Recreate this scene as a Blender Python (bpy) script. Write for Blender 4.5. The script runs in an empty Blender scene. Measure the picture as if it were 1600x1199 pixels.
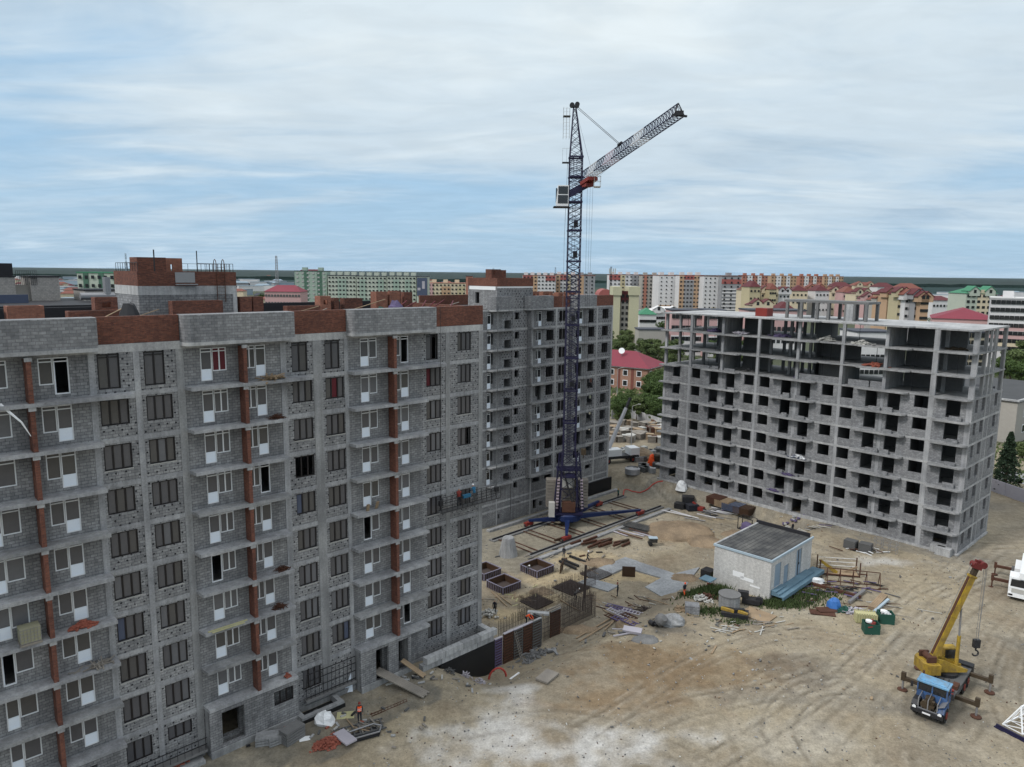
import bpy, bmesh, math, random
from mathutils import Vector, Matrix
R = math.radians
S = bpy.context.scene
C = S.collection
random.seed(7)

# ------------------------------------------------------------------ camera
H = 36.6                       # drone height above the yard
PITCH, ROLL = 0.1517, 0.0111
FPX = 1138.79 / 1600.0         # focal length over frame width
cd = bpy.data.cameras.new('camera'); cam = bpy.data.objects.new('camera', cd); C.objects.link(cam)
cd.sensor_fit = 'HORIZONTAL'; cd.sensor_width = 36.0; cd.lens = 36.0 * FPX
cd.clip_start = 0.5; cd.clip_end = 60000
cam.location = (0, 0, H)
cam.rotation_euler = (Matrix.Rotation(math.pi / 2 - PITCH, 3, 'X') @ Matrix.Rotation(ROLL, 3, 'Z')).to_euler()
S.camera = cam

# ------------------------------------------------------------------ light
SUN_EL, SUN_AZ = R(45), R(-118)        # azimuth measured from +Y towards +X
sl = bpy.data.lights.new('sun', 'SUN'); so = bpy.data.objects.new('sun', sl); C.objects.link(so)
sl.energy = 1.5; sl.angle = R(10); sl.color = (1.0, 0.97, 0.93)
so.rotation_euler = (math.pi / 2 - SUN_EL, 0, -SUN_AZ + math.pi)
W = bpy.data.worlds.new('World'); S.world = W; W.use_nodes = True
nt = W.node_tree; N = nt.nodes; LK = nt.links; N.clear()
def wn(t, **k):
    n = N.new(t)
    for a, b in k.items(): setattr(n, a, b)
    return n
def wm(op, a, b=None, c=None):
    n = wn('ShaderNodeMath', operation=op)
    for i, q in enumerate((a, b, c)):
        if q is None: continue
        if isinstance(q, (int, float)): n.inputs[i].default_value = q
        else: LK.new(q, n.inputs[i])
    return n.outputs[0]
out = wn('ShaderNodeOutputWorld'); bg = wn('ShaderNodeBackground'); bg.inputs[1].default_value = 0.10
sky = wn('ShaderNodeTexSky', sky_type='NISHITA'); sky.sun_disc = False
sky.sun_elevation = SUN_EL; sky.sun_rotation = SUN_AZ; sky.altitude = 50; sky.air_density = 1.0; sky.dust_density = 1.5; sky.ozone_density = 1.5
tc = wn('ShaderNodeTexCoord'); sp = wn('ShaderNodeSeparateXYZ'); LK.new(tc.outputs['Generated'], sp.inputs[0])
zz = wm('MAXIMUM', sp.outputs[2], 0.0); den = wm('ADD', zz, 0.10)
px_, py_ = wm('DIVIDE', sp.outputs[0], den), wm('DIVIDE', sp.outputs[1], den)
cb = wn('ShaderNodeCombineXYZ'); LK.new(px_, cb.inputs[0]); LK.new(py_, cb.inputs[1])
def cloud(scale, sx, sy, rot, off, det, rough, dist=0.0):
    m = wn('ShaderNodeMapping'); m.inputs['Scale'].default_value = (sx, sy, 1); m.inputs['Rotation'].default_value = (0, 0, rot); m.inputs['Location'].default_value = off
    LK.new(cb.outputs[0], m.inputs[0])
    n = wn('ShaderNodeTexNoise'); n.inputs['Scale'].default_value = scale; n.inputs['Detail'].default_value = det; n.inputs['Roughness'].default_value = rough; n.inputs['Distortion'].default_value = dist
    LK.new(m.outputs[0], n.inputs['Vector']); return n.outputs[0]
def ramp(v, stops, ease='EASE'):
    r = wn('ShaderNodeValToRGB'); r.color_ramp.interpolation = ease; e = r.color_ramp.elements
    while len(e) < len(stops): e.new(0.5)
    for i, (p, c) in enumerate(stops): e[i].position = p; e[i].color = c if isinstance(c, tuple) else (c, c, c, 1)
    LK.new(v, r.inputs[0]); return r.outputs[0]
def mix(f, a, b, mode='MIX'):
    n = wn('ShaderNodeMix', data_type='RGBA', blend_type=mode)
    for s_, q in ((n.inputs['Factor'], f), (n.inputs['A'], a), (n.inputs['B'], b)):
        if isinstance(q, (int, float)): s_.default_value = q
        elif isinstance(q, tuple): s_.default_value = q
        else: LK.new(q, s_)
    return n.outputs['Result']
big = cloud(0.36, 0.7, 1.15, 0.3, (4.6, 2.2, 0), 5, 0.5, 0.5)
wisp = cloud(1.1, 0.6, 1.2, 0.2, (9.0, 4.0, 0), 6, 0.55, 0.7)
fine = cloud(4.5, 0.7, 1.2, 0.3, (1.0, 7.0, 0), 5, 0.55, 0.6)
cover = wm('ADD', wm('MULTIPLY', big, 0.72), wm('ADD', wm('MULTIPLY', wisp, 0.24), wm('MULTIPLY', fine, 0.05)))
cover = wm('ADD', cover, wm('MULTIPLY', wm('SUBTRACT', zz, 0.15), 0.9))      # thicker overhead, thinner over the middle sky
cover = wm('ADD', cover, wm('MULTIPLY', wm('MAXIMUM', wm('SUBTRACT', 0.05, zz), 0.0), 1.6))
cov = ramp(cover, [(0.36, 0.0), (0.55, 1.0)])
# cloud deck colours in sky units (before the 0.10 strength); an overcast deck grows brighter towards the zenith
deckc = ramp(zz, [(0.0, (3.5, 4.55, 5.5, 1)), (0.10, (4.0, 4.8, 5.45, 1)), (0.32, (4.95, 5.6, 6.0, 1)), (0.75, (8.8, 9.1, 9.4, 1))], 'LINEAR')
shade = ramp(wisp, [(0.32, (0.76, 0.82, 0.88, 1)), (0.5, (0.97, 0.98, 0.99, 1)), (0.70, (1.12, 1.09, 1.06, 1))])
deck = mix(1.0, deckc, shade, 'MULTIPLY')
blue = ramp(zz, [(0.0, (2.7, 4.0, 5.3, 1)), (0.2, (2.5, 4.0, 5.5, 1)), (0.8, (5.0, 6.5, 8.5, 1))], 'LINEAR')
blue2 = mix(0.12, blue, sky.outputs[0])
soft = ramp(fine, [(0.25, 0.955), (0.75, 1.035)])
col = mix(1.0, mix(cov, blue2, deck), soft, 'MULTIPLY')
LK.new(col, bg.inputs[0]); LK.new(bg.outputs[0], out.inputs[0])
S.view_settings.view_transform = 'Standard'; S.view_settings.look = 'None'; S.view_settings.gamma = 1.0; S.view_settings.exposure = 0.56
S.cycles.use_denoising = True; S.cycles.max_bounces = 6

# ------------------------------------------------------------------ materials
def mat(name, col, rough=0.85, metal=0.0, var=0.0, vscale=1.5, col2=None, kind=None, uvs=1.0, bump=0.0, emit=None, spec=0.3, **k):
    m = bpy.data.materials.new(name); m.use_nodes = True
    t = m.node_tree; n = t.nodes; l = t.links; b = n['Principled BSDF']
    b.inputs['Roughness'].default_value = rough; b.inputs['Metallic'].default_value = metal
    b.inputs['Specular IOR Level'].default_value = spec
    def M2(op, a, c):
        q = n.new('ShaderNodeMath'); q.operation = op
        for i, x in enumerate((a, c)):
            if isinstance(x, (int, float)): q.inputs[i].default_value = x
            else: l.new(x, q.inputs[i])
        return q.outputs[0]
    def MX(f, a, c, mode='MIX'):
        q = n.new('ShaderNodeMix'); q.data_type = 'RGBA'; q.blend_type = mode
        for s_, x in ((q.inputs['Factor'], f), (q.inputs['A'], a), (q.inputs['B'], c)):
            if isinstance(x, (int, float)): s_.default_value = x
            elif isinstance(x, tuple): s_.default_value = x if len(x) == 4 else (*x, 1)
            else: l.new(x, s_)
        return q.outputs['Result']
    def NZ(scale, det=4, rg=0.55, src='Object', sc=None):
        c_ = n.new('ShaderNodeTexCoord'); z = n.new('ShaderNodeTexNoise'); z.inputs['Scale'].default_value = scale; z.inputs['Detail'].default_value = det; z.inputs['Roughness'].default_value = rg
        v = c_.outputs[src]
        if sc:
            mp = n.new('ShaderNodeMapping'); mp.inputs['Scale'].default_value = sc; l.new(v, mp.inputs[0]); v = mp.outputs[0]
        l.new(v, z.inputs['Vector']); return z.outputs[0]
    def RP(v, a, c):
        q = n.new('ShaderNodeMapRange'); q.inputs['From Min'].default_value = a; q.inputs['From Max'].default_value = c; l.new(v, q.inputs[0]); return q.outputs[0]
    base = (*col, 1)
    if kind in ('block', 'brick'):
        uv = n.new('ShaderNodeUVMap'); uv.uv_map = 'UVMap'
        br = n.new('ShaderNodeTexBrick'); l.new(uv.outputs[0], br.inputs['Vector'])
        br.inputs['Scale'].default_value = 1.0
        bw, bh = (0.4, 0.2) if kind == 'block' else (0.26, 0.075)
        br.inputs['Brick Width'].default_value = bw; br.inputs['Row Height'].default_value = bh
        br.inputs['Mortar Size'].default_value = k.get('mortar', 0.014 if kind == 'block' else 0.009); br.inputs['Mortar Smooth'].default_value = 0.3
        br.inputs['Bias'].default_value = 0.0
        br.inputs['Color1'].default_value = base; br.inputs['Color2'].default_value = (*(col2 or col), 1)
        br.inputs['Mortar'].default_value = (*k.get('mcol', [c_ * 0.55 for c_ in col]), 1)
        base = br.outputs['Color']
        mot = NZ(3.2, 5, 0.7)
        base = MX(0.55, base, MX(RP(mot, 0.3, 0.7), (0.62, 0.62, 0.64), (1.3, 1.3, 1.28)), 'MULTIPLY')
        if k.get('dots'):
            # dark dowels left by insulation anchors, a loose lattice on the wall
            ux = n.new('ShaderNodeSeparateXYZ'); l.new(uv.outputs[0], ux.inputs[0])
            jx = NZ(0.9, 1, 0.5)
            a = M2('ADD', M2('DIVIDE', ux.outputs[0], k['dots'][0]), M2('MULTIPLY', jx, 0.25)); d = M2('ADD', M2('DIVIDE', ux.outputs[1], k['dots'][1]), M2('MULTIPLY', jx, 0.3))
            row = M2('MODULO', M2('FLOOR', d, 0), 2)
            a2 = M2('ADD', a, M2('MULTIPLY', row, 0.5))
            fx = M2('SUBTRACT', M2('FRACT', a2, 0), 0.5); fy = M2('SUBTRACT', M2('FRACT', d, 0), 0.5)
            r2 = M2('ADD', M2('POWER', M2('MULTIPLY', fx, k['dots'][0]), 2), M2('POWER', M2('MULTIPLY', fy, k['dots'][1]), 2))
            dot = M2('LESS_THAN', r2, k['dots'][2] ** 2)
            dot = M2('MULTIPLY', dot, M2('GREATER_THAN', NZ(1.7, 2, 0.5), 0.44))
            base = MX(dot, base, (0.025, 0.025, 0.03))
    if var > 0:
        a = NZ(vscale, 6, 0.62); c2 = col2 if (col2 and kind is None) else None
        if c2: base = MX(RP(a, 0.35, 0.65), base, (*c2, 1))
        f = NZ(vscale * 0.23, 4, 0.6)
        base = MX(var, base, MX(RP(f, 0.3, 0.7), (0.55, 0.55, 0.57), (1.35, 1.33, 1.3)), 'MULTIPLY')
        g = NZ(vscale * 6, 4, 0.7)
        base = MX(var * 0.8, base, MX(RP(g, 0.3, 0.7), (0.6, 0.6, 0.6), (1.3, 1.3, 1.3)), 'MULTIPLY')
        if k.get('streak'):
            s_ = NZ(1.0, 4, 0.6, 'Object', (2.2, 2.2, 0.12))
            base = MX(k['streak'], base, MX(RP(s_, 0.35, 0.65), (0.5, 0.5, 0.5), (1.15, 1.15, 1.15)), 'MULTIPLY')
    if isinstance(base, tuple): b.inputs['Base Color'].default_value = base
    else: l.new(base, b.inputs['Base Color'])
    if bump > 0:
        bp = n.new('ShaderNodeBump'); bp.inputs['Strength'].default_value = bump; bp.inputs['Distance'].default_value = 0.05
        l.new(NZ(k.get('bscale', 8), 5, 0.7), bp.inputs['Height']); l.new(bp.outputs[0], b.inputs['Normal'])
    if emit: b.inputs['Emission Color'].default_value = (*emit, 1); b.inputs['Emission Strength'].default_value = 1
    return m
MT = {}
def DM(name, *a, **k): MT[name] = mat(name, *a, **k)
DM('block', (0.272, 0.275, 0.28), kind='block', col2=(0.185, 0.188, 0.194), var=0.6, vscale=0.9, mcol=(0.105, 0.107, 0.115), mortar=0.018, streak=0.4)
DM('block_dots', (0.30, 0.303, 0.308), kind='block', col2=(0.205, 0.208, 0.214), var=0.6, vscale=0.9, mcol=(0.12, 0.122, 0.13), mortar=0.018, streak=0.4, dots=(0.56, 0.36, 0.07))
DM('block_far', (0.29, 0.295, 0.305), kind='block', col2=(0.20, 0.205, 0.215), var=0.5, vscale=0.9, mcol=(0.12, 0.12, 0.125), mortar=0.022, streak=0.3, dots=(0.62, 0.42, 0.105))
DM('block_light', (0.27, 0.275, 0.285), kind='block', col2=(0.175, 0.18, 0.19), var=0.45, vscale=0.8, mcol=(0.15, 0.15, 0.155), mortar=0.02, streak=0.3)
DM('concrete', (0.27, 0.275, 0.28), var=0.65, vscale=1.4, streak=0.5)
DM('concrete_lt', (0.37, 0.375, 0.38), var=0.65, vscale=1.2, streak=0.5)
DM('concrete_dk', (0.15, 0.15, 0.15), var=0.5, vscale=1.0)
DM('concrete_md', (0.315, 0.322, 0.335), var=0.7, vscale=1.3, streak=0.5)
DM('roof_sheet', (0.045, 0.047, 0.05), col2=(0.12, 0.12, 0.115), rough=0.7, var=0.8, vscale=0.55)
DM('boom_red', (0.13, 0.022, 0.02), rough=0.6, var=0.4)
DM('slabtop', (0.19, 0.19, 0.185), var=0.6, vscale=0.7)
DM('brick', (0.215, 0.075, 0.045), kind='brick', col2=(0.115, 0.04, 0.028), var=0.65, vscale=0.9, mcol=(0.10, 0.07, 0.06), mortar=0.012)
DM('brick_lt', (0.30, 0.12, 0.075), kind='brick', col2=(0.22, 0.085, 0.055), var=0.45, vscale=0.8, mcol=(0.17, 0.12, 0.10))
DM('brick_far', (0.34, 0.17, 0.115), kind='brick', col2=(0.28, 0.13, 0.09), var=0.3, mcol=(0.3, 0.25, 0.2))
DM('brick_white', (0.60, 0.595, 0.58), kind='brick', col2=(0.50, 0.495, 0.48), var=0.22, vscale=0.6, mcol=(0.30, 0.295, 0.285), streak=0.2)
DM('membrane', (0.018, 0.018, 0.022), rough=0.7, var=0.3, vscale=0.8)
DM('bitumen', (0.012, 0.012, 0.013), rough=0.55, var=0.4, vscale=1)
DM('roof_felt', (0.055, 0.057, 0.06), rough=0.8, var=0.5, vscale=0.7)
DM('win_dark', (0.016, 0.014, 0.015), rough=0.4)
DM('win_white', (0.70, 0.72, 0.74), rough=0.35, var=0.15)
DM('door_white', (0.72, 0.78, 0.86), rough=0.3, var=0.12)
DM('film', (0.092, 0.092, 0.10), rough=0.16, var=0.18, vscale=0.6, spec=0.5)
DM('film2', (0.125, 0.128, 0.14), rough=0.18, var=0.18, vscale=0.6, spec=0.5)
DM('film_warm', (0.082, 0.08, 0.08), rough=0.16, var=0.18, vscale=0.6, spec=0.5)
DM('film_red', (0.10, 0.012, 0.02), rough=0.4, var=0.3, vscale=1)
DM('film_blue', (0.07, 0.085, 0.13), rough=0.2)
DM('dark', (0.01, 0.01, 0.011), rough=0.9)
DM('steel_dk', (0.03, 0.03, 0.033), rough=0.5, metal=0.3)
DM('rust', (0.075, 0.034, 0.022), rough=0.9, var=0.5, vscale=5)
DM('rebar', (0.055, 0.042, 0.038), rough=0.8)
DM('steel', (0.28, 0.28, 0.29), rough=0.45, metal=0.5, var=0.2)
DM('wood', (0.27, 0.20, 0.13), var=0.5, vscale=3)
DM('wood_grey', (0.22, 0.20, 0.175), var=0.5, vscale=2.5)
DM('plywood', (0.055, 0.032, 0.02), rough=0.5, var=0.4, vscale=2)
DM('crane_blue', (0.016, 0.015, 0.045), rough=0.5, var=0.25, vscale=2)
DM('base_blue', (0.009, 0.02, 0.075), rough=0.5, var=0.25, vscale=2)
DM('crane_white', (0.48, 0.48, 0.50), rough=0.5, var=0.25, vscale=2)
DM('crane_pink', (0.40, 0.33, 0.38), rough=0.5, var=0.25, vscale=2)
DM('red_paint', (0.19, 0.028, 0.022), rough=0.5, var=0.2)
DM('yellow', (0.42, 0.28, 0.03), col2=(0.25, 0.165, 0.045), rough=0.5, var=0.6, vscale=1.6, streak=0.5)
DM('yellow_dk', (0.05, 0.036, 0.022), rough=0.6, var=0.3)
DM('cab_blue', (0.04, 0.11, 0.28), col2=(0.055, 0.075, 0.12), rough=0.45, var=0.55, vscale=2)
DM('cab_roof', (0.13, 0.32, 0.52), col2=(0.14, 0.22, 0.30), rough=0.45, var=0.45, vscale=2)
DM('rubber', (0.02, 0.02, 0.02), rough=0.9)
DM('glass_dk', (0.02, 0.022, 0.025), rough=0.08, spec=0.6)
DM('white', (0.72, 0.73, 0.74), rough=0.5, var=0.15)
DM('offwhite', (0.40, 0.395, 0.37), rough=0.8, var=0.3, vscale=4)
DM('orange', (0.85, 0.10, 0.02), rough=0.7)
DM('hose', (0.36, 0.05, 0.04), rough=0.6)
DM('skin', (0.35, 0.2, 0.14), rough=0.6)
DM('cloth_dk', (0.02, 0.022, 0.03), rough=0.9)
DM('cloth_blue', (0.02, 0.11, 0.2), rough=0.8)
DM('cloth_grey', (0.09, 0.09, 0.09), rough=0.9)
DM('green_paint', (0.016, 0.07, 0.052), rough=0.6, var=0.3)
DM('blue_tarp', (0.04, 0.14, 0.40), rough=0.4, var=0.2)
DM('insulation', (0.42, 0.40, 0.22), rough=0.9, var=0.3)
DM('ibc', (0.30, 0.29, 0.20), rough=0.6, var=0.4, vscale=2)
DM('sandpile', (0.235, 0.178, 0.12), var=0.9, vscale=1.2, bump=0.8)
DM('graypile', (0.16, 0.16, 0.16), var=0.6, vscale=2)

# ------------------------------------------------------------------ mesh builder
class MB:
    def __init__(s): s.v = []; s.f = []
    def poly(s, pts):
        i = len(s.v); s.v += [tuple(p) for p in pts]; s.f.append(tuple(range(i, i + len(pts)))); return s
    def box(s, x0, y0, z0, x1, y1, z1):
        if x0 > x1: x0, x1 = x1, x0
        if y0 > y1: y0, y1 = y1, y0
        if z0 > z1: z0, z1 = z1, z0
        i = len(s.v)
        s.v += [(x0, y0, z0), (x1, y0, z0), (x1, y1, z0), (x0, y1, z0), (x0, y0, z1), (x1, y0, z1), (x1, y1, z1), (x0, y1, z1)]
        s.f += [(i, i + 3, i + 2, i + 1), (i + 4, i + 5, i + 6, i + 7), (i, i + 1, i + 5, i + 4), (i + 1, i + 2, i + 6, i + 5), (i + 2, i + 3, i + 7, i + 6), (i + 3, i, i + 4, i + 7)]
        return s
    def obox(s, c, sx, sy, sz, rz=0, rx=0, ry=0):
        m = Matrix.Translation(c) @ Matrix.Rotation(rz, 4, 'Z') @ Matrix.Rotation(ry, 4, 'Y') @ Matrix.Rotation(rx, 4, 'X')
        i = len(s.v)
        for z in (-1, 1):
            for x, y in ((-1, -1), (1, -1), (1, 1), (-1, 1)): s.v.append(tuple(m @ Vector((x * sx / 2, y * sy / 2, z * sz / 2))))
        s.f += [(i, i + 3, i + 2, i + 1), (i + 4, i + 5, i + 6, i + 7), (i, i + 1, i + 5, i + 4), (i + 1, i + 2, i + 6, i + 5), (i + 2, i + 3, i + 7, i + 6), (i + 3, i, i + 4, i + 7)]
        return s
    def tube(s, p, q, r, n=4, r2=None):
        p = Vector(p); q = Vector(q); d = q - p
        if d.length < 1e-6: return s
        d.normalize(); a = d.cross(Vector((0, 0, 1)))
        if a.length < 0.05: a = d.cross(Vector((0, 1, 0)))
        a.normalize(); b = d.cross(a); r2 = r if r2 is None else r2
        i = len(s.v)
        for k in range(n):
            t = 2 * math.pi * (k + 0.5) / n; s.v.append(tuple(p + (a * math.cos(t) + b * math.sin(t)) * r))
        for k in range(n):
            t = 2 * math.pi * (k + 0.5) / n; s.v.append(tuple(q + (a * math.cos(t) + b * math.sin(t)) * r2))
        for k in range(n): s.f.append((i + k, i + n + k, i + n + (k + 1) % n, i + (k + 1) % n))
        s.f.append(tuple(i + k for k in range(n))); s.f.append(tuple(i + n + k for k in reversed(range(n))))
        return s
    def path(s, pts, r, n=6):
        for a, b in zip(pts, pts[1:]): s.tube(a, b, r, n)
        return s
    def prism(s, pts, z0, z1):
        n = len(pts); i = len(s.v)
        s.v += [(x, y, z0) for x, y in pts] + [(x, y, z1) for x, y in pts]
        s.f.append(tuple(i + k for k in reversed(range(n)))); s.f.append(tuple(i + n + k for k in range(n)))
        for k in range(n): s.f.append((i + k, i + (k + 1) % n, i + n + (k + 1) % n, i + n + k))
        return s
    def xprism(s, pts, y0, y1):          # outline in x,z extruded along y
        n = len(pts); i = len(s.v)
        s.v += [(x, y0, z) for x, z in pts] + [(x, y1, z) for x, z in pts]
        s.f.append(tuple(i + k for k in range(n))); s.f.append(tuple(i + n + k for k in reversed(range(n))))
        for k in range(n): s.f.append((i + (k + 1) % n, i + k, i + n + k, i + n + (k + 1) % n))
        return s
    def yprism(s, pts, x0, x1):          # outline in y,z extruded along x
        n = len(pts); i = len(s.v)
        s.v += [(x0, y, z) for y, z in pts] + [(x1, y, z) for y, z in pts]
        s.f.append(tuple(i + k for k in reversed(range(n)))); s.f.append(tuple(i + n + k for k in range(n)))
        for k in range(n): s.f.append((i + k, i + (k + 1) % n, i + n + (k + 1) % n, i + n + k))
        return s
    def lathe(s, prof, c=(0, 0), n=12, sq=1.0):
        i = len(s.v)
        for r, z in prof:
            for k in range(n):
                t = 2 * math.pi * k / n; s.v.append((c[0] + r * math.cos(t), c[1] + r * math.sin(t) * sq, z))
        for j in range(len(prof) - 1):
            for k in range(n):
                a = i + j * n + k; b = i + j * n + (k + 1) % n; s.f.append((a, b, b + n, a + n))
        s.f.append(tuple(i + k for k in reversed(range(n)))); m = i + (len(prof) - 1) * n; s.f.append(tuple(m + k for k in range(n)))
        return s
    def blob(s, c, rx, ry, rz, n=7, m=5, jit=0.2, flat=True, rnd=random):
        i = len(s.v); rows = []
        for j in range(m + 1):
            ph = math.pi * (j / m) * (0.5 if flat else 1.0)
            row = []
            for k in range(n):
                t = 2 * math.pi * k / n; q = 1 + rnd.uniform(-jit, jit)
                row.append(len(s.v)); s.v.append((c[0] + rx * math.sin(ph) * math.cos(t) * q, c[1] + ry * math.sin(ph) * math.sin(t) * q, c[2] + rz * math.cos(ph) * (1 + rnd.uniform(-jit, jit) * 0.5 if 0 < j < m else 1)))
            rows.append(row)
        for a, b in zip(rows, rows[1:]):
            for k in range(n): s.f.append((a[k], b[k], b[(k + 1) % n], a[(k + 1) % n]))
        return s
    def wall(s, a0, a1, z0, z1, ops, y, t, axis='x'):
        # wall plane with openings (a0,a1,z0,z1): front face at y looking to -y, thickness t; axis 'y' swaps x and y
        us = sorted(set([a0, a1] + [max(a0, min(a1, q)) for o in ops for q in o[:2]])); zs = sorted(set([z0, z1] + [max(z0, min(z1, q)) for o in ops for q in o[2:4]]))
        P = (lambda a, yy, z: (a, yy, z)) if axis == 'x' else (lambda a, yy, z: (yy, a, z))
        inside = lambda u, z: any(o[0] < u < o[1] and o[2] < z < o[3] for o in ops)
        for i in range(len(us) - 1):
            j = 0
            while j < len(zs) - 1:
                if inside((us[i] + us[i + 1]) / 2, (zs[j] + zs[j + 1]) / 2): j += 1; continue
                k = j
                while k < len(zs) - 1 and not inside((us[i] + us[i + 1]) / 2, (zs[k] + zs[k + 1]) / 2): k += 1
                s.poly([P(us[i], y, zs[j]), P(us[i + 1], y, zs[j]), P(us[i + 1], y, zs[k]), P(us[i], y, zs[k])])
                s.poly([P(us[i], y + t, zs[j]), P(us[i], y + t, zs[k]), P(us[i + 1], y + t, zs[k]), P(us[i + 1], y + t, zs[j])])
                j = k
        for o in list(ops) + [(a0, a1, z0, z1)]:
            u0, u1, w0, w1 = o[:4]
            s.poly([P(u0, y, w0), P(u0, y + t, w0), P(u0, y + t, w1), P(u0, y, w1)]); s.poly([P(u1, y, w0), P(u1, y, w1), P(u1, y + t, w1), P(u1, y + t, w0)])
            s.poly([P(u0, y, w0), P(u1, y, w0), P(u1, y + t, w0), P(u0, y + t, w0)]); s.poly([P(u0, y, w1), P(u0, y + t, w1), P(u1, y + t, w1), P(u1, y, w1)])
        return s
    def mesh(s, name, m, smooth=False):
        me = bpy.data.meshes.new(name); me.from_pydata(s.v, [], s.f); me.update()
        uv = me.uv_layers.new(name='UVMap').data
        vs = s.v
        for p in me.polygons:
            nx, ny, nz = abs(p.normal.x), abs(p.normal.y), abs(p.normal.z)
            for li in p.loop_indices:
                x, y, z = vs[me.loops[li].vertex_index]
                uv[li].uv = (x, y) if nz > nx and nz > ny else ((y, z) if nx > ny else (x, z))
            p.use_smooth = smooth
        if isinstance(m, str): m = MT[m]
        me.materials.append(m); return me
    def build(s, name, m, parent=None, label=None, smooth=False, loc=None):
        o = bpy.data.objects.new(name, s.mesh(name, m, smooth)); C.objects.link(o)
        if parent: o.parent = parent
        if label: o['label'] = label
        if loc: o.location = loc
        return o
def inst(name, me, parent=None, loc=(0, 0, 0), rz=0, label=None, scale=None):
    o = bpy.data.objects.new(name, me); C.objects.link(o); o.parent = parent; o.location = loc; o.rotation_euler = (0, 0, rz)
    if label: o['label'] = label
    if scale: o.scale = scale
    return o
def tag(o, label, cat, group=None, kind=None):
    if label: o['label'] = label
    if cat: o['category'] = cat
    if group: o['group'] = group
    if kind: o['kind'] = kind
    return o
def empty(name, loc, rz=0, label=None, cat=None, group=None):
    o = bpy.data.objects.new(name, None); C.objects.link(o); o.location = loc; o.rotation_euler = (0, 0, rz); o.empty_display_size = 0.3
    return tag(o, label, cat, group)
def copy_tree(o, parent=None):
    c = o.copy(); C.objects.link(c); c.parent = parent
    for ch in list(o.children): copy_tree(ch, c)
    return c

# ------------------------------------------------------------------ frames of the three slabs of flats, terrain
FR = {'L': (0.7555, -5.0358, 66.5255), 'M': (0.775, 5.4718, 117.4865), 'R': (-0.8258, 37.3214, 116.1147)}
def to_local(fr, x, y):
    th, ox, oy = FR[fr]; dx, dy = x - ox, y - oy
    return dx * math.cos(th) + dy * math.sin(th), dx * math.sin(th) - dy * math.cos(th)     # u along, v outwards
def to_world(fr, u, v, z=0.0):
    th, ox, oy = FR[fr]
    return (ox + u * math.cos(th) + v * math.sin(th), oy + u * math.sin(th) - v * math.cos(th), z)
def sm(a, b, x):
    t = max(0.0, min(1.0, (x - a) / (b - a))); return t * t * (3 - 2 * t)
PIT = -2.7
def ground_z(x, y):
    ul, vl = to_local('L', x, y); um, vm = to_local('M', x, y)
    s = sm(9.5, 2.5, vl) * sm(-5.0, 2.5, ul) * (1 - sm(18.0, 22.0, um)) * (1 - sm(-14, -20, vm))
    s2 = sm(14, 2, vl) * sm(1.0, -5.0, ul)
    return PIT * s + 0.65 * s2 * sm(-30, -14, vl)
def ray(px, py):
    a = (px - 800) / 1138.79; b = (py - 599.5) / 1138.79
    c, s = math.cos(ROLL), math.sin(ROLL)
    X = c * a + s * b; u = -(-s * a + c * b)
    cp, sp_ = math.cos(PITCH), math.sin(PITCH)
    return X, cp + u * sp_, -sp_ + u * cp
def at(px, py, dz=0.0):
    """point of the ground where the photographed thing stands (dz above it)"""
    rx, ry, rz = ray(px, py); z = 0.0
    for _ in range(60):
        t = (z + dz - H) / rz; z = z + 0.5 * (ground_z(rx * t, ry * t) - z)
    return (rx * t, ry * t, z + dz)
def atz(px, py, z):
    rx, ry, rz = ray(px, py); t = (z - H) / rz; return (rx * t, ry * t, z)
def atd(px, py, d):
    rx, ry, rz = ray(px, py); t = d / ry; return (rx * t, ry * t, H + rz * t)
DM('tile', (0.33, 0.31, 0.29), kind='block', col2=(0.29, 0.275, 0.26), mcol=(0.2, 0.19, 0.18), var=0.15)
DM('trimb', (0.34, 0.42, 0.48), rough=0.6, var=0.25)
DM('door_blue', (0.22, 0.29, 0.36), rough=0.6, var=0.3)
DM('deck_blue', (0.11, 0.185, 0.24), rough=0.7, var=0.5, vscale=2)
DM('grass', (0.048, 0.072, 0.024), rough=0.9)
DM('leaf_a', (0.058, 0.095, 0.026), rough=0.85, var=0.5, vscale=0.35)
DM('leaf_b', (0.10, 0.135, 0.05), rough=0.85, var=0.5, vscale=0.35)
DM('leaf_c', (0.026, 0.046, 0.024), rough=0.9, var=0.4, vscale=0.5)
DM('bark', (0.07, 0.05, 0.035), rough=0.95)
DM('brickrub', (0.27, 0.085, 0.058), rough=0.9, var=0.4, vscale=6)
DM('rib', (0.20, 0.19, 0.25), rough=0.6, var=0.3)
DM('lavender', (0.38, 0.36, 0.40), rough=0.6, var=0.2)
DM('slabgrey', (0.27, 0.285, 0.30), rough=0.85, var=0.85, vscale=0.6)
DM('purple', (0.10, 0.08, 0.16), rough=0.7, var=0.3)
# ------------------------------------------------------------------ ground (one sheet out to the horizon)
import numpy as np
from mathutils import noise as mnoise
def axis_steps(lo, hi, step, far):
    a = list(np.arange(lo, hi + 1e-6, step)); d = step; x = hi
    while x < far: d *= 1.45; x += d; a.append(x)
    d = step; x = lo; b = []
    while x > -far: d *= 1.45; x -= d; b.append(x)
    return np.array(b[::-1] + a)
gx = axis_steps(-24, 64, 0.34, 30000); gy = axis_steps(42, 132, 0.34, 30000)
GX, GY = np.meshgrid(gx, gy); nx_, ny_ = len(gx), len(gy)
GZ = np.array([[ground_z(x, y) if (-60 < x < 80 and 20 < y < 190) else 0.0 for x in gx] for y in gy])
def fbm(x, y, s, seed=0.0, o=4): return mnoise.fractal(Vector((x * s + seed, y * s - seed, seed)), 0.9, 2.1, o)
NF = np.zeros_like(GX); NB = np.zeros_like(GX); NM = np.zeros_like(GX)
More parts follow.
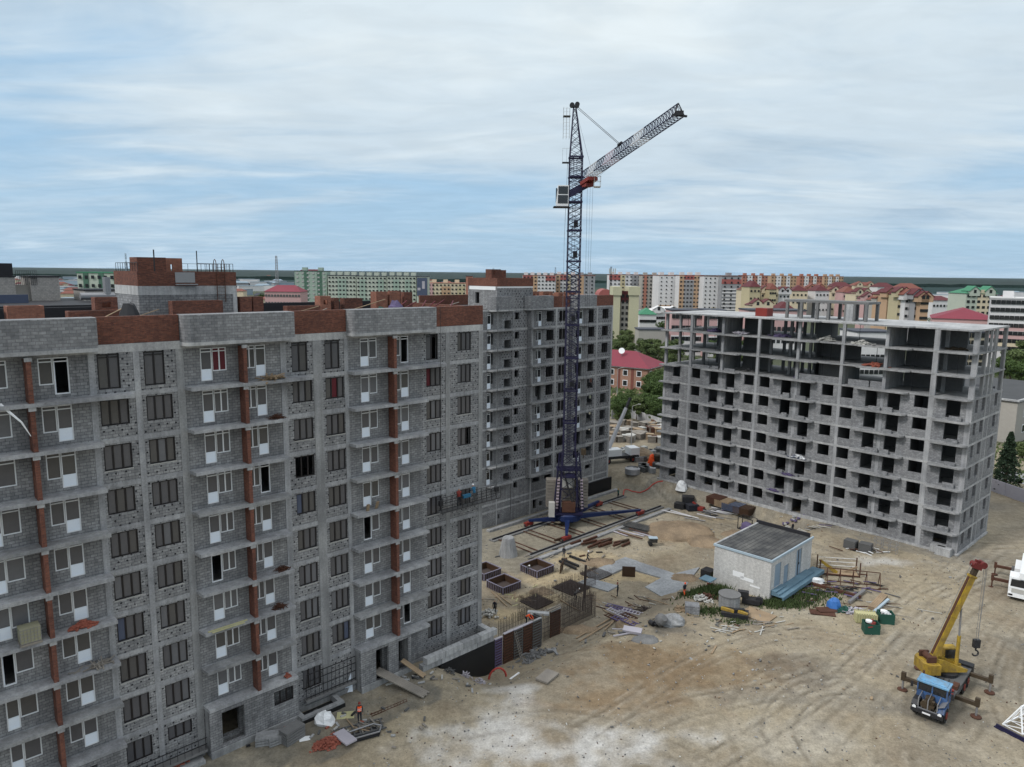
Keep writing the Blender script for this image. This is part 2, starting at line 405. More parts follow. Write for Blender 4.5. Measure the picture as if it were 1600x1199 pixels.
for j in range(ny_):
    if not 20 < gy[j] < 190: continue
    for i in range(nx_):
        if -60 < gx[i] < 90: NF[j, i] = fbm(gx[i], gy[j], 0.55, 3.3); NB[j, i] = fbm(gx[i], gy[j], 0.07, 9.1); NM[j, i] = fbm(gx[i], gy[j], 0.2, 5.7)
site = (GX > -60) & (GX < 90) & (GY > 20) & (GY < 190)
GZ = GZ + np.where(site, NF * 0.05 + NM * 0.10, 0)
SAND = np.array([0.292, 0.248, 0.176]); GREY = np.array([0.185, 0.168, 0.142]); BROWN = np.array([0.20, 0.145, 0.09]); PALE = np.array([0.36, 0.335, 0.285]); LIME = np.array([0.44, 0.43, 0.41]); DARKS = np.array([0.12, 0.11, 0.095]); GRN = np.array([0.045, 0.06, 0.025]); YSAND = np.array([0.40, 0.32, 0.20])
col = np.zeros(GX.shape + (3,)); col[:] = SAND
def blend(mask, c):
    global col
    m = np.clip(mask, 0, 1)[..., None]; col = col * (1 - m) + np.array(c) * m
def spot(px, py, r, rr=None, p=None, z=0.0, soft=0.6, n=0.5, ang=0.0):
    if p is None: p = atz(px, py, z)
    dx = GX - p[0]; dy = GY - p[1]
    u = dx * math.cos(ang) + dy * math.sin(ang); v = -dx * math.sin(ang) + dy * math.cos(ang)
    d = np.sqrt((u / r) ** 2 + (v / (rr or r)) ** 2) + (NM * n + NF * n * 0.5)
    return np.clip((1 - d) / soft, 0, 1)
blend(np.clip(0.5 + NB * 1.1 + NM * 0.4, 0, 1) * 0.55, GREY)
blend(np.clip(NM * 1.5 - 0.1, 0, 1) * 0.35, BROWN)
blend(np.clip(-NM * 1.3 - 0.05, 0, 1) * 0.4, PALE); blend(np.clip(NB * 2.2 - 0.25, 0, 1) * 0.5, [0.20, 0.17, 0.125])
# yard in front: brown damp patch, lime-coloured spill, oily patch, darker ground round the truck crane
blend(spot(1060, 1045, 13, 6, n=0.6) * 0.95, BROWN * 0.9)
blend(spot(985, 1090, 8, 4, n=0.7) * 0.85, BROWN * 0.95)
blend(spot(880, 1175, 10.5, 4.6, n=0.9, soft=0.9) * 0.95, LIME); blend(spot(800, 1130, 4.5, 3, n=0.9, soft=1.0) * 0.6, LIME); blend(spot(1240, 1150, 7, 3, n=0.7, soft=1) * 0.4, PALE)
blend(spot(930, 1110, 5, 2.0, n=0.7) * 0.45, BROWN); blend(spot(1180, 1090, 6, 2, n=0.9) * 0.5, GREY); blend(spot(1330, 1100, 6, 4, n=0.9) * 0.45, GREY); blend(spot(1250, 1040, 6, 2.4, n=0.9) * 0.45, DARKS); blend(spot(1570, 1010, 3.4, 2.2, n=0.9) * 0.5, DARKS)
blend(spot(810, 1075, 3.2, 1.4, n=0.9, soft=0.9) * 0.8, LIME)
blend(spot(1010, 975, 0.1) * 0, LIME)
blend(spot(1045, 985, 3.2, 2.2, n=0.6) * 0.85, DARKS)
blend(spot(1385, 878, 6, 1.9, n=0.9, soft=1.0) * 0.7, LIME)
blend(spot(1120, 785, 5, 3, z=0) * 0.4, YSAND)
blend(spot(1065, 830, 6, 4, z=-2, n=0.5) * 0.7, BROWN)
blend(spot(1475, 1110, 5.5, 3.5, n=0.6) * 0.55, DARKS)  # darker ground under and beside the truck crane
blend(spot(1520, 1060, 5, 3, n=0.6) * 0.35, DARKS)
blend(spot(1560, 790, 8, 3, n=0.4) * 0.5, DARKS)
# foundation pit: yellow clean sand
for q in [(790, 960, 4, 3), (880, 905, 8, 3), (835, 935, 5, 2.4), (985, 900, 4, 2.5), (1030, 905, 5, 2), (900, 870, 7, 3)]:
    blend(spot(q[0], q[1], q[2], q[3], z=PIT, n=0.4) * 0.8, YSAND)
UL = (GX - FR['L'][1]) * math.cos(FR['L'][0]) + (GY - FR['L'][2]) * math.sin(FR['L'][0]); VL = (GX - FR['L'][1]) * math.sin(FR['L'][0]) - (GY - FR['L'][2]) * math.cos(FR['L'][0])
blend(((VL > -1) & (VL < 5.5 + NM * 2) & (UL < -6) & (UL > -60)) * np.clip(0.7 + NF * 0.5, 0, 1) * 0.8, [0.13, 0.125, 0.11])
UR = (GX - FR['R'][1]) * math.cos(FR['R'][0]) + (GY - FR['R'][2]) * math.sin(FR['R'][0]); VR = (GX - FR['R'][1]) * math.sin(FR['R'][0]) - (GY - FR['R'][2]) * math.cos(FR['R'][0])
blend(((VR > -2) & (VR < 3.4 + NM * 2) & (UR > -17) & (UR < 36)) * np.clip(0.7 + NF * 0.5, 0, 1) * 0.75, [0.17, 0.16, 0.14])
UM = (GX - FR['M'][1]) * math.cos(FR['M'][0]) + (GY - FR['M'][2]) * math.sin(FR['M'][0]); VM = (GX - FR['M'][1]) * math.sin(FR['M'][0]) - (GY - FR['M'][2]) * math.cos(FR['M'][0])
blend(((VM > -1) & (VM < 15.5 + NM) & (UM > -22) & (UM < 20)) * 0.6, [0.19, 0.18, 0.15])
# wheel ruts as pairs of thin dark and pale lines
def rut(pts, w=0.32, depth=0.055, c=(0.105, 0.09, 0.07), a=0.5, gauge=2.1):
    global GZ
    P = [np.array(atz(x, y, 0)[:2]) for x, y in pts]
    Q = []
    for k in range(len(P) - 1):                      # Catmull-Rom through the points
        p0, p1, p2, p3 = P[max(k - 1, 0)], P[k], P[k + 1], P[min(k + 2, len(P) - 1)]
        for t in np.linspace(0, 1, 7)[:-1]: Q.append(0.5 * ((2 * p1) + (-p0 + p2) * t + (2 * p0 - 5 * p1 + 4 * p2 - p3) * t * t + (-p0 + 3 * p1 - 3 * p2 + p3) * t ** 3))
    Q.append(P[-1]); Q = np.array(Q)
    T = np.gradient(Q, axis=0); T /= np.linalg.norm(T, axis=1)[:, None] + 1e-9; Nn = np.stack([-T[:, 1], T[:, 0]], 1)
    for sgn in (-0.5, 0.5):
        L_ = Q + Nn * gauge * sgn
        D = np.full(GX.shape, 9.0)
        for a_, b_ in zip(L_, L_[1:]):
            bx0, bx1 = min(a_[0], b_[0]) - 2, max(a_[0], b_[0]) + 2; by0, by1 = min(a_[1], b_[1]) - 2, max(a_[1], b_[1]) + 2
            i0, i1 = np.searchsorted(gx, [bx0, bx1]); j0, j1 = np.searchsorted(gy, [by0, by1])
            if i1 <= i0 or j1 <= j0: continue
            X = GX[j0:j1, i0:i1]; Y = GY[j0:j1, i0:i1]; e = b_ - a_
            t = np.clip(((X - a_[0]) * e[0] + (Y - a_[1]) * e[1]) / (e @ e + 1e-9), 0, 1)
            D[j0:j1, i0:i1] = np.minimum(D[j0:j1, i0:i1], np.hypot(X - a_[0] - t * e[0], Y - a_[1] - t * e[1]))
        m = np.clip(1 - D / w, 0, 1) * np.clip(0.75 + NF, 0, 1); blend(m * a, c); GZ = GZ - m * depth
        m2 = np.clip(1 - np.abs(D - w * 1.7) / (w), 0, 1) * np.clip(0.6 + NF, 0, 1); blend(m2 * a * 0.5, PALE); GZ = GZ + m2 * depth * 0.6
for k, pts in enumerate([
    [(1600, 860), (1520, 905), (1440, 940), (1385, 990), (1330, 1050), (1230, 1120), (1100, 1199)],
    [(1600, 900), (1540, 930), (1470, 980), (1400, 1050), (1330, 1120), (1240, 1199)],
    [(1545, 850), (1480, 900), (1420, 945), (1360, 1010), (1280, 1060), (1180, 1085), (1060, 1110), (950, 1160)],
    [(1600, 960), (1560, 1000), (1540, 1080), (1500, 1150), (1440, 1199)],
    [(1590, 1010), (1570, 1080), (1590, 1150)],
    [(1600, 820), (1560, 850), (1500, 900), (1390, 900), (1330, 880), (1280, 862)],
    [(1330, 1000), (1250, 990), (1150, 1010), (1060, 1050), (990, 1100), (900, 1150)],
    [(1180, 1199), (1160, 1120), (1200, 1060), (1290, 1030), (1380, 1040)],
    [(1240, 1199), (1215, 1130), (1260, 1080), (1330, 1070)],
    [(700, 1150), (860, 1120), (1000, 1150), (1100, 1199)],
    [(1290, 850), (1180, 815), (1110, 790), (1060, 765), (1000, 735)],
    [(1400, 1199), (1390, 1120), (1400, 1050), (1440, 990), (1520, 940)]]):
    rut(pts, a=(0.72, 0.42, 0.6, 0.35)[k % 4], w=0.24 + 0.05 * (k % 2), gauge=1.9 + 0.3 * (k % 3))
# beyond the site: scrub green, pale dirt roads, then the far forest plain
near_out = (GY > 150) | (GX > 78) | ((UR > 36) & (VR < -6)) | ((GX < -30))
far = np.hypot(GX, GY) > 190
blend(np.where(far | (GX < -45), 1.0, 0) * 1.0, [0.075, 0.085, 0.055])
blend(np.where(np.hypot(GX, GY) > 1500, 1.0, 0), [0.016, 0.036, 0.034])
V = np.stack([GX, GY, GZ], -1).reshape(-1, 3)
me = bpy.data.meshes.new('ground')
idx = np.arange(nx_ * ny_).reshape(ny_, nx_)
F = np.stack([idx[:-1, :-1], idx[:-1, 1:], idx[1:, 1:], idx[1:, :-1]], -1).reshape(-1, 4)
me.from_pydata(V.tolist(), [], F.tolist()); me.update()
ca = me.color_attributes.new('tint', 'FLOAT_COLOR', 'POINT')
ca.data.foreach_set('color', np.concatenate([col.reshape(-1, 3), np.ones((nx_ * ny_, 1))], 1).astype('f').ravel())
me.polygons.foreach_set('use_smooth', [True] * len(me.polygons))
gm = bpy.data.materials.new('ground'); gm.use_nodes = True; t = gm.node_tree; b = t.nodes['Principled BSDF']; b.inputs['Roughness'].default_value = 0.95; b.inputs['Specular IOR Level'].default_value = 0.1
def gnode(ty, **k):
    n = t.nodes.new(ty)
    for a, c in k.items(): setattr(n, a, c)
    return n
at_ = gnode('ShaderNodeVertexColor', layer_name='tint'); tc_ = gnode('ShaderNodeTexCoord')
def gnoise(scale, det, rg, sc=None):
    z = gnode('ShaderNodeTexNoise'); z.inputs['Scale'].default_value = scale; z.inputs['Detail'].default_value = det; z.inputs['Roughness'].default_value = rg
    t.links.new(tc_.outputs['Object'], z.inputs['Vector']); return z.outputs[0]
def gmul(a, v, lo, hi, f=1.0):
    r = gnode('ShaderNodeMapRange'); r.inputs['From Min'].default_value = 0.3; r.inputs['From Max'].default_value = 0.7; r.inputs['To Min'].default_value = lo; r.inputs['To Max'].default_value = hi; t.links.new(v, r.inputs[0])
    m = gnode('ShaderNodeVectorMath', operation='SCALE'); t.links.new(a, m.inputs[0]); t.links.new(r.outputs[0], m.inputs['Scale']); return m.outputs[0]
c_ = gmul(at_.outputs[0], gnoise(1.1, 7, 0.74), 0.70, 1.27); c_ = gmul(c_, gnoise(6.0, 6, 0.78), 0.72, 1.26); c_ = gmul(c_, gnoise(0.012, 5, 0.65), 0.82, 1.08)
t.links.new(c_, b.inputs['Base Color'])
bp = gnode('ShaderNodeBump'); bp.inputs['Strength'].default_value = 0.5; bp.inputs['Distance'].default_value = 0.12; t.links.new(gnoise(2.3, 6, 0.7), bp.inputs['Height']); t.links.new(bp.outputs[0], b.inputs['Normal'])
me.materials.append(gm)
go = bpy.data.objects.new('ground', me); C.objects.link(go); tag(go, None, None, kind='structure')
# ------------------------------------------------------------------ windows shared by the flats under construction
def tri_window(w, h, leaves=3, fr='win_dark', t=0.09, y=0.0, dep=0.07, transom=None):
    m = MB(); m.box(0, y, 0, w, y + dep, t).box(0, y, h - t, w, y + dep, h).box(0, y, t, t, y + dep, h - t).box(w - t, y, t, w, y + dep, h - t)
    for k in range(1, leaves): x = w * k / leaves; m.box(x - t * 0.6, y - 0.01, t, x + t * 0.6, y + dep, h - t)
    if transom: m.box(t, y - 0.005, h * transom - 0.035, w - t, y + dep, h * transom + 0.035)
    return m
def pane_mesh(w, h, m='film', i=0.06, y=0.045):
    return MB().box(i, y, i, w - i, y + 0.02, h - i).mesh('pane', m)
rng = random.Random(11)

# ------------------------------------------------------------------ L : the long block on the left, nearly closed
zfw = 0.10      # windows sit this far into the wall
fm = FR['L']; L = empty('apartment_building', (fm[1], fm[2], 0), fm[0], 'long grey block building on the left with glazed windows and red brick piers between balconies', 'building')
A_, B_, Cc, D_, E_, F_ = (-29.58, 1.71), (-26.8, 1.70), (-16.27, 1.66), (-13.47, 1.67), (-3.56, 1.68), (0.0, 1.64)
wcols = [('A', A_), ('B', B_), ('C', Cc), ('D', D_), ('E', E_), ('F', F_), ('X', (-42.6, 1.68)), ('Y', (-39.8, 1.68))]
ztop = lambda k: 28.1 - 3.0 * (k - 2); slabz = lambda k: 28.5 - 3.0 * (k - 1)      # top of slab under row k
ZB, ZT = 0.3, 31.75
ops = []; win_list = []
for n_, (u, w) in wcols:
    for k in range(1, 11):
        if k == 1 and n_ != 'F': h = 2.30; ww = 1.32; z0 = 28.80
        elif k == 1: h = 1.70; ww = w; z0 = 29.38
        elif k == 10 and n_ in 'AB': h = 1.1 if n_ == 'B' else 1.6; ww = w; z0 = ztop(k) - h - 0.25
        elif k == 10 and n_ in 'XYD': continue
        else: h = 1.715; ww = w; z0 = ztop(k) - h
        ops.append((u, u + ww, z0, z0 + h)); win_list.append((n_, k, u, ww, z0, h))
# balcony door units: (left edge, window width, door width, door side, window leaves)
duo = [(-36.1, 0.98, 0.72, 'L', 1), (-32.82, 0.80, 0.86, 'R', 1), (-23.10, 1.02, 0.82, 'L', 2), (-20.02, 0.90, 0.80, 'R', 2), (-10.24, 0.78, 0.84, 'L', 1), (-6.95, 0.70, 0.84, 'R', 1), (-45.9, 0.8, 0.84, 'R', 1)]
door_list = []
for di, (u, ww, dw, side, lv) in enumerate(duo):
    for k in range(1, 10):
        zt = 31.08 - 3.0 * (k - 1); z0 = zt - 2.32; zs = zt - 1.68
        if side == 'L': ops += [(u, u + dw, z0, zt), (u + dw, u + dw + ww, zs, zt)]
        else: ops += [(u, u + ww, zs, zt), (u + ww, u + ww + dw, z0, zt)]
        door_list.append((di, k, u, ww, dw, side, lv, z0, zt, zs))
ops += [(-23.3, -21.6, 1.3, 3.95), (-9.9, -8.6, 1.1, 4.0), (-7.55, -6.5, 1.2, 4.0), (-33.0, -31.6, 1.2, 3.9)]      # doorways of the entrance halls
UE, ULFT = 3.03, -48.0
balc = [(-37.4, -29.75, -33.45), (-24.25, -17.15, -20.30), (-11.5, -4.1, -7.45)]
def strip(a, b, m, ymod=0.0):
    o = [q for q in ops if q[0] >= a - 0.01 and q[1] <= b + 0.01]
    MB().wall(a, b, ZB, ZT, o, ymod, 0.40).build('wall', m, L, {'block_dots': 'block wall dotted with dark anchor holes', 'block': 'plain grey block wall behind the balconies'}[m])
strip(ULFT, -43.4, 'block'); strip(-43.4, -37.6, 'block_dots'); strip(-37.6, -30.0, 'block'); strip(-30.0, -24.35, 'block_dots'); strip(-24.35, -17.05, 'block'); strip(-17.05, -11.6, 'block_dots'); strip(-11.6, -4.0, 'block'); strip(-4.0, UE, 'block_dots')
DEP = 14.2
MB().wall(0.401, DEP - 0.4, ZB - 3.6, ZT, [], UE - 0.35, 0.35, 'y').build('wall', 'block', L, 'blank end wall of grey blocks')
MB().box(ULFT, DEP - 0.4, ZB, UE, DEP, ZT).build('wall', 'block', L, 'rear wall of grey blocks')
for k in range(0, 10):                       # slabs, seen as pale bands across the facade
    z = slabz(k)
    m = MB().box(ULFT, 0.42 if k else -0.02, z - 0.25, UE - 0.36, DEP - 0.42, z); m.build('floor_slab', 'concrete', L)
    if k: MB().box(ULFT, -0.03, z - 0.30, UE + 0.02, 0.0, z + 0.02).build('floor_band', 'concrete_md', L)
MB().box(ULFT, -0.035, 31.15, UE + 0.02, 0.0, 31.70).build('floor_band', 'concrete_lt', L, 'pale concrete edge beam under the roof parapet')
for u0, u1 in [(-27.45, -27.08), (-24.75, -24.25), (-14.50, -13.85 + 0.1), (-17.2, -16.75), (-11.75, -11.4), (-1.40, -0.92), (-40.6, -40.1), (-37.9, -37.4), (2.55, 3.05), (-30.1, -29.72)]:
    MB().box(u0, -0.045, ZB, u1, 0.0, 31.15).build('column', 'concrete_md' if u1 - u0 < 0.45 else 'concrete', L)
# balconies and the brick piers between the flats
for a, b, pu in balc:
    for k in range(1, 10):
        z = slabz(k); pr = MB()
        pr.prism([(a, -0.031), (a + 0.1, -1.02), (b + (0.0 if k > 1 else 2.0), -1.08), (b + (0.0 if k > 1 else 2.0), -0.031)], z - 0.24, z - 0.005)
        pr.build('balcony', 'concrete_md' if k % 4 else 'concrete', L)
    for k in range(1, 10):
        zt = 31.2 - 3.0 * (k - 1)
        MB().box(pu - 0.13, -0.98, slabz(k), pu + 0.13, -0.046, zt - 0.06).build('brick_pier', 'brick', L)
        MB().box(pu - 0.2, -1.0, zt - 0.06 - 0.12, pu + 0.2, -0.85, zt + (0.055 if k > 1 else 0.055)).build('pier_cap', 'concrete_lt', L)
# roof parapet: brick between the flats, block where the balconies stand proud
for a, b in [(-43.2, -37.55), (-29.58, -24.43), (-16.36, -11.52), (-3.08, UE + 0.02)]:
    MB().box(a, -0.02, 31.72, b, 0.38, 33.48).build('parapet', 'brick', L, 'red brick stretch of the roof parapet')
for a, b in [(-48, -43.2), (-37.5, -29.62), (-24.4, -16.4), (-11.5, -3.12)]:
    c = MB(); y1 = -1.05; r_ = 0.55
    pts = [(a, 0.38), (a, -0.3)] + [(a + r_ - r_ * math.cos(t), y1 + r_ - r_ * math.sin(t)) for t in [i * math.pi / 10 for i in range(6)]] + [(b - 0.06, y1), (b, -0.5), (b, 0.38)]
    c.prism(pts, 31.62, 33.5); c.build('parapet', 'block_light', L, 'grey block stretch of the roof parapet standing proud')
    MB().prism([(x + (0.03 if x > (a + b) / 2 else -0.03), y - 0.05) for x, y in pts], 31.38, 31.62).build('cornice', 'concrete_lt', L)
# roof
MB().box(ULFT, 0.39, 31.5, UE - 0.4, DEP - 0.42, 31.78).build('roof', 'roof_felt', L)
MB().box(ULFT, DEP - 0.4, ZT + 0.002, UE, DEP, 33.48).build('parapet', 'membrane', L, 'rear roof parapet lined with black membrane')
MB().box(UE - 0.37, 0.385, 31.78, UE, DEP - 0.402, 33.35).build('parapet', 'brick', L, 'red brick end parapet')
# inner walls behind the openings
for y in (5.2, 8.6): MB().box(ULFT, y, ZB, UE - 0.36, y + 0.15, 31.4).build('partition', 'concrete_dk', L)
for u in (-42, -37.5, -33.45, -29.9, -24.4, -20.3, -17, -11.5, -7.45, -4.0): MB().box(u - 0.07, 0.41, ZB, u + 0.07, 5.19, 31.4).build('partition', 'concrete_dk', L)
films = ['film', 'film', 'film2', 'film_warm', 'film']
wm_cache = {}
def wmesh(key, fn):
    if key not in wm_cache: wm_cache[key] = fn()
    return wm_cache[key]
sill_m = MB().box(-0.04, -0.03, -0.05, 1.74, 0.1, -0.002).mesh('sill', 'offwhite')
for n_, k, u, w, z0, h in win_list:
    lv = 2 if (k == 1 and n_ != 'F') else 3; tr = 0.9 if lv == 2 else None
    me_ = wmesh(('w', round(w, 2), round(h, 2), lv), lambda: tri_window(w, h, lv, transom=tr).mesh('window', 'win_dark'))
    o = inst('window', me_, L, (u, zfw, z0))
    openr = {('C', 4): 1, ('F', 2): 0, ('E', 1): 1, ('F', 4): 2}.get((n_, k))
    for q in range(lv):
        fm_ = rng.choice(films)
        if (n_, k, q) in {('A', 7, 0), ('C', 5, 0), ('D', 9, 2)}: fm_ = 'film_blue'
        if (n_, k) == ('E', 2) and q == 0 or (n_, k, q) in {('D', 2, 1)}: fm_ = 'film_red'
        if openr is not None and (q == openr or (n_, k) == ('C', 4) and q != 1) and (n_, k) != ('F', 2): continue
        pw = w / lv
        inst('pane', wmesh(('p', round(pw, 2), round(h, 2), fm_), lambda: pane_mesh(pw, h, fm_)), o, (q * pw, 0, 0))
    if k in (3, 6, 7, 8, 9) and w > 1.5: inst('sill', sill_m, o, (0, -0.1, 0))
def door_frame(w, h): return tri_window(w, h, 1, t=0.075, dep=0.09, transom=0.885)
odd = {(1, 1), (5, 1), (2, 6), (3, 4), (4, 6), (5, 9), (0, 7)}
for di, k, u, ww, dw, side, lv, z0, zt, zs in door_list:
    du = u if side == 'L' else u + ww; wu = u + dw if side == 'L' else u
    o = inst('balcony_door', wmesh(('d', round(dw, 2)), lambda: door_frame(dw, 2.32).mesh('balcony_door', 'win_white')), L, (du, zfw - 0.04, z0))
    f1 = rng.choice(films)
    if (di, k) in odd:
        leaf = MB().box(0, 0, 0.07, 0.05, 0.62, 2.0)
        lo = leaf.build('door_leaf', 'door_white', o, 'door leaf standing open', loc=(0.07, 0.09, 0))
    else:
        inst('door_leaf', wmesh(('l', round(dw, 2)), lambda: MB().box(0.07, 0.02, 0.06, dw - 0.07, 0.06, 0.82).mesh('door_leaf', 'door_white')), o)
        inst('pane', wmesh(('dp', round(dw, 2), f1), lambda: MB().box(0.07, 0.03, 0.84, dw - 0.07, 0.05, 2.25).mesh('pane', f1)), o)
    h = zt - zs
    o = inst('window', wmesh(('bw', round(ww, 2), lv), lambda: tri_window(ww, h, lv, t=0.07, dep=0.09, transom=0.85).mesh('window', 'win_white')), L, (wu, zfw - 0.04, zs))
    if (di, k) == (2, 1): f1 = 'film_red'
    inst('pane', wmesh(('bp', round(ww, 2), f1), lambda: pane_mesh(ww, h, f1)), o)
# ground storey under the balconies, flush with their edge
for a, b, o_ in [(-24.2, -17.2, [(-23.3, -21.6, 1.3, 3.95), (-19.2, -17.6, 2.7, 3.9)]), (-11.4, -6.2, [(-9.9, -8.6, 1.1, 4.0), (-7.55, -6.5, 1.2, 4.0)]), (-37.3, -29.8, [(-33.0, -31.6, 1.2, 3.9)])]:
    MB().wall(a, b, 0.2, 4.255, o_, -1.0, 0.3).build('wall', 'block', L, 'ground storey wall flush with the balcony edge')
    MB().box(a, -0.7, 0.2, a + 0.25, -0.05, 4.255).build('wall', 'concrete', L); MB().box(b - 0.25, -0.7, 0.2, b, -0.05, 4.255).build('wall', 'concrete', L)
    MB().box(a - 0.02, -1.12, 0.2, b, -1.002, 1.15).build('plinth', 'concrete', L)
MB().wall(-24.2, -17.2, 0.2, 0.21, [], -0.6, 0.1)
o = MB(); w_ = tri_window(1.6, 1.2, 3); w_.build('window', 'win_dark', L, loc=(-19.2, -0.9, 2.7)); 
MB().box(-30, -0.14, 0.2, -24.35, -0.05, 1.05).box(-17.1, -0.14, 0.2, -11.5, -0.05, 1.05).box(-6.1, -0.12, 0.2, 3.0, -0.05, 0.9).build('plinth', 'concrete', L)
MB().box(-6.0, 0.0, -3.6, UE, 0.38, 0.298).build('basement_wall', 'bitumen', L, 'black tarred basement wall')
# ------------------------------------------------------------------ M : the block in the middle, behind the tower crane
fm = FR['M']; Mb = empty('apartment_building', (fm[1], fm[2], 0), fm[0], 'grey block building behind the tower crane with a brick-topped stair tower', 'building')
U0, U1 = -14.0, 17.15; MD = 15.0; FZ = lambda k: 28.0 - 3.0 * (k - 1)        # slab top below row k
ops = []; mw = []; md = []
zt = lambda k: 30.47 - 3.0 * (k - 1)
for k in range(1, 10):
    for c, (u, w) in enumerate([(0.0, 1.72), (3.05, 1.68), (10.55, 1.6), (14.25, 1.66)]):
        h = 2.3 if (k == 1 and c == 2) else 1.75; ww = 1.32 if (k == 1 and c == 2) else w
        ops.append((u, u + ww, zt(k) - h, zt(k))); mw.append((k, c, u, ww, zt(k) - h, h))
    ops.append((-9.38, -7.99, zt(k) - 2.45, zt(k) - 1.15))
    ops.append((-7.13 + 0.06 * 0, -6.2, zt(k) - 1.1, zt(k)))
    for c, (u, w, ws) in enumerate([(-12.95, 0.78, 0.45), (-1.93, 0.80, -0.48), (8.1, 0.82, -0.9)]):
        ops.append((u, u + w, zt(k) - 2.35, zt(k)))
        a, b = (u + w, u + w + ws) if ws > 0 else (u + ws, u)
        ops.append((a, b, zt(k) - 1.7, zt(k))); md.append((k, c, u, w, a, b))
ops += [(-2.78, -1.0, 2.5, 3.25), (0.1, 1.8, 2.5, 3.25), (10.6, 12.15, 2.3, 3.05), (-7.1, -6.2, 2.4, 3.5), (-2.55, -1.68, -2.1, -0.25), (-1.05, -0.25, -1.9, -1.05), (-6.94, -5.7, -0.38, 0.03), (-10.5, -10.08, -1.85, -1.08)]
for a, b, m in [(U0, -10.0, 'block'), (-10.0, -3.4, 'block_far'), (-3.4, -0.4, 'block'), (-0.4, 5.2, 'block_far'), (5.2, 10.3, 'block'), (10.3, U1, 'block_far')]:
    q = [o for o in ops if o[0] >= a - 0.01 and o[1] <= b + 0.01]
    MB().wall(a, b, 3.4, 30.75, [o for o in q if o[2] > 3.4], 0.0, 0.4).build('wall', m, Mb, 'grey block wall' + (' dotted with anchor holes' if 'far' in m else ''))
q = [o for o in ops if o[3] < 3.6]
MB().wall(U0, U1, -3.2, 3.398, q, 0.002, 0.4).build('wall', 'block', Mb, 'plain lower storey wall')
MB().box(8.9, -0.35, -3.0, 17.9, 0.0, -0.35).build('basement_wall', 'bitumen', Mb, 'black tarred basement wall at the far end')
sidew = [(a, a + 1.6, zt(k) - 1.75, zt(k)) for k in range(2, 10) for a in (3.2, 9.5)]
MB().wall(0.41, MD, -3.2, 30.75, sidew, U1 - 0.4, 0.4, 'y').build('wall', 'block', Mb, 'end wall')
# rear wall really has its window openings, daylight shows through the end flats
back = [(u, u + 1.6, zt(k) - 1.75, zt(k)) for k in range(2, 10) for u in (10.4, 14.3)]
MB().wall(U0, U1, -3.2, 30.75, back, MD, 0.4).build('wall', 'block', Mb, 'rear wall')
MB().wall(0.41, MD, -3.2, 30.75, [], U0, 0.4, 'y').build('wall', 'block', Mb)
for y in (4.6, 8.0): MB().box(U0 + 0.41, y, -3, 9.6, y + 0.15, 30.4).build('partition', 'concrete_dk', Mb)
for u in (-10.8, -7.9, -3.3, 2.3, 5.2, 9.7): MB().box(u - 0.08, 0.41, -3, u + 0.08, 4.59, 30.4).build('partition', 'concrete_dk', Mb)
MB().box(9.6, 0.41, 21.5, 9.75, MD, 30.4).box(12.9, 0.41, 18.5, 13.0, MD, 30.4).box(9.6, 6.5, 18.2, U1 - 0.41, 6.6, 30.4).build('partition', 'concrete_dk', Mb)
for k in range(1, 12):
    z = FZ(k) if k < 11 else -0.15
    MB().box(U0 + 0.4, 0.41, z - 0.22, U1 - 0.41, MD, z).build('floor_slab', 'concrete', Mb)
    MB().box(U0, -0.03, z - 0.27, U1 + 0.02, 0.0, z + 0.02).build('floor_band', 'concrete_lt', Mb)
MB().box(U0, -0.035, 30.75, U1 + 0.02, 0.38, 31.0).build('floor_band', 'concrete_lt', Mb)
for u0, u1 in [(2.1, 2.5), (12.6, 13.0), (16.75, 17.17), (-10.95, -10.7), (-3.4, -3.1), (5.0, 5.35), (7.0, 7.15)]:
    MB().box(u0, -0.045, -3.2, u1, 0.0, 30.75).build('column', 'concrete_lt', Mb)
for a, b in [(-13.1, -8.15), (-4.5, 0.0), (5.4, 10.0)]:
    for k in range(1, 10):
        z = FZ(k)
        if a > 0 and k == 9: continue
        MB().prism([(a, -0.031), (a + 0.45, -0.98), (b, -1.02), (b + 0.35, -0.031)], z - 0.22, z - 0.004).build('balcony', 'concrete', Mb)
        MB().box(a + 0.05, -0.9, z, a + 0.3, -0.046, z + 2.7).build('brick_pier', 'block', Mb) if a > -5 else None
MB().tube((-7.72, -0.12, -2.6), (-7.72, -0.12, 34.2), 0.06, 6).build('rain_pipe', 'steel', Mb)
for k in range(1, 10): MB().box(-9.3, -0.07, FZ(k) + 0.1, -8.1, -0.01, FZ(k) + 1.2) if False else None
# parapets
for a, b in [(0.62, 5.6), (11.45, U1 + 0.02)]: MB().box(a, -0.02, 31.0, b, 0.35, 32.8).build('parapet', 'brick', Mb, 'red brick stretch of the roof parapet')
for a, b in [(-12.6, -8.1), (-5.3, 0.55), (5.65, 11.4)]:
    MB().prism([(a, 0.35), (a, -0.3), (a + 0.5, -1.0), (b - 0.05, -1.0), (b, -0.4), (b, 0.35)], 31.0, 32.95).build('parapet', 'block_light', Mb, 'grey block stretch of the roof parapet standing proud')
    MB().prism([(a - 0.02, 0.35), (a - 0.02, -0.33), (a + 0.48, -1.05), (b, -1.05), (b + 0.03, -0.4), (b + 0.03, 0.35)], 30.77, 31.0 - 0.002).build('cornice', 'concrete_lt', Mb)
MB().box(U0, 0.36, 30.76, U1 - 0.4, MD, 31.0).build('roof', 'roof_felt', Mb)
MB().box(U0, MD, 30.76, U1, MD + 0.35, 32.7).build('parapet', 'brick', Mb); MB().box(U1 - 0.37, 0.352, 30.76, U1, MD - 0.01, 32.7).build('parapet', 'brick_lt', Mb)
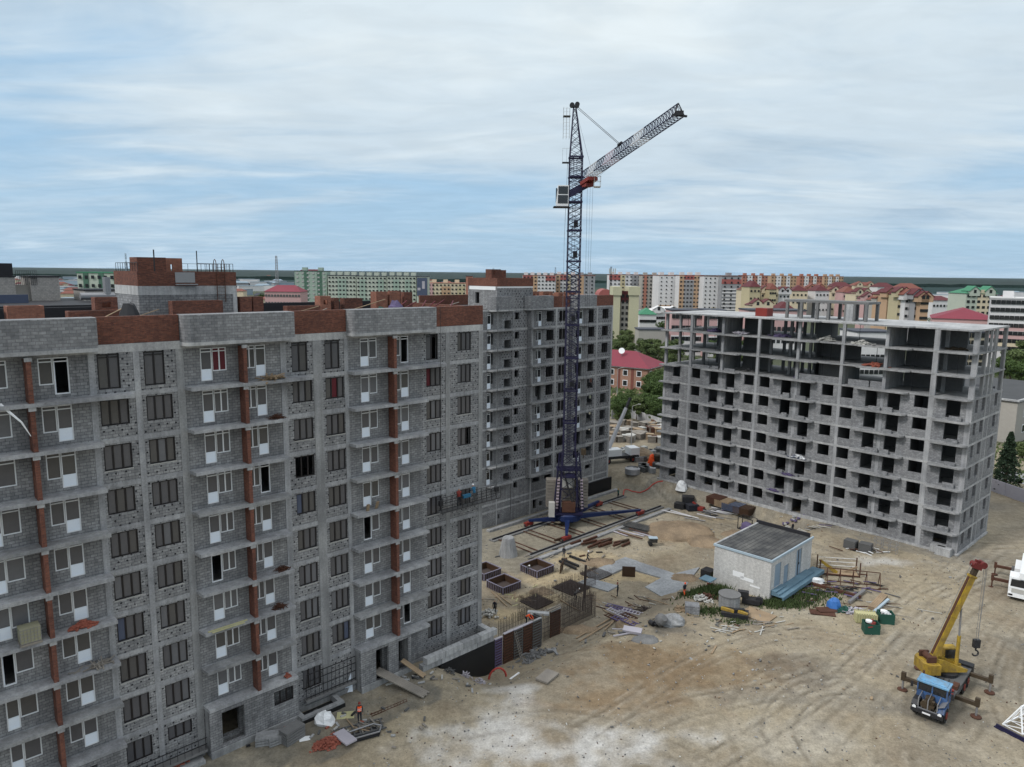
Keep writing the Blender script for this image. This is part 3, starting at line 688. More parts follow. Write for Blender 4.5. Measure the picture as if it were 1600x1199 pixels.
# stair tower
T0, T1 = -11.0, -3.33
MB().wall(T0, T1, 31.01, 34.45, [], -0.02, 0.35).build('tower_wall', 'block_far', Mb); MB().wall(0.331, 6.3, 31.01, 33.9, [(4.0, 4.9, 31.8, 33.5)], T0, 0.35, 'y').build('tower_wall', 'block', Mb)
MB().box(T0, 6.3, 31.01, T1, 6.6, 34.45).box(T1 - 0.3, 0.331, 31.01, T1, 6.3, 34.45).build('tower_wall', 'block', Mb)
MB().box(T0 - 0.01, 0.331, 33.9, T0 + 0.35, 6.3, 34.45).box(T0, -0.022, 34.2, T1, 0.33, 34.45).build('tower_band', 'white', Mb)
MB().box(T0 - 0.03, -0.05, 34.45, T1 + 0.03, 0.3, 35.68).box(T0 - 0.03, 0.3, 34.45, T0 + 0.3, 6.6, 35.68).box(T1 - 0.3, 0.3, 34.45, T1 + 0.03, 6.6, 35.68).box(T0 + 0.3, 6.3, 34.45, T1 - 0.3, 6.6, 35.68).build('tower_parapet', 'brick', Mb)
MB().box(T0 + 0.35, 0.33, 34.2, T1 - 0.3, 6.3, 34.46).build('roof', 'roof_felt', Mb)
for x0, x1, y0, y1, zz_ in [(-9.2, -7.2, 3.2, 4.4, 37.0), (-7.0, -5.9, 3.4, 4.2, 36.9)]: MB().wall(x0, x1, 34.46, zz_, [(x0 + 0.4, x0 + 0.8, zz_ - 0.8, zz_ - 0.3)], y0, 0.15).box(x0, y0 + 0.15, 34.46, x0 + 0.15, y1, zz_).box(x1 - 0.15, y0 + 0.15, 34.46, x1, y1, zz_).box(x0, y1, 34.46, x1, y1 + 0.15, zz_).build('chimney', 'brick', Mb)
for x, y, w, d_, hh in [(1.2, 5.2, 2.4, 0.9, 2.4), (4.6, 5.2, 2.4, 0.9, 2.4), (8.2, 5, 2.2, 0.9, 2.2), (-1.4, 7, 1.4, 0.8, 2.1), (12, 6, 2.0, 0.9, 2.2)]:
    MB().wall(x, x + w, 31.0, 31.0 + hh, [(x + 0.4, x + w - 0.4, 32.0, 32.0 + hh * 0.42)], y, 0.15).box(x, y + 0.15, 31.0, x + 0.15, y + d_, 31 + hh).box(x + w - 0.15, y + 0.15, 31, x + w, y + d_, 31 + hh).box(x, y + d_, 31, x + w, y + d_ + 0.15, 31 + hh).build('chimney', 'brick_lt', Mb)
for k, c, u, w, z0, h in mw:
    if c in (2, 3) and k >= 6 or (k, c) in {(4, 2), (4, 3)}: continue
    if rng.random() < 0.25: continue
    o = inst('window', wmesh(('w', round(w, 2), round(h, 2), 2 if h > 2 else 3), lambda: tri_window(w, h, 2 if h > 2 else 3).mesh('window', 'win_dark')), Mb, (u, 0.12, z0))
for k, c, u, w, a, b in md:
    if (k, c) in {(5, 1), (4, 2), (8, 2)}: continue
    o = inst('balcony_door', wmesh(('d', round(w, 2)), lambda: door_frame(w, 2.32).mesh('balcony_door', 'win_white')), Mb, (u, 0.05, zt(k) - 2.35))
    inst('door_leaf', wmesh(('l', round(w, 2)), lambda: MB().box(0.07, 0.02, 0.06, w - 0.07, 0.06, 0.82).mesh('door_leaf', 'door_white')), o)
    inst('pane', wmesh(('dp', round(w, 2), 'glass_dk'), lambda: MB().box(0.07, 0.03, 0.84, w - 0.07, 0.05, 2.25).mesh('pane', 'glass_dk')), o)
    if c: inst('window', wmesh(('bw', round(b - a, 2), 1), lambda: tri_window(b - a, 1.7, 1, t=0.07, dep=0.09, transom=0.85).mesh('window', 'win_white')), Mb, (a, 0.05, zt(k) - 1.7))
# ------------------------------------------------------------------ R : the block on the right, three top storeys still open frame
fm = FR['R']; Rb = empty('apartment_building', (fm[1], fm[2], 0), fm[0], 'concrete-frame building on the right, its top three storeys still open bare columns', 'building')
V0, V1, RD = -15.6, 32.3, 13.2
rt = lambda k: 20.75 - 3.0 * k
fw = [(-9.87, 1.7), (0.0, 1.7), (2.7, 1.7), (12.7, 1.7), (15.55, 1.7), (25.4, 1.78)]
fd = [(-6.36, 1.63), (-3.32, 1.62), (6.30, 1.62), (9.35, 1.6), (19.0, 1.62), (22.0, 1.62), (29.33, 1.7)]
ops = []
for k in range(7):
    for u, w in fw: ops.append((u, u + w, rt(k) - 1.65, rt(k)))
    for u, w in fd: ops.append((u, u + w, rt(k) - 2.45 if k < 6 else rt(k) - 1.65, rt(k)))
    ops.append((-13.7, -12.2, rt(k) - 1.8, rt(k)))
ops = [o if o != (9.35, 10.95, rt(6) - 1.65, rt(6)) else (9.35, 10.85, rt(6) - 2.6, rt(6)) for o in ops]
hatch = [(-10.5, 5.3, 'block_light'), (5.3, 18.0, 'block_light'), (18.0, V1, 'block_light'), (V0, -10.5, 'block_light')]
for a, b, m in hatch:
    MB().wall(a, b, 0.25, 20.9, [o for o in ops if o[0] >= a - 0.01 and o[1] <= b + 0.01], 0.03, 0.35).build('wall', m, Rb, 'light grey block wall of the closed storeys')
side = [(u, u + w, rt(k) - 1.75, rt(k) + 0.02) for k in range(7) for u, w in [(1.5, 1.05), (4.3, 1.3), (10.1, 1.25)]]
MB().wall(0.385, RD, 0.25, 20.9, side, V1 - 0.35, 0.35, 'y').build('wall', 'block_light', Rb, 'light grey block end wall')
bk = [(u, u + 1.7, rt(k) - 1.65, rt(k)) for k in range(7) for u in (-13.6, -9.8, -6, -2, 3, 7.5, 12.7, 16, 20.5, 25.4, 29)]
MB().wall(V0, V1, 0.25, 20.9, bk, RD, 0.35).build('wall', 'block_light', Rb); MB().wall(0.385, RD, 0.25, 20.9, [(6, 7.7, rt(k) - 1.65, rt(k)) for k in range(7)], V0, 0.35, 'y').build('wall', 'block_light', Rb)
for k in range(0, 11):
    z = 3.0 * k
    y0 = -0.02 if k >= 7 else 0.39
    MB().box(V0 - 0.02 if k >= 7 else V0 + 0.36, y0, z - 0.22, V1 + 0.02 if k >= 7 else V1 - 0.36, RD + (0.4 if k >= 7 else 0), z).build('floor_slab', 'concrete_lt' if k == 10 else 'concrete', Rb)
    if 0 < k < 7: MB().box(V0, -0.01, z - 0.26, V1 + 0.03, 0.03, z + 0.02).box(V1, 0.031, z - 0.26, V1 + 0.03, RD, z + 0.02).build('floor_band', 'concrete_lt', Rb)
    if k:
        for a, b, cut in [(-15.9, -12.1, 0), (-7.4, -0.7, 1), (4.8, 11.9, 1), (17.7, 24.7, 1), (27.9, 32.3, 1)]:
            if k == 10 and a < -15: b = -12.4
            MB().prism([(a, -0.021), (a + 0.1, -1.12), (b - 0.35, -1.12), (b, -0.6), (b, -0.021)], z - 0.2, z - 0.003).build('balcony', 'concrete', Rb)
fcols = [-15.35, -10.3, -4.25, 2.1, 8.65, 15.3, 21.3, 27.5, 32.05]
for x in fcols:
    w = 0.22 if x not in (27.5, 32.05) else 0.33
    MB().box(x - w, 0.0, 0.25, x + w, 0.029, 20.9).build('column', 'concrete_md', Rb)
    for k in range(7, 10): MB().box(x - w, 0.02, 3 * k, x + w, 0.42, 3 * k + 2.78).build('column', 'concrete_md', Rb)
for y in (4.2, 8.6, 12.8):
    for x in (-15.3, -10.3, -7.0, 2.1, 5.4, 8.65, 21.3, 27.5, 32.05):
        for k in range(7, 10): MB().box(x - 0.2, y - 0.2, 3 * k, x + 0.2, y + 0.2, 3 * k + 2.78).build('column', 'concrete', Rb)
for x, y in [(V1 + 0.0, 6.1), (V1 + 0.0, 7.9), (V1, RD - 0.2)]:
    MB().box(V1 + 0.001, y - 0.12, 0.25, V1 + 0.032, y + 0.12, 20.9).build('column', 'concrete_lt', Rb)
    for k in range(7, 10): MB().box(V1 - 0.3, y - 0.15, 3 * k, V1, y + 0.15, 3 * k + 2.78).build('column', 'concrete_lt', Rb)
for k in range(7, 10):                       # shear walls and lift cores left bare
    z = 3 * k
    MB().box(-4.2, 0.5, z, -3.98, 5.6, z + 2.78).build('shear_wall', 'concrete', Rb)
    MB().box(-3.97, 6.2, z, 1.2, 6.4, z + 2.78).build('shear_wall', 'concrete_dk', Rb)
    MB().box(8.8, 5.5, z, 9.0, 12.5, z + 2.78).build('shear_wall', 'concrete_dk', Rb)
    MB().box(9.0, 7.2, z, 15.0, 7.4, z + 2.78).build('shear_wall', 'concrete_dk', Rb) if k != 9 else None
    MB().box(15.35, 0.6, z, 15.6, 5.8, z + 2.78).build('shear_wall', 'concrete', Rb) if k == 7 else None
    MB().box(21.35, 0.6, z, 21.6, 6.4, z + 2.78).build('shear_wall', 'concrete', Rb)
    MB().box(21.6, 6.6, z, 29.2, 6.8, z + 2.78).build('shear_wall', 'concrete_dk', Rb)
MB().box(10.7, 3, 21, 15.0, 3.2, 23.78).build('shear_wall', 'concrete_dk', Rb)
for a, b, h in [(-9.9, -6.7, 0.45), (-6.2, -5, 0.5), (-3.9, -2, 0.35), (8.9, 15, 0.9), (16.3, 19.2, 0.9), (19.4, 21, 0.95)]:
    MB().box(a, 0.3, 21.0, b, 0.5, 21 + h).build('block_course', 'block_light', Rb)
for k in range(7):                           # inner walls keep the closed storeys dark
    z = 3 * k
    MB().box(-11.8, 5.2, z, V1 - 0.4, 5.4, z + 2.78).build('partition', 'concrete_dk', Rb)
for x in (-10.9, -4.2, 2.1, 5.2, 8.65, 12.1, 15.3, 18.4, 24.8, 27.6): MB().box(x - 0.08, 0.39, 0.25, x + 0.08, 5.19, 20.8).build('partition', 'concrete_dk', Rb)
for k in range(1, 7):                        # low block upstands on the balconies
    z = 3 * k
    for u, w, h in [(-5.7, 2.9, 0.62), (-2.6, 1.3, 0.45), (6.9, 1.0, 0.7), (8.9, 1.6, 0.55), (19.7, 1.7, 0.7), (21.7, 1.3, 0.7), (29.9, 1.4, 0.7)]:
        if rng.random() < 0.92: MB().box(u, -0.45, z, u + w * rng.uniform(0.75, 1.05), -0.22, z + h * rng.uniform(0.7, 1.1)).build('block_course', 'block_light', Rb)
MB().box(V0 - 0.25, -0.3, -0.3, V1 + 0.25, 0.0, 0.24).box(V1 + 0.0, 0.0, -0.3, V1 + 0.25, RD, 0.24).build('plinth', 'concrete_lt', Rb)
# lift head and stair frame on the roof
for a, b, c in [(4.6, 17.2, 7.6)]:
    for x in (4.9, 7.2, 9.7, 11.4, 14.0, 15.2, 16.9):
        for y in (3.2, 7.2): MB().box(x - 0.2, y - 0.2, 30.0, x + 0.2, y + 0.2, 32.5).build('roof_column', 'concrete_dk', Rb)
    MB().box(4.4, 3.0, 32.5, 17.2, 7.5, 32.85).build('roof_slab', 'concrete_dk', Rb, 'rough slab over the unfinished lift head')
    MB().box(14.1, 2.96, 30, 15.1, 3.1, 32.49).build('roof_wall', 'concrete_lt', Rb)
# ------------------------------------------------------------------ lattice helpers
def lat_box(m, p0, p1, w0, w1, n, rc=0.07, rb=0.035, up=(0, 1, 0), h0=None, h1=None, cross=True):
    """square lattice between p0 and p1, widths w0 -> w1"""
    p0, p1 = Vector(p0), Vector(p1); d = (p1 - p0).normalized(); a = Vector(up).cross(d).normalized(); b = d.cross(a)
    h0 = h0 or w0; h1 = h1 or w1
    def ring(t):
        c = p0.lerp(p1, t); w = w0 + (w1 - w0) * t; h = h0 + (h1 - h0) * t
        return [c + a * w / 2 * sx + b * h / 2 * sy for sx, sy in ((-1, -1), (1, -1), (1, 1), (-1, 1))]
    R0, R1 = ring(0), ring(1)
    for k in range(4): m.tube(R0[k], R1[k], rc, 4)
    prev = R0
    for i in range(1, n + 1):
        cur = ring(i / n)
        for k in range(4):
            k2 = (k + 1) % 4
            m.tube(prev[k], cur[k2], rb, 3)
            if cross: m.tube(prev[k2], cur[k], rb, 3)
            if i % 2 == 0 or i == n: m.tube(cur[k], cur[k2], rb, 3)
        prev = cur
    return m
TC = (9.0, 110.5, PIT); TCz = lambda z: z - PIT
T = empty('tower_crane', TC, 0, 'tall dark blue lattice tower crane with inclined jib between the buildings', 'tower crane')
def P(x, y, z): return (x - TC[0], y - TC[1], z - PIT)
# bogies and spreading arms standing on the rails
for (px, py), nm in zip([(826, 823), (885, 846), (1000, 806), (935, 792)], range(4)):
    bx, by, bz = at(px, py); b_ = Vector((bx - TC[0], by - TC[1], 0.2)); c_ = Vector((0, 0, 1.5)); c_ += (b_ - c_).normalized() * 1.6
    dv = (b_ - c_); dv.z = 0; dv.normalize(); pp = Vector((-dv.y, dv.x, 0)); m = MB(); i = len(m.v)
    A0, B0 = c_, b_ + Vector((0, 0, 0.75))
    for q, w, h0, h1 in ((A0, 0.38, -0.5, 0.2), (B0, 0.18, -0.12, 0.18)):
        for sx, hz in ((-1, h0), (1, h0), (1, h1), (-1, h1)): m.v.append(tuple(q + pp * sx * w + Vector((0, 0, hz))))
    for k in range(4): m.f.append((i + k, i + (k + 1) % 4, i + 4 + (k + 1) % 4, i + 4 + k))
    m.f += [(i + 3, i + 2, i + 1, i), (i + 4, i + 5, i + 6, i + 7)]
    m.build('undercarriage_arm', 'base_blue', T)
    ml = MB().obox(tuple(b_ + Vector((0, 0, 0.35))), 1.6, 0.6, 0.5, FR['M'][0]); bg_ = ml.build('bogie', 'red_paint', T)
    u_ = Vector((math.cos(FR['M'][0]), math.sin(FR['M'][0]), 0)); n_ = Vector((-u_.y, u_.x, 0))
    for s_ in (-0.6, 0.6): MB().tube(tuple(b_ + u_ * s_ - n_ * 0.12 + Vector((0, 0, 0.15))), tuple(b_ + u_ * s_ + n_ * 0.12 + Vector((0, 0, 0.15))), 0.33, 12).build('wheel', 'steel_dk', bg_)
MB().lathe([(1.9, 0.9), (2.1, 1.1), (2.1, 1.9), (1.9, 2.1)], n=20).build('slewing_ring', 'base_blue', T)
MB().box(-2.2, -1.8, 2.1, 2.2, 2.2, 2.45).build('platform', 'crane_blue', T)
for k in range(9): MB().obox((-0.1 - 0.9 * (k > 20), 1.4, 2.8 + k * 0.5), 6.6, 1.5, 0.42, 0.0).build('ballast_block', 'wood_grey', T)
for sx in (-2.05, 1.9):
    m = lat_box(MB(), (sx + 0.15, -0.6, 2.5), (sx * 0.62 + 0.1, -0.2, 11.6), 0.75, 0.6, 9, 0.08, 0.045); m.build('portal_leg', 'crane_blue', T)
    m = MB()
    for k in range(10): m.box(sx - 0.1 + 0.15 - sx * 0.012 * k, -1.1, 2.9 + k * 0.5, sx + 0.3 + 0.15 - sx * 0.012 * k, -1.02, 3.12 + k * 0.5)
    m.build('warning_marks', 'crane_pink', T)
m = lat_box(MB(), (0.0, -0.4, 2.5), (0.0, -0.2, 11.6), 2.6, 2.2, 5, 0.09, 0.05); m.build('portal_frame', 'crane_blue', T)
MB().box(-1.0, -1.7, 8.0, 0.9, -0.5, 8.5).box(-1.9, -1.2, 9.0, 1.9, 0.9, 9.25).build('gantry', 'crane_blue', T)
MB().box(-1.0, -1.9, 2.6, 1.0, -1.0, 4.2).build('winch', 'rust', T)
MB().box(-1.0, -1.0, 6.3, 0.8, -0.2, 8.0).build('machinery_house', 'offwhite', T)
MB().box(-3.1, -2.2, 1.9, -2.2, -1.3, 4.2).build('control_cabinet', 'offwhite', T)
MB().tube((0.6, -1.6, 4), (-0.9, -1.6, 9), 0.13, 6).tube((0.9, -1.6, 3), (0.5, -1.6, 8.5), 0.08, 6).build('erecting_strut', 'steel_dk', T)
zs_ = [11.6, 16.5, 21.5, 26.5, 31.5, 36.5, 41.0, 45.5, 49.6, 53.2, 56.0]
for a, b in zip(zs_, zs_[1:]):
    lat_box(MB(), (0, 0, a), (0, 0, b), 1.85, 1.85, 5, 0.085, 0.04).build('mast_section', 'crane_blue', T)
    MB().box(-1.05, -1.05, b - 0.12, 1.05, -0.9, b + 0.12).box(-1.05, 0.9, b - 0.12, 1.05, 1.05, b + 0.12).box(-1.05, -0.9, b - 0.12, -0.9, 0.9, b + 0.12).box(0.9, -0.9, b - 0.12, 1.05, 0.9, b + 0.12).build('mast_collar', 'crane_blue', T)
for k in range(0, 30): pass
m = MB().tube((-0.35, 0, 11), (-0.35, 0, 55.5), 0.03, 4).tube((0.1, 0, 11), (0.1, 0, 55.5), 0.03, 4)
for k in range(90): m.tube((-0.35, 0, 11.4 + k * 0.49), (0.1, 0, 11.4 + k * 0.49), 0.02, 3)
m.build('ladder', 'crane_blue', T)
for z in (22.0, 32, 41.5, 46): MB().box(-0.6, -0.6, z, 0.6, 0.6, z + 0.07).box(-0.1, -0.3, z, 0.5, 0.3, z + 1.0).build('rest_platform', 'steel_dk', T)
lat_box(MB(), (0, 0, 56.0), (-0.35, 0, 63.0), 1.8, 0.35, 7, 0.085, 0.035).build('tower_head', 'crane_blue', T)
MB().box(-0.95, -0.35, 63.0, 0.25, 0.35, 63.25).tube((-0.75, -0.3, 63.3), (-0.75, 0.3, 63.3), 0.35, 12).tube((0.0, -0.3, 63.4), (0.0, 0.3, 63.4), 0.35, 12).build('head_sheaves', 'steel_dk', T)
m = MB()
for z in (55.3, 61.8): m.box(-2.0, -0.4, z - 0.15, -0.95, 0.4, z)
m.build('access_platform', 'steel_dk', T)
m = MB()
for x in (-1.95, -1.5, -1.05):
    for y in (-0.4, 0.4): m.tube((x, y, 58.6), (x, y, 63.0), 0.02, 3)
for k in range(9): m.tube((-1.95, -0.4, 58.8 + k * 0.5), (-1.05, -0.4, 58.8 + k * 0.5), 0.015, 3).tube((-1.95, 0.4, 58.8 + k * 0.5), (-1.95, -0.4, 58.8 + k * 0.5), 0.015, 3)
for x in (-2.0, -1.4): m.tube((x, -0.4, 55.3), (x, -0.4, 57.2), 0.02, 3)
m.tube((-2.0, -0.4, 57.2), (-1.0, -0.4, 57.2), 0.02, 3).build('ladder_cage', 'offwhite', T)
MB().tube((-1.45, 0.1, 44), (-1.2, 0.1, 55.4), 0.035, 4).tube((-1.45, 0.1, 44), (-1.45, 0.1, 14), 0.03, 4).build('cable_duct', 'steel', T)
# cabin
cb_ = MB().xprism([(-2.75, 48.9), (-1.05, 48.9), (-1.05, 51.9), (-2.6, 51.9), (-2.85, 49.6)], -1.2, 0.5).build('operator_cabin', 'white', T)
MB().box(-2.6, -1.23, 49.3, -1.15, -1.19, 50.5).box(-2.55, -1.23, 50.65, -1.15, -1.19, 51.75).box(-2.88, -1.0, 49.6, -2.7, 0.3, 51.5).build('cabin_glass', 'glass_dk', cb_)
MB().box(-3.2, -1.5, 48.75, -0.95, 0.7, 48.9).build('cabin_floor', 'steel_dk', cb_)
MB().obox((0.2, -0.9, 51.3), 3.8, 0.35, 1.0, 0.0, 0, -0.5).build('slewing_bracket', 'crane_blue', T)
# jib
J0 = Vector(P(9.9, 110.0, 49.7)); J1 = Vector(P(19.0, 88.0, 54.7)); jd = (J1 - J0); jl = jd.length; jd.normalize(); jp = Vector((jd.y * -1, jd.x, 0)).normalized(); ju = Vector(jp).cross(jd) * -1
if ju.z < 0: ju = -ju
NS = 10
def jr(t, taper=1.0):
    c = J0.lerp(J1, t); return c - jp * 0.72, c + jp * 0.72, c + ju * (1.45 if 0.02 < t else 0.9)
for s_ in range(NS):
    m = MB(); n = 4
    for q in range(n):
        t0 = (s_ + q / n) / NS; t1 = (s_ + (q + 1) / n) / NS; a0, b0, c0 = jr(t0); a1, b1, c1 = jr(t1)
        for u, v in ((a0, a1), (b0, b1), (c0, c1)): m.tube(u, v, 0.07, 4)
        tm = (t0 + t1) / 2; am, bm, cm = jr(tm)
        for u, v in ((a0, cm), (cm, a1), (b0, cm), (cm, b1), (a0, b0), (a0, b1), (a1, b1)): m.tube(u, v, 0.035, 3)
    m.build('jib_section', ['crane_blue', 'crane_white', 'crane_blue', 'crane_pink', 'crane_blue'][s_ % 5] if s_ not in (8, 9) else 'crane_blue', T)
a, b, c = jr(1.0)
MB().tube(a - jp * 0.25, b + jp * 0.3, 0.16, 4).tube(a, c, 0.07, 4).tube(b, c, 0.07, 4).obox(tuple(J1 + ju * 0.25), 0.9, 0.7, 0.5).build('jib_tip', 'steel_dk', T)
top = Vector((-0.35, 0, 63.3)); mid = jr(0.46)[2]
MB().tube(top + jp * 0.2, mid + jp * 0.15, 0.035, 4).tube(top - jp * 0.2, mid - jp * 0.15, 0.035, 4).tube(mid + ju * 0.1 - jd * 0.5, mid + ju * 0.15 + jd * 0.4, 0.2, 5).build('pendant_line', 'steel_dk', T)
MB().tube(top, jr(0.12)[2], 0.018, 3).tube(jr(0.98)[0] - ju * 0.1, J0 + jd * 2 - ju * 0.9, 0.018, 3).build('trolley_rope', 'steel_dk', T)
tq = J0 + jd * 2.1 - ju * 0.5
MB().obox(tuple(tq), 2.6, 1.5, 0.5, math.atan2(jd.y, jd.x), 0, -math.asin(jd.z)).obox(tuple(tq - ju * 0.45 - jd * 0.4), 1.3, 1.2, 0.5, math.atan2(jd.y, jd.x)).build('trolley', 'red_paint', T)
cg = tq + jd * 1.5 + Vector((0.5, 0, -0.6)); m = MB()
for sx in (-1, 1):
    for sy in (-1, 1): m.tube(cg + Vector((sx * 0.45, sy * 0.45, -0.6)), cg + Vector((sx * 0.45, sy * 0.45, 0.8)), 0.03, 4)
for z in (-0.6, 0.1, 0.8):
    for q in range(4):
        e = [(-1, -1), (1, -1), (1, 1), (-1, 1)]; f_, g_ = e[q], e[(q + 1) % 4]; m.tube(cg + Vector((f_[0] * 0.45, f_[1] * 0.45, z)), cg + Vector((g_[0] * 0.45, g_[1] * 0.45, z)), 0.03, 4)
m.box(cg.x - 0.45, cg.y - 0.45, cg.z - 0.75, cg.x + 0.45, cg.y + 0.45, cg.z - 0.6).build('service_cage', 'offwhite', T)
hz = 13.0; hx, hy = tq.x + 0.2, tq.y - 0.6
MB().tube((hx - 0.45, hy, tq.z - 0.4), (hx - 0.2, hy, hz), 0.02, 3).tube((hx + 0.35, hy, tq.z - 0.4), (hx + 0.15, hy, hz), 0.02, 3).tube((hx + 0.0, hy + .3, tq.z - 0.4), (hx, hy + .2, hz), 0.015, 3).build('hoist_rope', 'steel_dk', T)
MB().box(hx - 0.35, hy - 0.2, hz - 0.9, hx + 0.35, hy + 0.3, hz).tube((hx, hy, hz - 0.9), (hx, hy, hz - 1.4), 0.07, 6).build('hook_block', 'yellow_dk', T)

# ------------------------------------------------------------------ rails of the tower crane
mu = FR['M'][0]
def mw_(u, v, z): return to_world('M', u, v, z)
for v, lab in ((4.75, 'long dark crane rail nearest the middle building'), (12.6, 'long dark crane rail on the open side of the track')):
    p = mw_(-16.0, v, PIT); t = empty('crane_rail', p, mu, lab, 'rail', 'rails of the tower crane')
    MB().box(0, -0.06, 0.16, 31.8, 0.06, 0.36).build('rail_head', 'steel_dk', t); MB().box(-0.2, -0.55, -0.05, 32.0, 0.55, 0.15).build('rail_beam', 'concrete_dk', t)
for k in range(12):
    p = mw_(-15.2 + 2.6 * k + (-1.5 if k % 2 else 0), 8.7, PIT + 0.12); o = MB().box(-0.07, -3.45, 0, 0.07, 3.45, 0.10).build('tie_bar', 'rust')
    o.location = p; o.rotation_euler = (0, 0, mu); tag(o, 'thin rusty tie bar across the crane track', 'tie bar', 'tie bars between the crane rails')
for v, u0, u1, z, mm, lab in ((14.3, -16, 16, 0.25, 'concrete', 'low pale concrete edging strip beside the outer crane rail'), (1.6, -14, 18, 0.35, 'concrete', 'low concrete kerb between the middle building and the track')):
    o = MB().box(u0, -0.35, -0.2, u1, 0.35, z).build('concrete_kerb', mm); p = mw_(0, v, PIT); o.location = p; o.rotation_euler = (0, 0, mu); tag(o, lab, 'kerb')
# ------------------------------------------------------------------ yellow truck crane with its blue cab
tx, ty = 40.8, 62.1; trz = math.atan2(-0.72, -0.69)
K = empty('truck_crane', (tx, ty, 0), trz, 'yellow telescopic truck crane with a blue cab, outriggers spread and bonnet open', 'truck crane')
MB().box(-1.1, -0.45, 0.95, 8.6, -0.25, 1.2).box(-1.1, 0.25, 0.95, 8.6, 0.45, 1.2).box(-1.0, -0.25, 1.0, -0.8, 0.25, 1.15).box(3, -0.25, 1.0, 3.2, 0.25, 1.15).build('chassis', 'steel_dk', K)
MB().prism([(-1.2, -1.25), (5.9, -1.25), (5.9, 1.25), (-1.2, 1.25)], 1.25, 1.42).build('deck', 'cloth_grey', K)
MB().box(-1.3, -1.3, 0.75, -0.55, 1.3, 1.62).build('rear_beam_box', 'steel_dk', K)
def wheel(x, y, r=0.62, w=0.42, par=K):
    o = MB().tube((0, -w / 2, 0), (0, w / 2, 0), r, 18).build('wheel', 'rubber', par, loc=(x, y, r)); s_ = 1 if y > 0 else -1
    MB().tube((0, s_ * (w / 2 + 0.002), 0), (0, s_ * (w / 2 + 0.05), 0), r * 0.5, 12).build('rim', 'red_paint', o)
for x in (0.4, 1.8, 7.75):
    for y in (-1.02, 1.02): wheel(x, y)
for x in (-0.25 + 0.25, 5.05):
    for sy in (-1, 1):
        o = MB().box(x - 0.16, sy * 0.9, 1.0, x + 0.16, sy * 2.85, 1.32).obox((x, sy * 2.85, 1.35), 0.3, 0.35, 0.75).build('outrigger', 'yellow_dk', K)
        MB().tube((x, sy * 2.85, 0.1), (x, sy * 2.85, 1.1), 0.09, 8).build('jack', 'steel', o); MB().lathe([(0.42, 0.02), (0.42, 0.09), (0.15, 0.16)], (x, sy * 2.85), 12).build('foot_pad', 'rust', o)
# cab: body shell with window openings, blue roof, open engine bay in front
cab = MB().box(6.35, -1.15, 1.25, 7.6, 1.15, 1.95).box(6.35, -1.15, 1.95, 6.5, 1.15, 2.75).box(6.5, -1.15, 1.95, 6.62, -1.05, 2.75).box(6.5, 1.05, 1.95, 6.62, 1.15, 2.75).box(7.45, -1.15, 1.95, 7.6, -1.05, 2.75).box(7.45, 1.05, 1.95, 7.6, 1.15, 2.75).box(7.52, -0.05, 1.95, 7.6, 0.05, 2.75).build('cab', 'cab_blue', K)
MB().box(6.3, -1.2, 2.75, 7.72, 1.2, 2.86).box(6.45, -1.0, 2.86, 7.5, 1.0, 2.91).build('cab_roof', 'cab_roof', K)
MB().box(7.5, -1.05, 1.97, 7.53, -0.06, 2.73).box(7.5, 0.06, 1.97, 7.53, 1.05, 2.73).box(6.62, -1.12, 1.97, 7.45, -1.1, 2.73).box(6.62, 1.1, 1.97, 7.45, 1.12, 2.73).build('windscreen', 'glass_dk', cab)
MB().box(6.9, 0.0, 0, 7.0, 0.4, 0.05) 
for sy in (-1, 1):
    MB().xprism([(7.0, 0.95), (8.6, 0.95), (8.7, 1.1), (8.35, 1.42), (7.2, 1.42)], sy * 0.72, sy * 1.22).build('mudguard', 'cab_blue' if sy > 0 else 'steel_dk', K)
    MB().tube((7.62, sy * 1.2, 2.4), (7.75, sy * 1.55, 2.45), 0.02, 5).box(7.7, sy * 1.42, 2.1, 7.75, sy * 1.62, 2.6).build('mirror', 'steel_dk', K)
    MB().tube((8.78, sy * 0.95, 0.98), (8.84, sy * 0.95, 0.98), 0.15, 12).build('headlight', 'white', K)
MB().box(7.65, -0.45, 1.0, 8.6, 0.45, 1.35).obox((8.0, 0, 1.6), 0.7, 0.5, 0.45).tube((7.8, -0.3, 1.8), (8.5, -0.2, 1.5), 0.09, 8).tube((8.2, 0.3, 1.2), (8.4, 0.35, 1.75), 0.12, 8).tube((8.5, -0.3, 1.35), (8.62, -0.3, 1.35), 0.28, 12).build('engine', 'yellow_dk', K)
MB().box(8.58, -0.75, 0.9, 8.66, 0.75, 0.98).box(8.58, -0.75, 0.98, 8.66, -0.67, 1.8).box(8.58, 0.67, 0.98, 8.66, 0.75, 1.8).box(8.58, -0.04, 0.98, 8.66, 0.04, 1.8).tube((7.62, -0.7, 1.95), (8.6, -0.72, 1.78), 0.035, 6).tube((7.62, 0.7, 1.95), (8.6, 0.72, 1.78), 0.035, 6).tube((7.62, 0, 2.0), (8.6, 0, 1.82), 0.03, 6).build('bonnet_frame', 'steel', K)
MB().obox((8.05, 1.0, 1.62), 1.2, 0.5, 0.04, 0, 0.5).build('bonnet_side', 'steel', K)
MB().box(8.68, -1.2, 0.6, 8.86, 1.2, 0.92).build('bumper', 'steel_dk', K); MB().box(8.862, -0.3, 0.68, 8.875, 0.3, 0.82).build('number_plate', 'white', K)
m = MB()
rr = random.Random(5)
for k in range(6): m.obox((5.2 + rr.uniform(-0.5, 0.5), 0.6 + rr.uniform(-0.5, 0.4), 1.5 + rr.uniform(0, 0.1)), rr.uniform(.2, .6), rr.uniform(.1, .3), 0.12, rr.uniform(0, 3))
m.build('tool_box', 'red_paint', K)
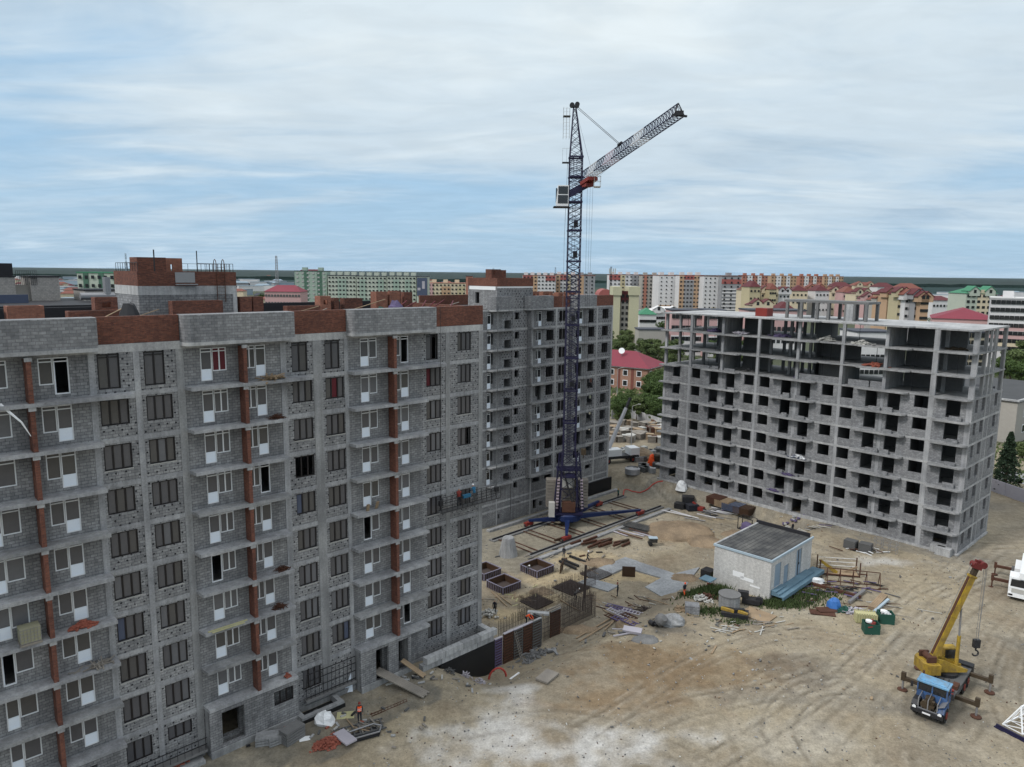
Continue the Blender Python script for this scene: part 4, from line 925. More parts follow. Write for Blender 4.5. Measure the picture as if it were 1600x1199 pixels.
MB().tube((6.0, -1.4, 1.5), (6.0, -1.0, 1.5), 0.5, 16).build('spare_wheel', 'rubber', K)
m = MB()
for k in range(5): m.tube((4.9 - k * 0.25, -1.1 + k * 0.5, 1.5), (3.2, -0.9 + k * 0.4, 1.55), 0.035, 5)
m.build('hydraulic_hoses', 'rubber', K); MB().box(3.4, -1.22, 1.43, 4.6, -0.7, 1.85).build('locker', 'steel_dk', K); MB().box(3.6, 0.75, 1.43, 4.5, 1.2, 1.75).build('locker', 'rust', K)
MB().box(2.6, -1.2, 0.7, 4.4, -0.85, 1.2).build('fuel_tank', 'steel_dk', K); MB().box(2.4, 0.85, 0.75, 4.2, 1.2, 1.2).build('battery_box', 'cloth_grey', K); MB().tube((6.2, -1.05, 1.0), (6.2, -1.05, 3.1), 0.07, 8).build('exhaust_pipe', 'rust', K)
# superstructure, turned square to the chassis
ssx, ssy = 1.95, -0.25; srz = -trz + R(1)
def sbuild(mb, name, mt, par=None, label=None):
    o = mb.build(name, mt, par or K, label)
    if par is None: o.location = (ssx, ssy, 0); o.rotation_euler = (0, 0, srz)
    return o
MB().lathe([(0.95, 1.42), (0.95, 1.7), (0.8, 1.75)], (ssx, ssy), 20).build('turntable', 'steel_dk', K)
sbuild(MB().xprism([(-1.9, 1.8), (1.5, 1.8), (1.6, 2.05), (0.7, 2.35), (-0.6, 2.9), (-1.4, 3.1), (-1.9, 2.6)], -0.55, -0.40).xprism([(-1.9, 1.8), (1.5, 1.8), (1.6, 2.05), (0.7, 2.35), (-0.6, 2.9), (-1.4, 3.1), (-1.9, 2.6)], 0.40, 0.55).box(-1.9, -0.4, 1.8, 1.5, 0.4, 1.95), 'turntable_frame', 'yellow')
sbuild(MB().prism([(-2.1, -1.15), (-1.2, -1.15), (-1.2, 1.15), (-2.1, 1.15), (-2.55, 0.75), (-2.55, -0.75)], 1.85, 2.75), 'counterweight', 'yellow')
w_ = sbuild(MB().tube((-1.75, -0.5, 3.0), (-1.75, 0.5, 3.0), 0.3, 12).box(-2.2, -0.7, 2.76, -1.4, -0.5, 3.3).box(-2.2, 0.5, 2.76, -1.4, 0.7, 3.3), 'winch', 'rust')
oc = sbuild(MB().box(0.1, 0.7, 1.8, 1.35, 1.5, 2.4).box(0.1, 0.7, 2.4, 0.2, 1.5, 3.4).box(0.2, 0.7, 3.3, 1.35, 1.5, 3.4).box(1.25, 0.7, 2.4, 1.35, 0.8, 3.3).box(1.25, 1.4, 2.4, 1.35, 1.5, 3.3), 'operator_cab', 'yellow')
sbuild(MB().box(1.28, 0.8, 2.42, 1.3, 1.4, 3.28).box(0.2, 0.72, 2.42, 1.25, 0.74, 3.28), 'cab_glass', 'glass_dk', oc)
EL = R(70.5); bl = 10.0; foot = (-1.35, 0, 2.85)
def boomp(s_, off=0.0, y=0.0): return (foot[0] + s_ * math.cos(EL) - off * math.sin(EL), y, foot[2] + s_ * math.sin(EL) + off * math.cos(EL))
def bbox(m, s0, s1, h0, h1, w, w2=None):
    i = len(m.v); w2 = w2 or w
    for s_, ww in ((s0, w), (s1, w2)):
        for y, h in ((-ww, h0), (ww, h0), (ww, h1), (-ww, h1)): m.v.append(boomp(s_, h, y))
    m.f += [(i, i + 1, i + 2, i + 3), (i + 7, i + 6, i + 5, i + 4)] + [(i + k, i + 4 + k, i + 4 + (k + 1) % 4, i + (k + 1) % 4) for k in range(4)]
    return m
sbuild(bbox(bbox(bbox(MB(), -0.3, 8.2, -0.25, 0.25, 0.21), 8.15, 8.32, -0.31, 0.31, 0.27), 4.2, 4.32, -0.28, 0.28, 0.24), 'boom', 'yellow')
sbuild(bbox(MB(), 0.4, 8.1, 0.252, 0.29, 0.13), 'boom_top_strip', 'rust', None, 'rusty brown strip along the top of the boom')
sbuild(bbox(MB(), 8.3, 9.0, -0.2, 0.2, 0.18), 'inner_boom', 'yellow_dk')
sbuild(bbox(bbox(MB(), 8.95, 9.75, -0.5, 0.35, 0.1), 9.0, 9.5, -0.3, 0.4, 0.34).tube(boomp(9.5, -0.35, -0.35), boomp(9.5, -0.35, 0.35), 0.3, 14).tube(boomp(9.3, 0.3, -0.3), boomp(9.3, 0.3, 0.3), 0.25, 14), 'boom_head', 'boom_red')
sbuild(MB().tube((0.85, 0, 2.2), tuple(Vector((0.85, 0, 2.2)).lerp(Vector(boomp(5.2, -0.45)), 0.52)), 0.16, 10), 'luffing_cylinder', 'yellow')
sbuild(MB().tube(tuple(Vector((0.85, 0, 2.2)).lerp(Vector(boomp(5.2, -0.45)), 0.5)), boomp(5.2, -0.4), 0.085, 10), 'luffing_rod', 'steel')
hd = boomp(9.5, -0.68)
sbuild(MB().tube((hd[0], -0.12, hd[2]), (hd[0], -0.12, 4.6), 0.02, 4).tube((hd[0], 0.12, hd[2]), (hd[0], 0.12, 4.6), 0.02, 4).tube((hd[0] + 0.2, 0, hd[2]), (hd[0] + 0.1, 0, 4.6), 0.02, 4).tube((-1.75, 0, 3.3), boomp(9.3, 0.55), 0.02, 4), 'hoist_rope', 'steel')
m = MB().box(hd[0] - 0.28, -0.16, 3.9, hd[0] + 0.28, 0.16, 4.65)
hk = [(hd[0] + 0.26 * math.sin(t), 0, 3.35 - 0.26 * math.cos(t)) for t in [math.pi + 0.0 - q * 0.5 for q in range(10)]]
m.tube((hd[0], 0, 3.9), (hd[0], 0, 3.6), 0.07, 6); m.path(hk, 0.075, 6); sbuild(m, 'hook_block', 'steel_dk')

# white truck crane cut by the right edge of the picture
wx, wy = 60.2, 81.2; wrz = math.atan2(-0.80, -0.60)
Wt = empty('truck_crane', (wx, wy, 0), wrz, 'white truck crane half out of view at the right edge, outriggers out', 'truck crane')
MB().box(-5, -0.5, 0.8, 3.3, 0.5, 1.15).build('chassis', 'steel_dk', Wt)
MB().box(-5, -1.25, 1.2, 1.0, 1.25, 1.35).build('deck', 'cloth_grey', Wt)
c_ = MB().xprism([(1.3, 0.75), (3.35, 0.75), (3.4, 1.6), (3.15, 2.75), (1.3, 2.8)], -1.22, 1.22).build('cab', 'white', Wt)
MB().yprism([(-1.05, 1.75), (1.05, 1.75), (1.0, 2.55), (-1.0, 2.55)], 3.22, 3.42).build('windscreen', 'glass_dk', c_); MB().box(1.8, -1.24, 1.75, 2.9, -1.2, 2.5).box(1.8, 1.2, 1.75, 2.9, 1.24, 2.5).build('side_window', 'glass_dk', c_)
MB().box(3.3, -1.2, 0.5, 3.5, 1.2, 0.95).build('bumper', 'white', Wt); MB().box(3.36, -0.9, 1.0, 3.43, 0.9, 1.5).build('grille', 'offwhite', Wt)
for y in (-0.95, 0.95): MB().box(3.5, y - 0.2, 0.65, 3.53, y + 0.2, 0.85).build('headlight', 'glass_dk', Wt)
for x in (2.3, -1.5, -3.0):
    for y in (-1.0, 1.0): wheel(x, y, 0.5, 0.35, Wt)
for x in (0.6, -4.2):
    for sy in (-1, 1):
        o = MB().box(x - 0.15, sy * 0.8, 1.0, x + 0.15, sy * 2.9, 1.3).obox((x, sy * 2.9, 1.25), 0.28, 0.3, 0.7).build('outrigger', 'rust', Wt); MB().tube((x, sy * 2.9, 0.1), (x, sy * 2.9, 1.0), 0.08, 8).lathe([(0.35, 0.02), (0.35, 0.09), (0.1, 0.16)], (x, sy * 2.9), 10).build('jack', 'rust', o)
MB().box(-4.5, -0.9, 1.36, -1.0, 0.9, 2.4).build('turntable_house', 'white', Wt)
MB().obox((-1.0, 0, 2.9), 9.5, 0.6, 0.7, 0, 0, -0.06).build('boom', 'white', Wt)

# white lattice jib section lying at the lower right
p = at(1566, 1138); q = at(1640, 1120 - 12)
Lt = empty('crane_jib_section', (p[0], p[1], 0), R(28), 'white lattice crane section lying on the ground in the lower right corner', 'crane section')
m = MB(); Wd = 1.5; Ht = 1.7; n = 8; ln = 9.0
for y in (-Wd, 0): m.tube((0, y, 0.35), (ln, y, 0.35), 0.07, 5)
m.tube((0.9, -Wd / 2, 0.35 + Ht), (ln, -Wd / 2, 0.35 + Ht), 0.09, 5).tube((0, -Wd, .35), (0.9, -Wd / 2, .35 + Ht), 0.06, 5).tube((0, 0, .35), (0.9, -Wd / 2, .35 + Ht), 0.06, 5)
for k in range(n):
    x0, x1 = ln * k / n, ln * (k + 1) / n; xm = max(0.9, (x0 + x1) / 2)
    for a_, b_ in (((x0, 0, .35), (xm, -Wd / 2, .35 + Ht)), ((xm, -Wd / 2, .35 + Ht), (x1, 0, .35)), ((x0, -Wd, .35), (xm, -Wd / 2, .35 + Ht)), ((xm, -Wd / 2, .35 + Ht), (x1, -Wd, .35)), ((x0, 0, .35), (x1, -Wd, .35)), ((x0, -Wd, .35), (x0, 0, .35))): m.tube(a_, b_, 0.035, 4)
m.build('lattice', 'white', Lt); MB().box(-0.5, -2.0, 0.0, 0.1, 0.4, 0.12).box(-0.4, -1.9, 0.12, -0.3, 0.3, 0.35).build('support_frame', 'crane_blue', Lt)
# ------------------------------------------------------------------ people
def make_person(name_label, loc, face, pose='stand', top='cloth_dk', legs='cloth_dk', helmet='white', vest=None, arms='down', group=None):
    """one continuous skinned body; face = yaw of the look direction (0 = +Y)"""
    V = []; E_ = []; Rr = []
    def add(p, r, par=None):
        V.append(Vector(p)); Rr.append(r)
        if par is not None: E_.append((par, len(V) - 1))
        return len(V) - 1
    lean = {'stand': 0.03, 'walk': 0.06, 'bend': 0.95, 'lean': 0.35}[pose]
    hip = 0.93 if pose != 'bend' else 0.88
    def T(y, z):      # torso point rotated forwards about the hip
        return (y * math.cos(lean) + z * math.sin(lean), hip + z * math.cos(lean) - y * math.sin(lean))
    pel = add((0, 0, hip), 0.135)
    y, z = T(0, 0.24); b1 = add((0, y, z), 0.125, pel)
    y, z = T(0, 0.46); b2 = add((0, y, z), 0.15, b1)
    y, z = T(0.01, 0.58); nk = add((0, y, z), 0.058, b2)
    y, z = T(0.03, 0.66); hd = add((0, y, z), 0.085, nk)
    y, z = T(0.035, 0.76); ht = add((0, y, z), 0.088, hd)
    head = Vector((0, y, z))
    hands = []
    for s_ in (-1, 1):
        y, z = T(0, 0.49); sh = add((s_ * 0.19, y, z), 0.062, b2)
        if arms == 'down': el = (s_ * 0.25, y - 0.02, z - 0.29); wr = (s_ * 0.25, y + 0.08, z - 0.54)
        elif arms == 'front': el = (s_ * 0.24, y + 0.12, z - 0.24); wr = (s_ * 0.14, y + 0.36, z - 0.22)
        elif arms == 'reach': el = (s_ * 0.20, y + 0.22, z - 0.20); wr = (s_ * 0.12, y + 0.42, z - 0.38)
        elif arms == 'swing': el = (s_ * 0.25, y + s_ * 0.12, z - 0.27); wr = (s_ * 0.24, y + s_ * 0.26 + 0.06, z - 0.48)
        else: el = (s_ * 0.36, y + 0.02, z - 0.22); wr = (s_ * 0.26, y + 0.22, z - 0.36)
        e_ = add(el, 0.046, sh); w = add(wr, 0.031, e_)
        d = (Vector(wr) - Vector(el)).normalized(); h_ = add(Vector(wr) + d * 0.08, 0.034, w); hands.append((Vector(wr) + d * 0.08, d, s_))
        st = {'stand': (0.03, 0.0), 'walk': (0.20, -0.10), 'bend': (0.08, 0.04), 'lean': (0.05, 0.0)}[pose][0] * s_
        th = add((s_ * 0.095, 0, hip - 0.07), 0.098, pel)
        kn = add((s_ * 0.11, st * 0.9 + (0.10 if pose == 'bend' else 0.03), 0.48), 0.066, th)
        an = add((s_ * 0.115, st - (0.06 if pose == 'walk' and s_ < 0 else 0), 0.09), 0.044, kn)
        add((s_ * 0.125, st + 0.17, 0.045), 0.04, an)
    me = bpy.data.meshes.new('person_body'); me.from_pydata([tuple(v) for v in V], E_, []); me.update()
    o = bpy.data.objects.new('tmp', me); C.objects.link(o)
    md = o.modifiers.new('skin', 'SKIN'); md.use_smooth_shade = True
    for i, r in enumerate(Rr): me.skin_vertices[0].data[i].radius = (r, r * (0.8 if i in (1, 2) else 1))
    me.skin_vertices[0].data[0].use_root = True
    o.modifiers.new('sub', 'SUBSURF').levels = 1; o.modifiers['sub'].render_levels = 1
    dg = bpy.context.evaluated_depsgraph_get(); ev = bpy.data.meshes.new_from_object(o.evaluated_get(dg)); bpy.data.objects.remove(o)
    ev.name = 'person_body'
    bm = bmesh.new(); bm.from_mesh(ev)
    for wpos, d, s_ in hands:                # five fingers on each hand
        sd = Vector((0, 0, 1)).cross(d).normalized(); pd = d.cross(sd)
        for f in range(5):
            L_ = (0.055, 0.075, 0.082, 0.076, 0.06)[f]; q = wpos + sd * (f - 2) * 0.017 * s_ + d * 0.01; dd = (d + (sd * s_ * -0.9 if f == 0 else sd * 0)) .normalized()
            prev = None
            for t_, bend in ((0, 0), (0.55, 0.15), (1.0, 0.5)):
                c = q + dd * L_ * t_ - pd * L_ * bend * 0.5; r = 0.009 - 0.002 * t_
                ring = [bm.verts.new(c + sd * r * math.cos(a) + pd * r * math.sin(a)) for a in (0, 2.1, 4.2)]
                if prev:
                    for k in range(3): bm.faces.new((prev[k], prev[(k + 1) % 3], ring[(k + 1) % 3], ring[k]))
                prev = ring
            bm.faces.new(prev)
    # nose and ears
    for c, r in ((head + Vector((0, 0.098, -0.055)), 0.014), (head + Vector((-0.088, 0.0, -0.05)), 0.018), (head + Vector((0.088, 0, -0.05)), 0.018)):
        bmesh.ops.create_icosphere(bm, subdivisions=1, radius=r, matrix=Matrix.Translation(c))
    bm.to_mesh(ev); bm.free()
    ev.materials.clear()
    for k in (top, legs, 'skin', 'rubber'): ev.materials.append(MT[k])
    yn, zn = T(0, 0.55); hp = [h[0] for h in hands]
    for p in ev.polygons:
        c = p.center; mi = 0
        if c.z < 0.13: mi = 3
        elif c.z < hip + 0.02 and abs(c.x) < 0.21 and c.y < 0.28 and min((c - h).length for h in hp) > 0.12: mi = 1
        if (c - head).length < 0.15: mi = 2
        if min((c - h).length for h in hp) < 0.095: mi = 2
        p.material_index = mi; p.use_smooth = True
    ob = bpy.data.objects.new('person', ev); C.objects.link(ob); ob.location = loc; ob.rotation_euler = (0, 0, face); tag(ob, name_label, 'person', group)
    hm = MB()
    if helmet:
        hm.lathe([(0.125, 0.0), (0.108, 0.01), (0.105, 0.05), (0.085, 0.10), (0.045, 0.13), (0.01, 0.138)], (0, 0), 12); h = hm.build('helmet', helmet, ob, smooth=True); h.location = head + Vector((0, 0, 0.0)); h.rotation_euler = (-lean * 0.6, 0, 0)
    e_ = MB()
    for s_ in (-0.033, 0.033): e_.obox((s_, 0.093, -0.03), 0.022, 0.012, 0.012)
    e_.obox((0, 0.093, -0.09), 0.045, 0.01, 0.01); e_.build('eyes_and_mouth', 'cloth_dk', ob, loc=head)
    if vest:
        m = MB(); n = 14; pr = []
        for z_, rx, ry in ((0.08, 0.165, 0.135), (0.22, 0.165, 0.135), (0.36, 0.185, 0.15), (0.46, 0.2, 0.155), (0.535, 0.15, 0.12)):
            ring = []
            for k in range(n):
                a = 2 * math.pi * k / n; yy, zz_ = T(ry * math.sin(a), z_); ring.append((rx * math.cos(a), yy, zz_))
            pr.append(ring)
        i0 = len(m.v)
        for r_ in pr: m.v += r_
        for j in range(4):
            for k in range(n): a = i0 + j * n + k; b = i0 + j * n + (k + 1) % n; m.f.append((a, b, b + n, a + n))
        vo = m.build('safety_vest', vest, ob, smooth=True)
        m = MB()
        for z_ in (0.16, 0.30):
            pts = []
            for k in range(n + 1):
                a = 2 * math.pi * k / n; rx, ry = (0.172, 0.142) if z_ < 0.2 else (0.185, 0.151); yy, zz_ = T(ry * math.sin(a), z_); pts.append((rx * math.cos(a), yy, zz_))
            for a, b in zip(pts, pts[1:]): m.poly([a, b, (b[0], b[1], b[2] + 0.045), (a[0], a[1], a[2] + 0.045)])
        m.build('reflective_band', 'white', vo)
    return ob
make_person('person in orange vest and red helmet standing beside the brick pile', at(562, 1129), R(200), 'stand', 'cloth_dk', 'cloth_dk', 'red_paint', 'orange', 'down')
make_person('person in dark clothes and white helmet walking past the foundation pads', at(918, 880), R(-100), 'walk', 'cloth_dk', 'cloth_dk', 'white', None, 'swing')
make_person('person in dark clothes standing beside the outer crane rail', at(881, 873), R(150), 'stand', 'cloth_dk', 'cloth_grey', 'yellow_dk', None, 'down')
make_person('person with red helmet standing at the end of the upright rebar', at(965, 932), R(70), 'stand', 'cloth_dk', 'cloth_dk', 'red_paint', None, 'down')
make_person('person in red trousers and dark jacket striding towards the white shed', at(1069, 933), R(200), 'walk', 'cloth_dk', 'orange', 'orange', None, 'swing')
make_person('person in black seen behind the far roof edge of the white shed', at(1238, 834), R(30), 'stand', 'cloth_dk', 'cloth_dk', None, None, 'down')
make_person('person in grey crouching over the edge of the square formwork near the rails', at(823, 896), R(-150), 'bend', 'cloth_grey', 'cloth_dk', 'white', None, 'reach')
make_person('person in black standing on the sand behind the tall formwork', at(773, 960), R(160), 'stand', 'cloth_dk', 'cloth_dk', None, None, 'down')
make_person('person stooping among the upright rebar over a foundation pad', at(898, 938), R(-60), 'bend', 'cloth_grey', 'cloth_dk', 'white', None, 'reach')
make_person('person in pale green jacket by the end of the red hose', at(966, 779), R(120), 'stand', 'green_paint', 'cloth_dk', 'yellow', None, 'front')
make_person('person in blue jacket and white helmet working in the hanging cradle', to_world('L', 1.15, 1.15, 15.62 - 0.6), R(40), 'lean', 'cloth_blue', 'cloth_grey', 'white', None, 'front')
make_person('person in red jacket working in the hanging cradle beside the column', to_world('L', -0.75, 1.15, 15.62 - 0.6), R(10), 'stand', 'red_paint', 'cloth_dk', None, None, 'reach')
# ------------------------------------------------------------------ white shed
SH = empty('shed', (29.45, 78.1, -0.1), R(45), 'white brick shed with black felt roof and pale blue trim in the yard', 'shed')
# local x runs along the blue side (10.9 m), y along the plain side (7.1 m)
ops = [(1.0, 2.6, 0.0 + 1.3, 4.1), (3.4, 4.6, 1.0, 3.3), (6.6, 8.1, 1.0, 4.3)]
MB().wall(0, 10.9, 0, 4.75, ops, 0, 0.35).build('wall', 'brick_white', SH, 'side wall with the pale blue doors')
MB().wall(0.351, 7.1, 0, 4.75, [], 0.0, 0.35, 'y').build('wall', 'brick_white', SH, 'plain brick end wall'); MB().box(10.55, 0.351, 0, 10.9, 7.1, 4.75).build('wall', 'brick_white', SH); MB().box(0.351, 6.75, 0, 10.549, 7.1, 4.75).build('wall', 'brick_white', SH)
MB().box(0.02, 0.02, 4.75, 10.88, 7.08, 4.86).build('roof', 'roof_sheet', SH)
m = MB()
for k in range(12): m.box(0.2, 0.3 + 0.56 * k, 4.862, 10.6, 0.3 + 0.56 * k + 0.05, 4.868)
m.build('felt_seams', 'membrane', SH)
MB().box(-0.12, -0.14, 4.72, 11.02, 0.02, 4.98).build('roof_trim', 'trimb', SH) if 'trimb' in MT else None
MB().box(-0.14, 0.02, 4.72, 0.02, 7.2, 4.98).build('roof_trim', 'trimb', SH); MB().box(10.75, 0.3, 4.86, 11.0, 7.2, 5.28).build('roof_upstand', 'membrane', SH); MB().box(0.02, 6.95, 4.861, 10.749, 7.2, 4.98).build('roof_trim', 'concrete_lt', SH)
for u0, u1, z0, z1 in ops[:2]: MB().box(u0, 0.08, z0, u1, 0.14, z1).build('shutter', 'door_blue', SH)
o = MB().box(6.6, 0.1, 1.0, 8.1, 0.16, 4.3).build('door', 'door_blue', SH); MB().box(7.3, 0.05, 1.0, 7.4, 0.1, 4.3).box(7.55, 0.02, 2.3, 7.6, 0.1, 2.6).build('handle', 'steel_dk', o)
MB().box(0.3, -1.5, 0.78, 11.6, -0.005, 0.92).box(0.3, -1.5, 0.5, 11.6, -1.4, 0.78).build('loading_deck', 'deck_blue', SH)
MB().box(0.3, -1.0, 0.92, 9.6, -0.005, 1.12).box(0.3, -0.6, 1.12, 2.9, -0.005, 1.3).build('step', 'deck_blue', SH)
m = MB()
for k in range(9): m.box(0.5 + k * 1.4, -1.75, 0, 0.62 + k * 1.4, -1.63, 0.5)
m.build('deck_legs', 'steel_dk', SH)
# pale plaster patches on the end wall
MB().box(-0.012, 2.0, 1.6, 0.0, 3.6, 2.0).box(-0.012, 1.2, 1.15, 0.0, 2.4, 1.35).box(-0.012, 3.2, 1.75, 0.0, 4.6, 2.4).build('plaster_patch', 'white', SH)

# ------------------------------------------------------------------ foundation pit: square forms, pads, upright rebar, tall formwork
th = FR['L'][0]
def form_box(px, py, s, h, label, rz=th):
    x, y, z = at(px, py); t = empty('square_formwork', (x, y, z), rz, label, 'formwork', 'square foundation forms')
    for k, (ax, cx, cy) in enumerate((('x', 0, -s / 2), ('x', 0, s / 2), ('y', -s / 2, 0), ('y', s / 2, 0))):
        m = MB()
        if ax == 'x': m.box(-s / 2, cy - 0.04, 0, s / 2, cy + 0.04, h)
        else: m.box(cx - 0.04, -s / 2 + 0.041, 0, cx + 0.04, s / 2 - 0.041, h)
        side = m.build('side_board', 'plywood', t); m = MB(); n = 9; o_ = 1 if (cy + cx) > 0 else -1
        for q in range(n + 1):
            a = -s / 2 + s * q / n
            if ax == 'x': m.box(a - 0.02, cy + o_ * 0.04, 0, a + 0.02, cy + o_ * 0.14, h)
            else: m.box(cx + o_ * 0.04, a - 0.03, 0, cx + o_ * 0.14, a + 0.03, h)
        if ax == 'x': m.box(-s / 2 - 0.1, cy + o_ * 0.041, h, s / 2 + 0.1, cy + o_ * 0.15, h + 0.07)
        else: m.box(cx + o_ * 0.041, -s / 2, h, cx + o_ * 0.15, s / 2, h + 0.07)
        m.build('ribs', 'rib', side)
    MB().box(-s / 2 + 0.05, -s / 2 + 0.05, 0.0, s / 2 - 0.05, s / 2 - 0.05, 0.12).build('rebar_mat', 'rebar', t)
form_box(787, 919, 2.9, 0.95, 'square open form nearest the tall formwork, lavender ribs outside')
form_box(839, 893, 3.0, 0.9, 'square open form with a person bending at its corner')
form_box(758, 898, 2.8, 0.9, 'square open form half hidden behind the left building')
for px, py, w, h, rz, lab in ((877, 893, 1.5, 1.25, th + 0.5, 'dark plywood panel standing beside the square form with the bending person'), (982, 901, 1.7, 1.4, th - 0.5 - math.pi / 2 + 1.2, 'dark plywood panel standing in the sandy square of the concrete blinding')):
    x, y, z = at(px, py); o = MB().box(-w / 2, -0.06, 0, w / 2, 0.06, h).build('plywood_panel', 'plywood'); o.location = (x, y, z); o.rotation_euler = (0.08, 0, rz); tag(o, lab, 'panel')
def quad_sheet(name, pts, dz, mt, label, cat, hole=None):
    m = MB(); P = [at(x, y) for x, y in pts]; z = max(p[2] for p in P) + dz
    m.prism([(p[0], p[1]) for p in P][::1], z - 0.3, z); o = m.build(name, mt); return tag(o, label, cat)
# concrete blinding, a ring of four strips round a sandy square
cs_ = empty('concrete_blinding', (16.0, 92.0, PIT), 0, 'flat grey concrete blinding slab around a sandy square hole', 'concrete slab')
for k, q in enumerate(([(912, 899), (977, 872), (998, 879), (934, 908)], [(976, 872.5), (1064, 901), (1038, 906), (958, 882)], [(1036, 903), (1093, 888), (1052, 934), (1008, 919)], [(920, 905), (966, 917), (950, 926), (902, 912)])):
    c4 = [at(*p) for p in q]; MB().prism([(p[0] - 16.0, p[1] - 92.0) for p in c4][::-1], -0.2, 0.16 + 0.005 * k).build('slab_strip', 'slabgrey', cs_)
# dark rebar mats on the pads
for i, (px, py, s_, lab) in enumerate(((838, 941, 2.9, 'dark rebar mat on a pad just behind the tall formwork'), (893, 919, 3.4, 'dark rebar mat on the pad in the middle of the upright rods'), (931, 898, 3.0, 'dark rebar mat on the pad nearest the grey blinding slab'))):
    x, y, z = at(px, py); m = MB().box(-s_ / 2, -s_ / 2, -0.2, s_ / 2, s_ / 2, 0.1); n = 14
    for q in range(n): a = -s_ / 2 + 0.1 + (s_ - 0.2) * q / (n - 1); m.tube((a, -s_ / 2, 0.22), (a, s_ / 2, 0.22), 0.02, 3).tube((-s_ / 2, a, 0.25), (s_ / 2, a, 0.25), 0.02, 3)
    for q in range(n):
        for r_ in (-1, 1): a = -s_ / 2 + 0.1 + (s_ - 0.2) * q / (n - 1); m.tube((a, r_ * s_ / 2.1, 0), (a, r_ * s_ / 2.1, 0.8), 0.015, 3)
    o = m.build('rebar_mat', 'rebar'); o.location = (x, y, z); o.rotation_euler = (0, 0, th); tag(o, lab, 'rebar mat', 'rebar mats on the foundation pads')
def L2(u, v, z): return to_world('L', u, v, z)
def rods(u0, u1, v, z0, h, step, lab, dz=0.0, axis='u', v1=None):
    m = MB(); n = int(abs((u1 - u0) if axis == 'u' else (v1 - v)) / step)
    rg = random.Random(int(u0 * 10) + n)
    for q in range(n + 1):
        t = q / max(n, 1); uu, vv = (u0 + (u1 - u0) * t, v) if axis == 'u' else (u0, v + (v1 - v) * t)
        p = L2(uu, vv, z0); hh = h * rg.uniform(0.93, 1.05); m.tube(p, (p[0] + rg.uniform(-.03, .03), p[1] + rg.uniform(-.03, .03), z0 + hh), 0.03, 3)
    for k in range(1, 5):
        a = L2(u0, v, z0 + h * k / 6); b = L2(u1 if axis == 'u' else u0, v if axis == 'u' else v1, z0 + h * k / 6); m.tube(a, b, 0.018, 3)
    return tag(m.build('rebar_cage', 'rebar'), lab, 'rebar', 'rows of upright rebar in the pit')
rods(11.0, 19.6, 1.0, PIT, 3.1, 0.2, 'front row of upright rebar running on from the tall formwork')
rods(11.0, 19.6, 0.4, PIT, 3.1, 0.2, 'second row of upright rebar close behind the front row')
rods(6.5, 12.5, -1.2, PIT, 3.2, 0.22, 'row of upright rebar rising just behind the tall formwork')
rods(12.2, 19.6, -4.2, PIT, 3.0, 0.22, 'row of upright rebar beyond the middle rebar mat')
rods(19.6, 26.0, -4.4, PIT, 2.8, 0.25, 'row of upright rebar beside the pad nearest the grey slab')
rods(19.7, 19.7, 0.8, PIT, 3.0, 0.22, 'short row of upright rebar closing the right end of the pit', axis='v', v1=-4.0)
rods(3.4, 6.0, -2.2, PIT, 2.6, 0.22, 'short row of upright rebar against the end of the left building')
p = L2(22.3, -3.0, 0); o = MB().tube((0, 0, PIT), (0.05, 0, 1.6), 0.16, 6).build('column_cage', 'rebar'); o.location = (p[0], p[1], 0); tag(o, 'dark upright column cage standing above the rods', 'column cage')
# tall formwork
for k, (u0, w, v, mt, lab) in enumerate(((3.6, 1.05, 1.35, 'purple', 'blue-grey ribbed formwork panel touching the concrete block ledge'), (4.75, 1.3, 1.45, 'plywood', 'brown ribbed formwork panel, second from the block ledge'), (6.1, 1.3, 1.5, 'plywood', 'brown ribbed formwork panel behind the leaning ladder'), (7.45, 1.3, 1.5, 'plywood', 'brown ribbed formwork panel, third from the corner'), (8.8, 1.3, 1.5, 'plywood', 'brown ribbed formwork panel, last before the corner'), (12.1, 1.6, 0.9, 'plywood', 'dark formwork panel right of the formwork corner'))):
    x, y, z = L2(u0, v, PIT - 0.1); t = empty('formwork_panel', (x, y, z), th, lab, 'formwork', 'tall wall formwork panels'); h = 3.1 + (0.25 if 0 < k < 5 else 0)
    MB().box(0, 0, 0, w - 0.04, 0.05, h).build('sheet', 'plywood', t); m = MB()
    for q in range(11): m.box(0, -0.11, 0.1 + q * h / 11, w - 0.04, 0, 0.2 + q * h / 11)
    for q in (0.0, w - 0.12): m.box(q, -0.13, 0, q + 0.07, -0.11, h)
    m.build('ribs', {'purple': 'purple', 'plywood': 'rust' if k % 2 else 'cloth_grey'}[mt], t); MB().box(-0.02, -0.16, h, w, 0.1, h + 0.08).build('top_rail', 'lavender' if k < 4 else 'concrete', t)
x, y, z = L2(10.2, 1.5, PIT); t = empty('formwork_panel', (x, y, z), th - math.pi / 2 + 0.05, 'narrow ribbed formwork panel at the corner turning into the pit', 'formwork', 'tall wall formwork panels')
m = MB().box(-1.8, -0.05, 0, 0, 0.05, 3.35)
for q in range(13): m.box(-1.8, -0.16, 0.1 + q * 0.25, 0, -0.05, 0.18 + q * 0.25)
m.build('ribs', 'cloth_grey', t)
p = L2(10.6, 0.6, 0.6); o = MB().obox((0, 0, 0), 2.3, 0.55, 0.22, th - 0.9).build('concrete_beam', 'concrete_lt'); o.location = p; tag(o, 'pale concrete beam lying across the formwork corner', 'beam')
p = L2(11.9, 1.2, 0.62); o = MB().obox((0, 0, 0), 3.2, 0.12, 0.12, th).obox((0, 0.5, 0), 3.2, 0.1, 0.1, th).build('walkway_rail', 'wood_grey'); o.location = p; tag(o, 'pair of grey timber rails on top of the dark formwork panel', 'rails')
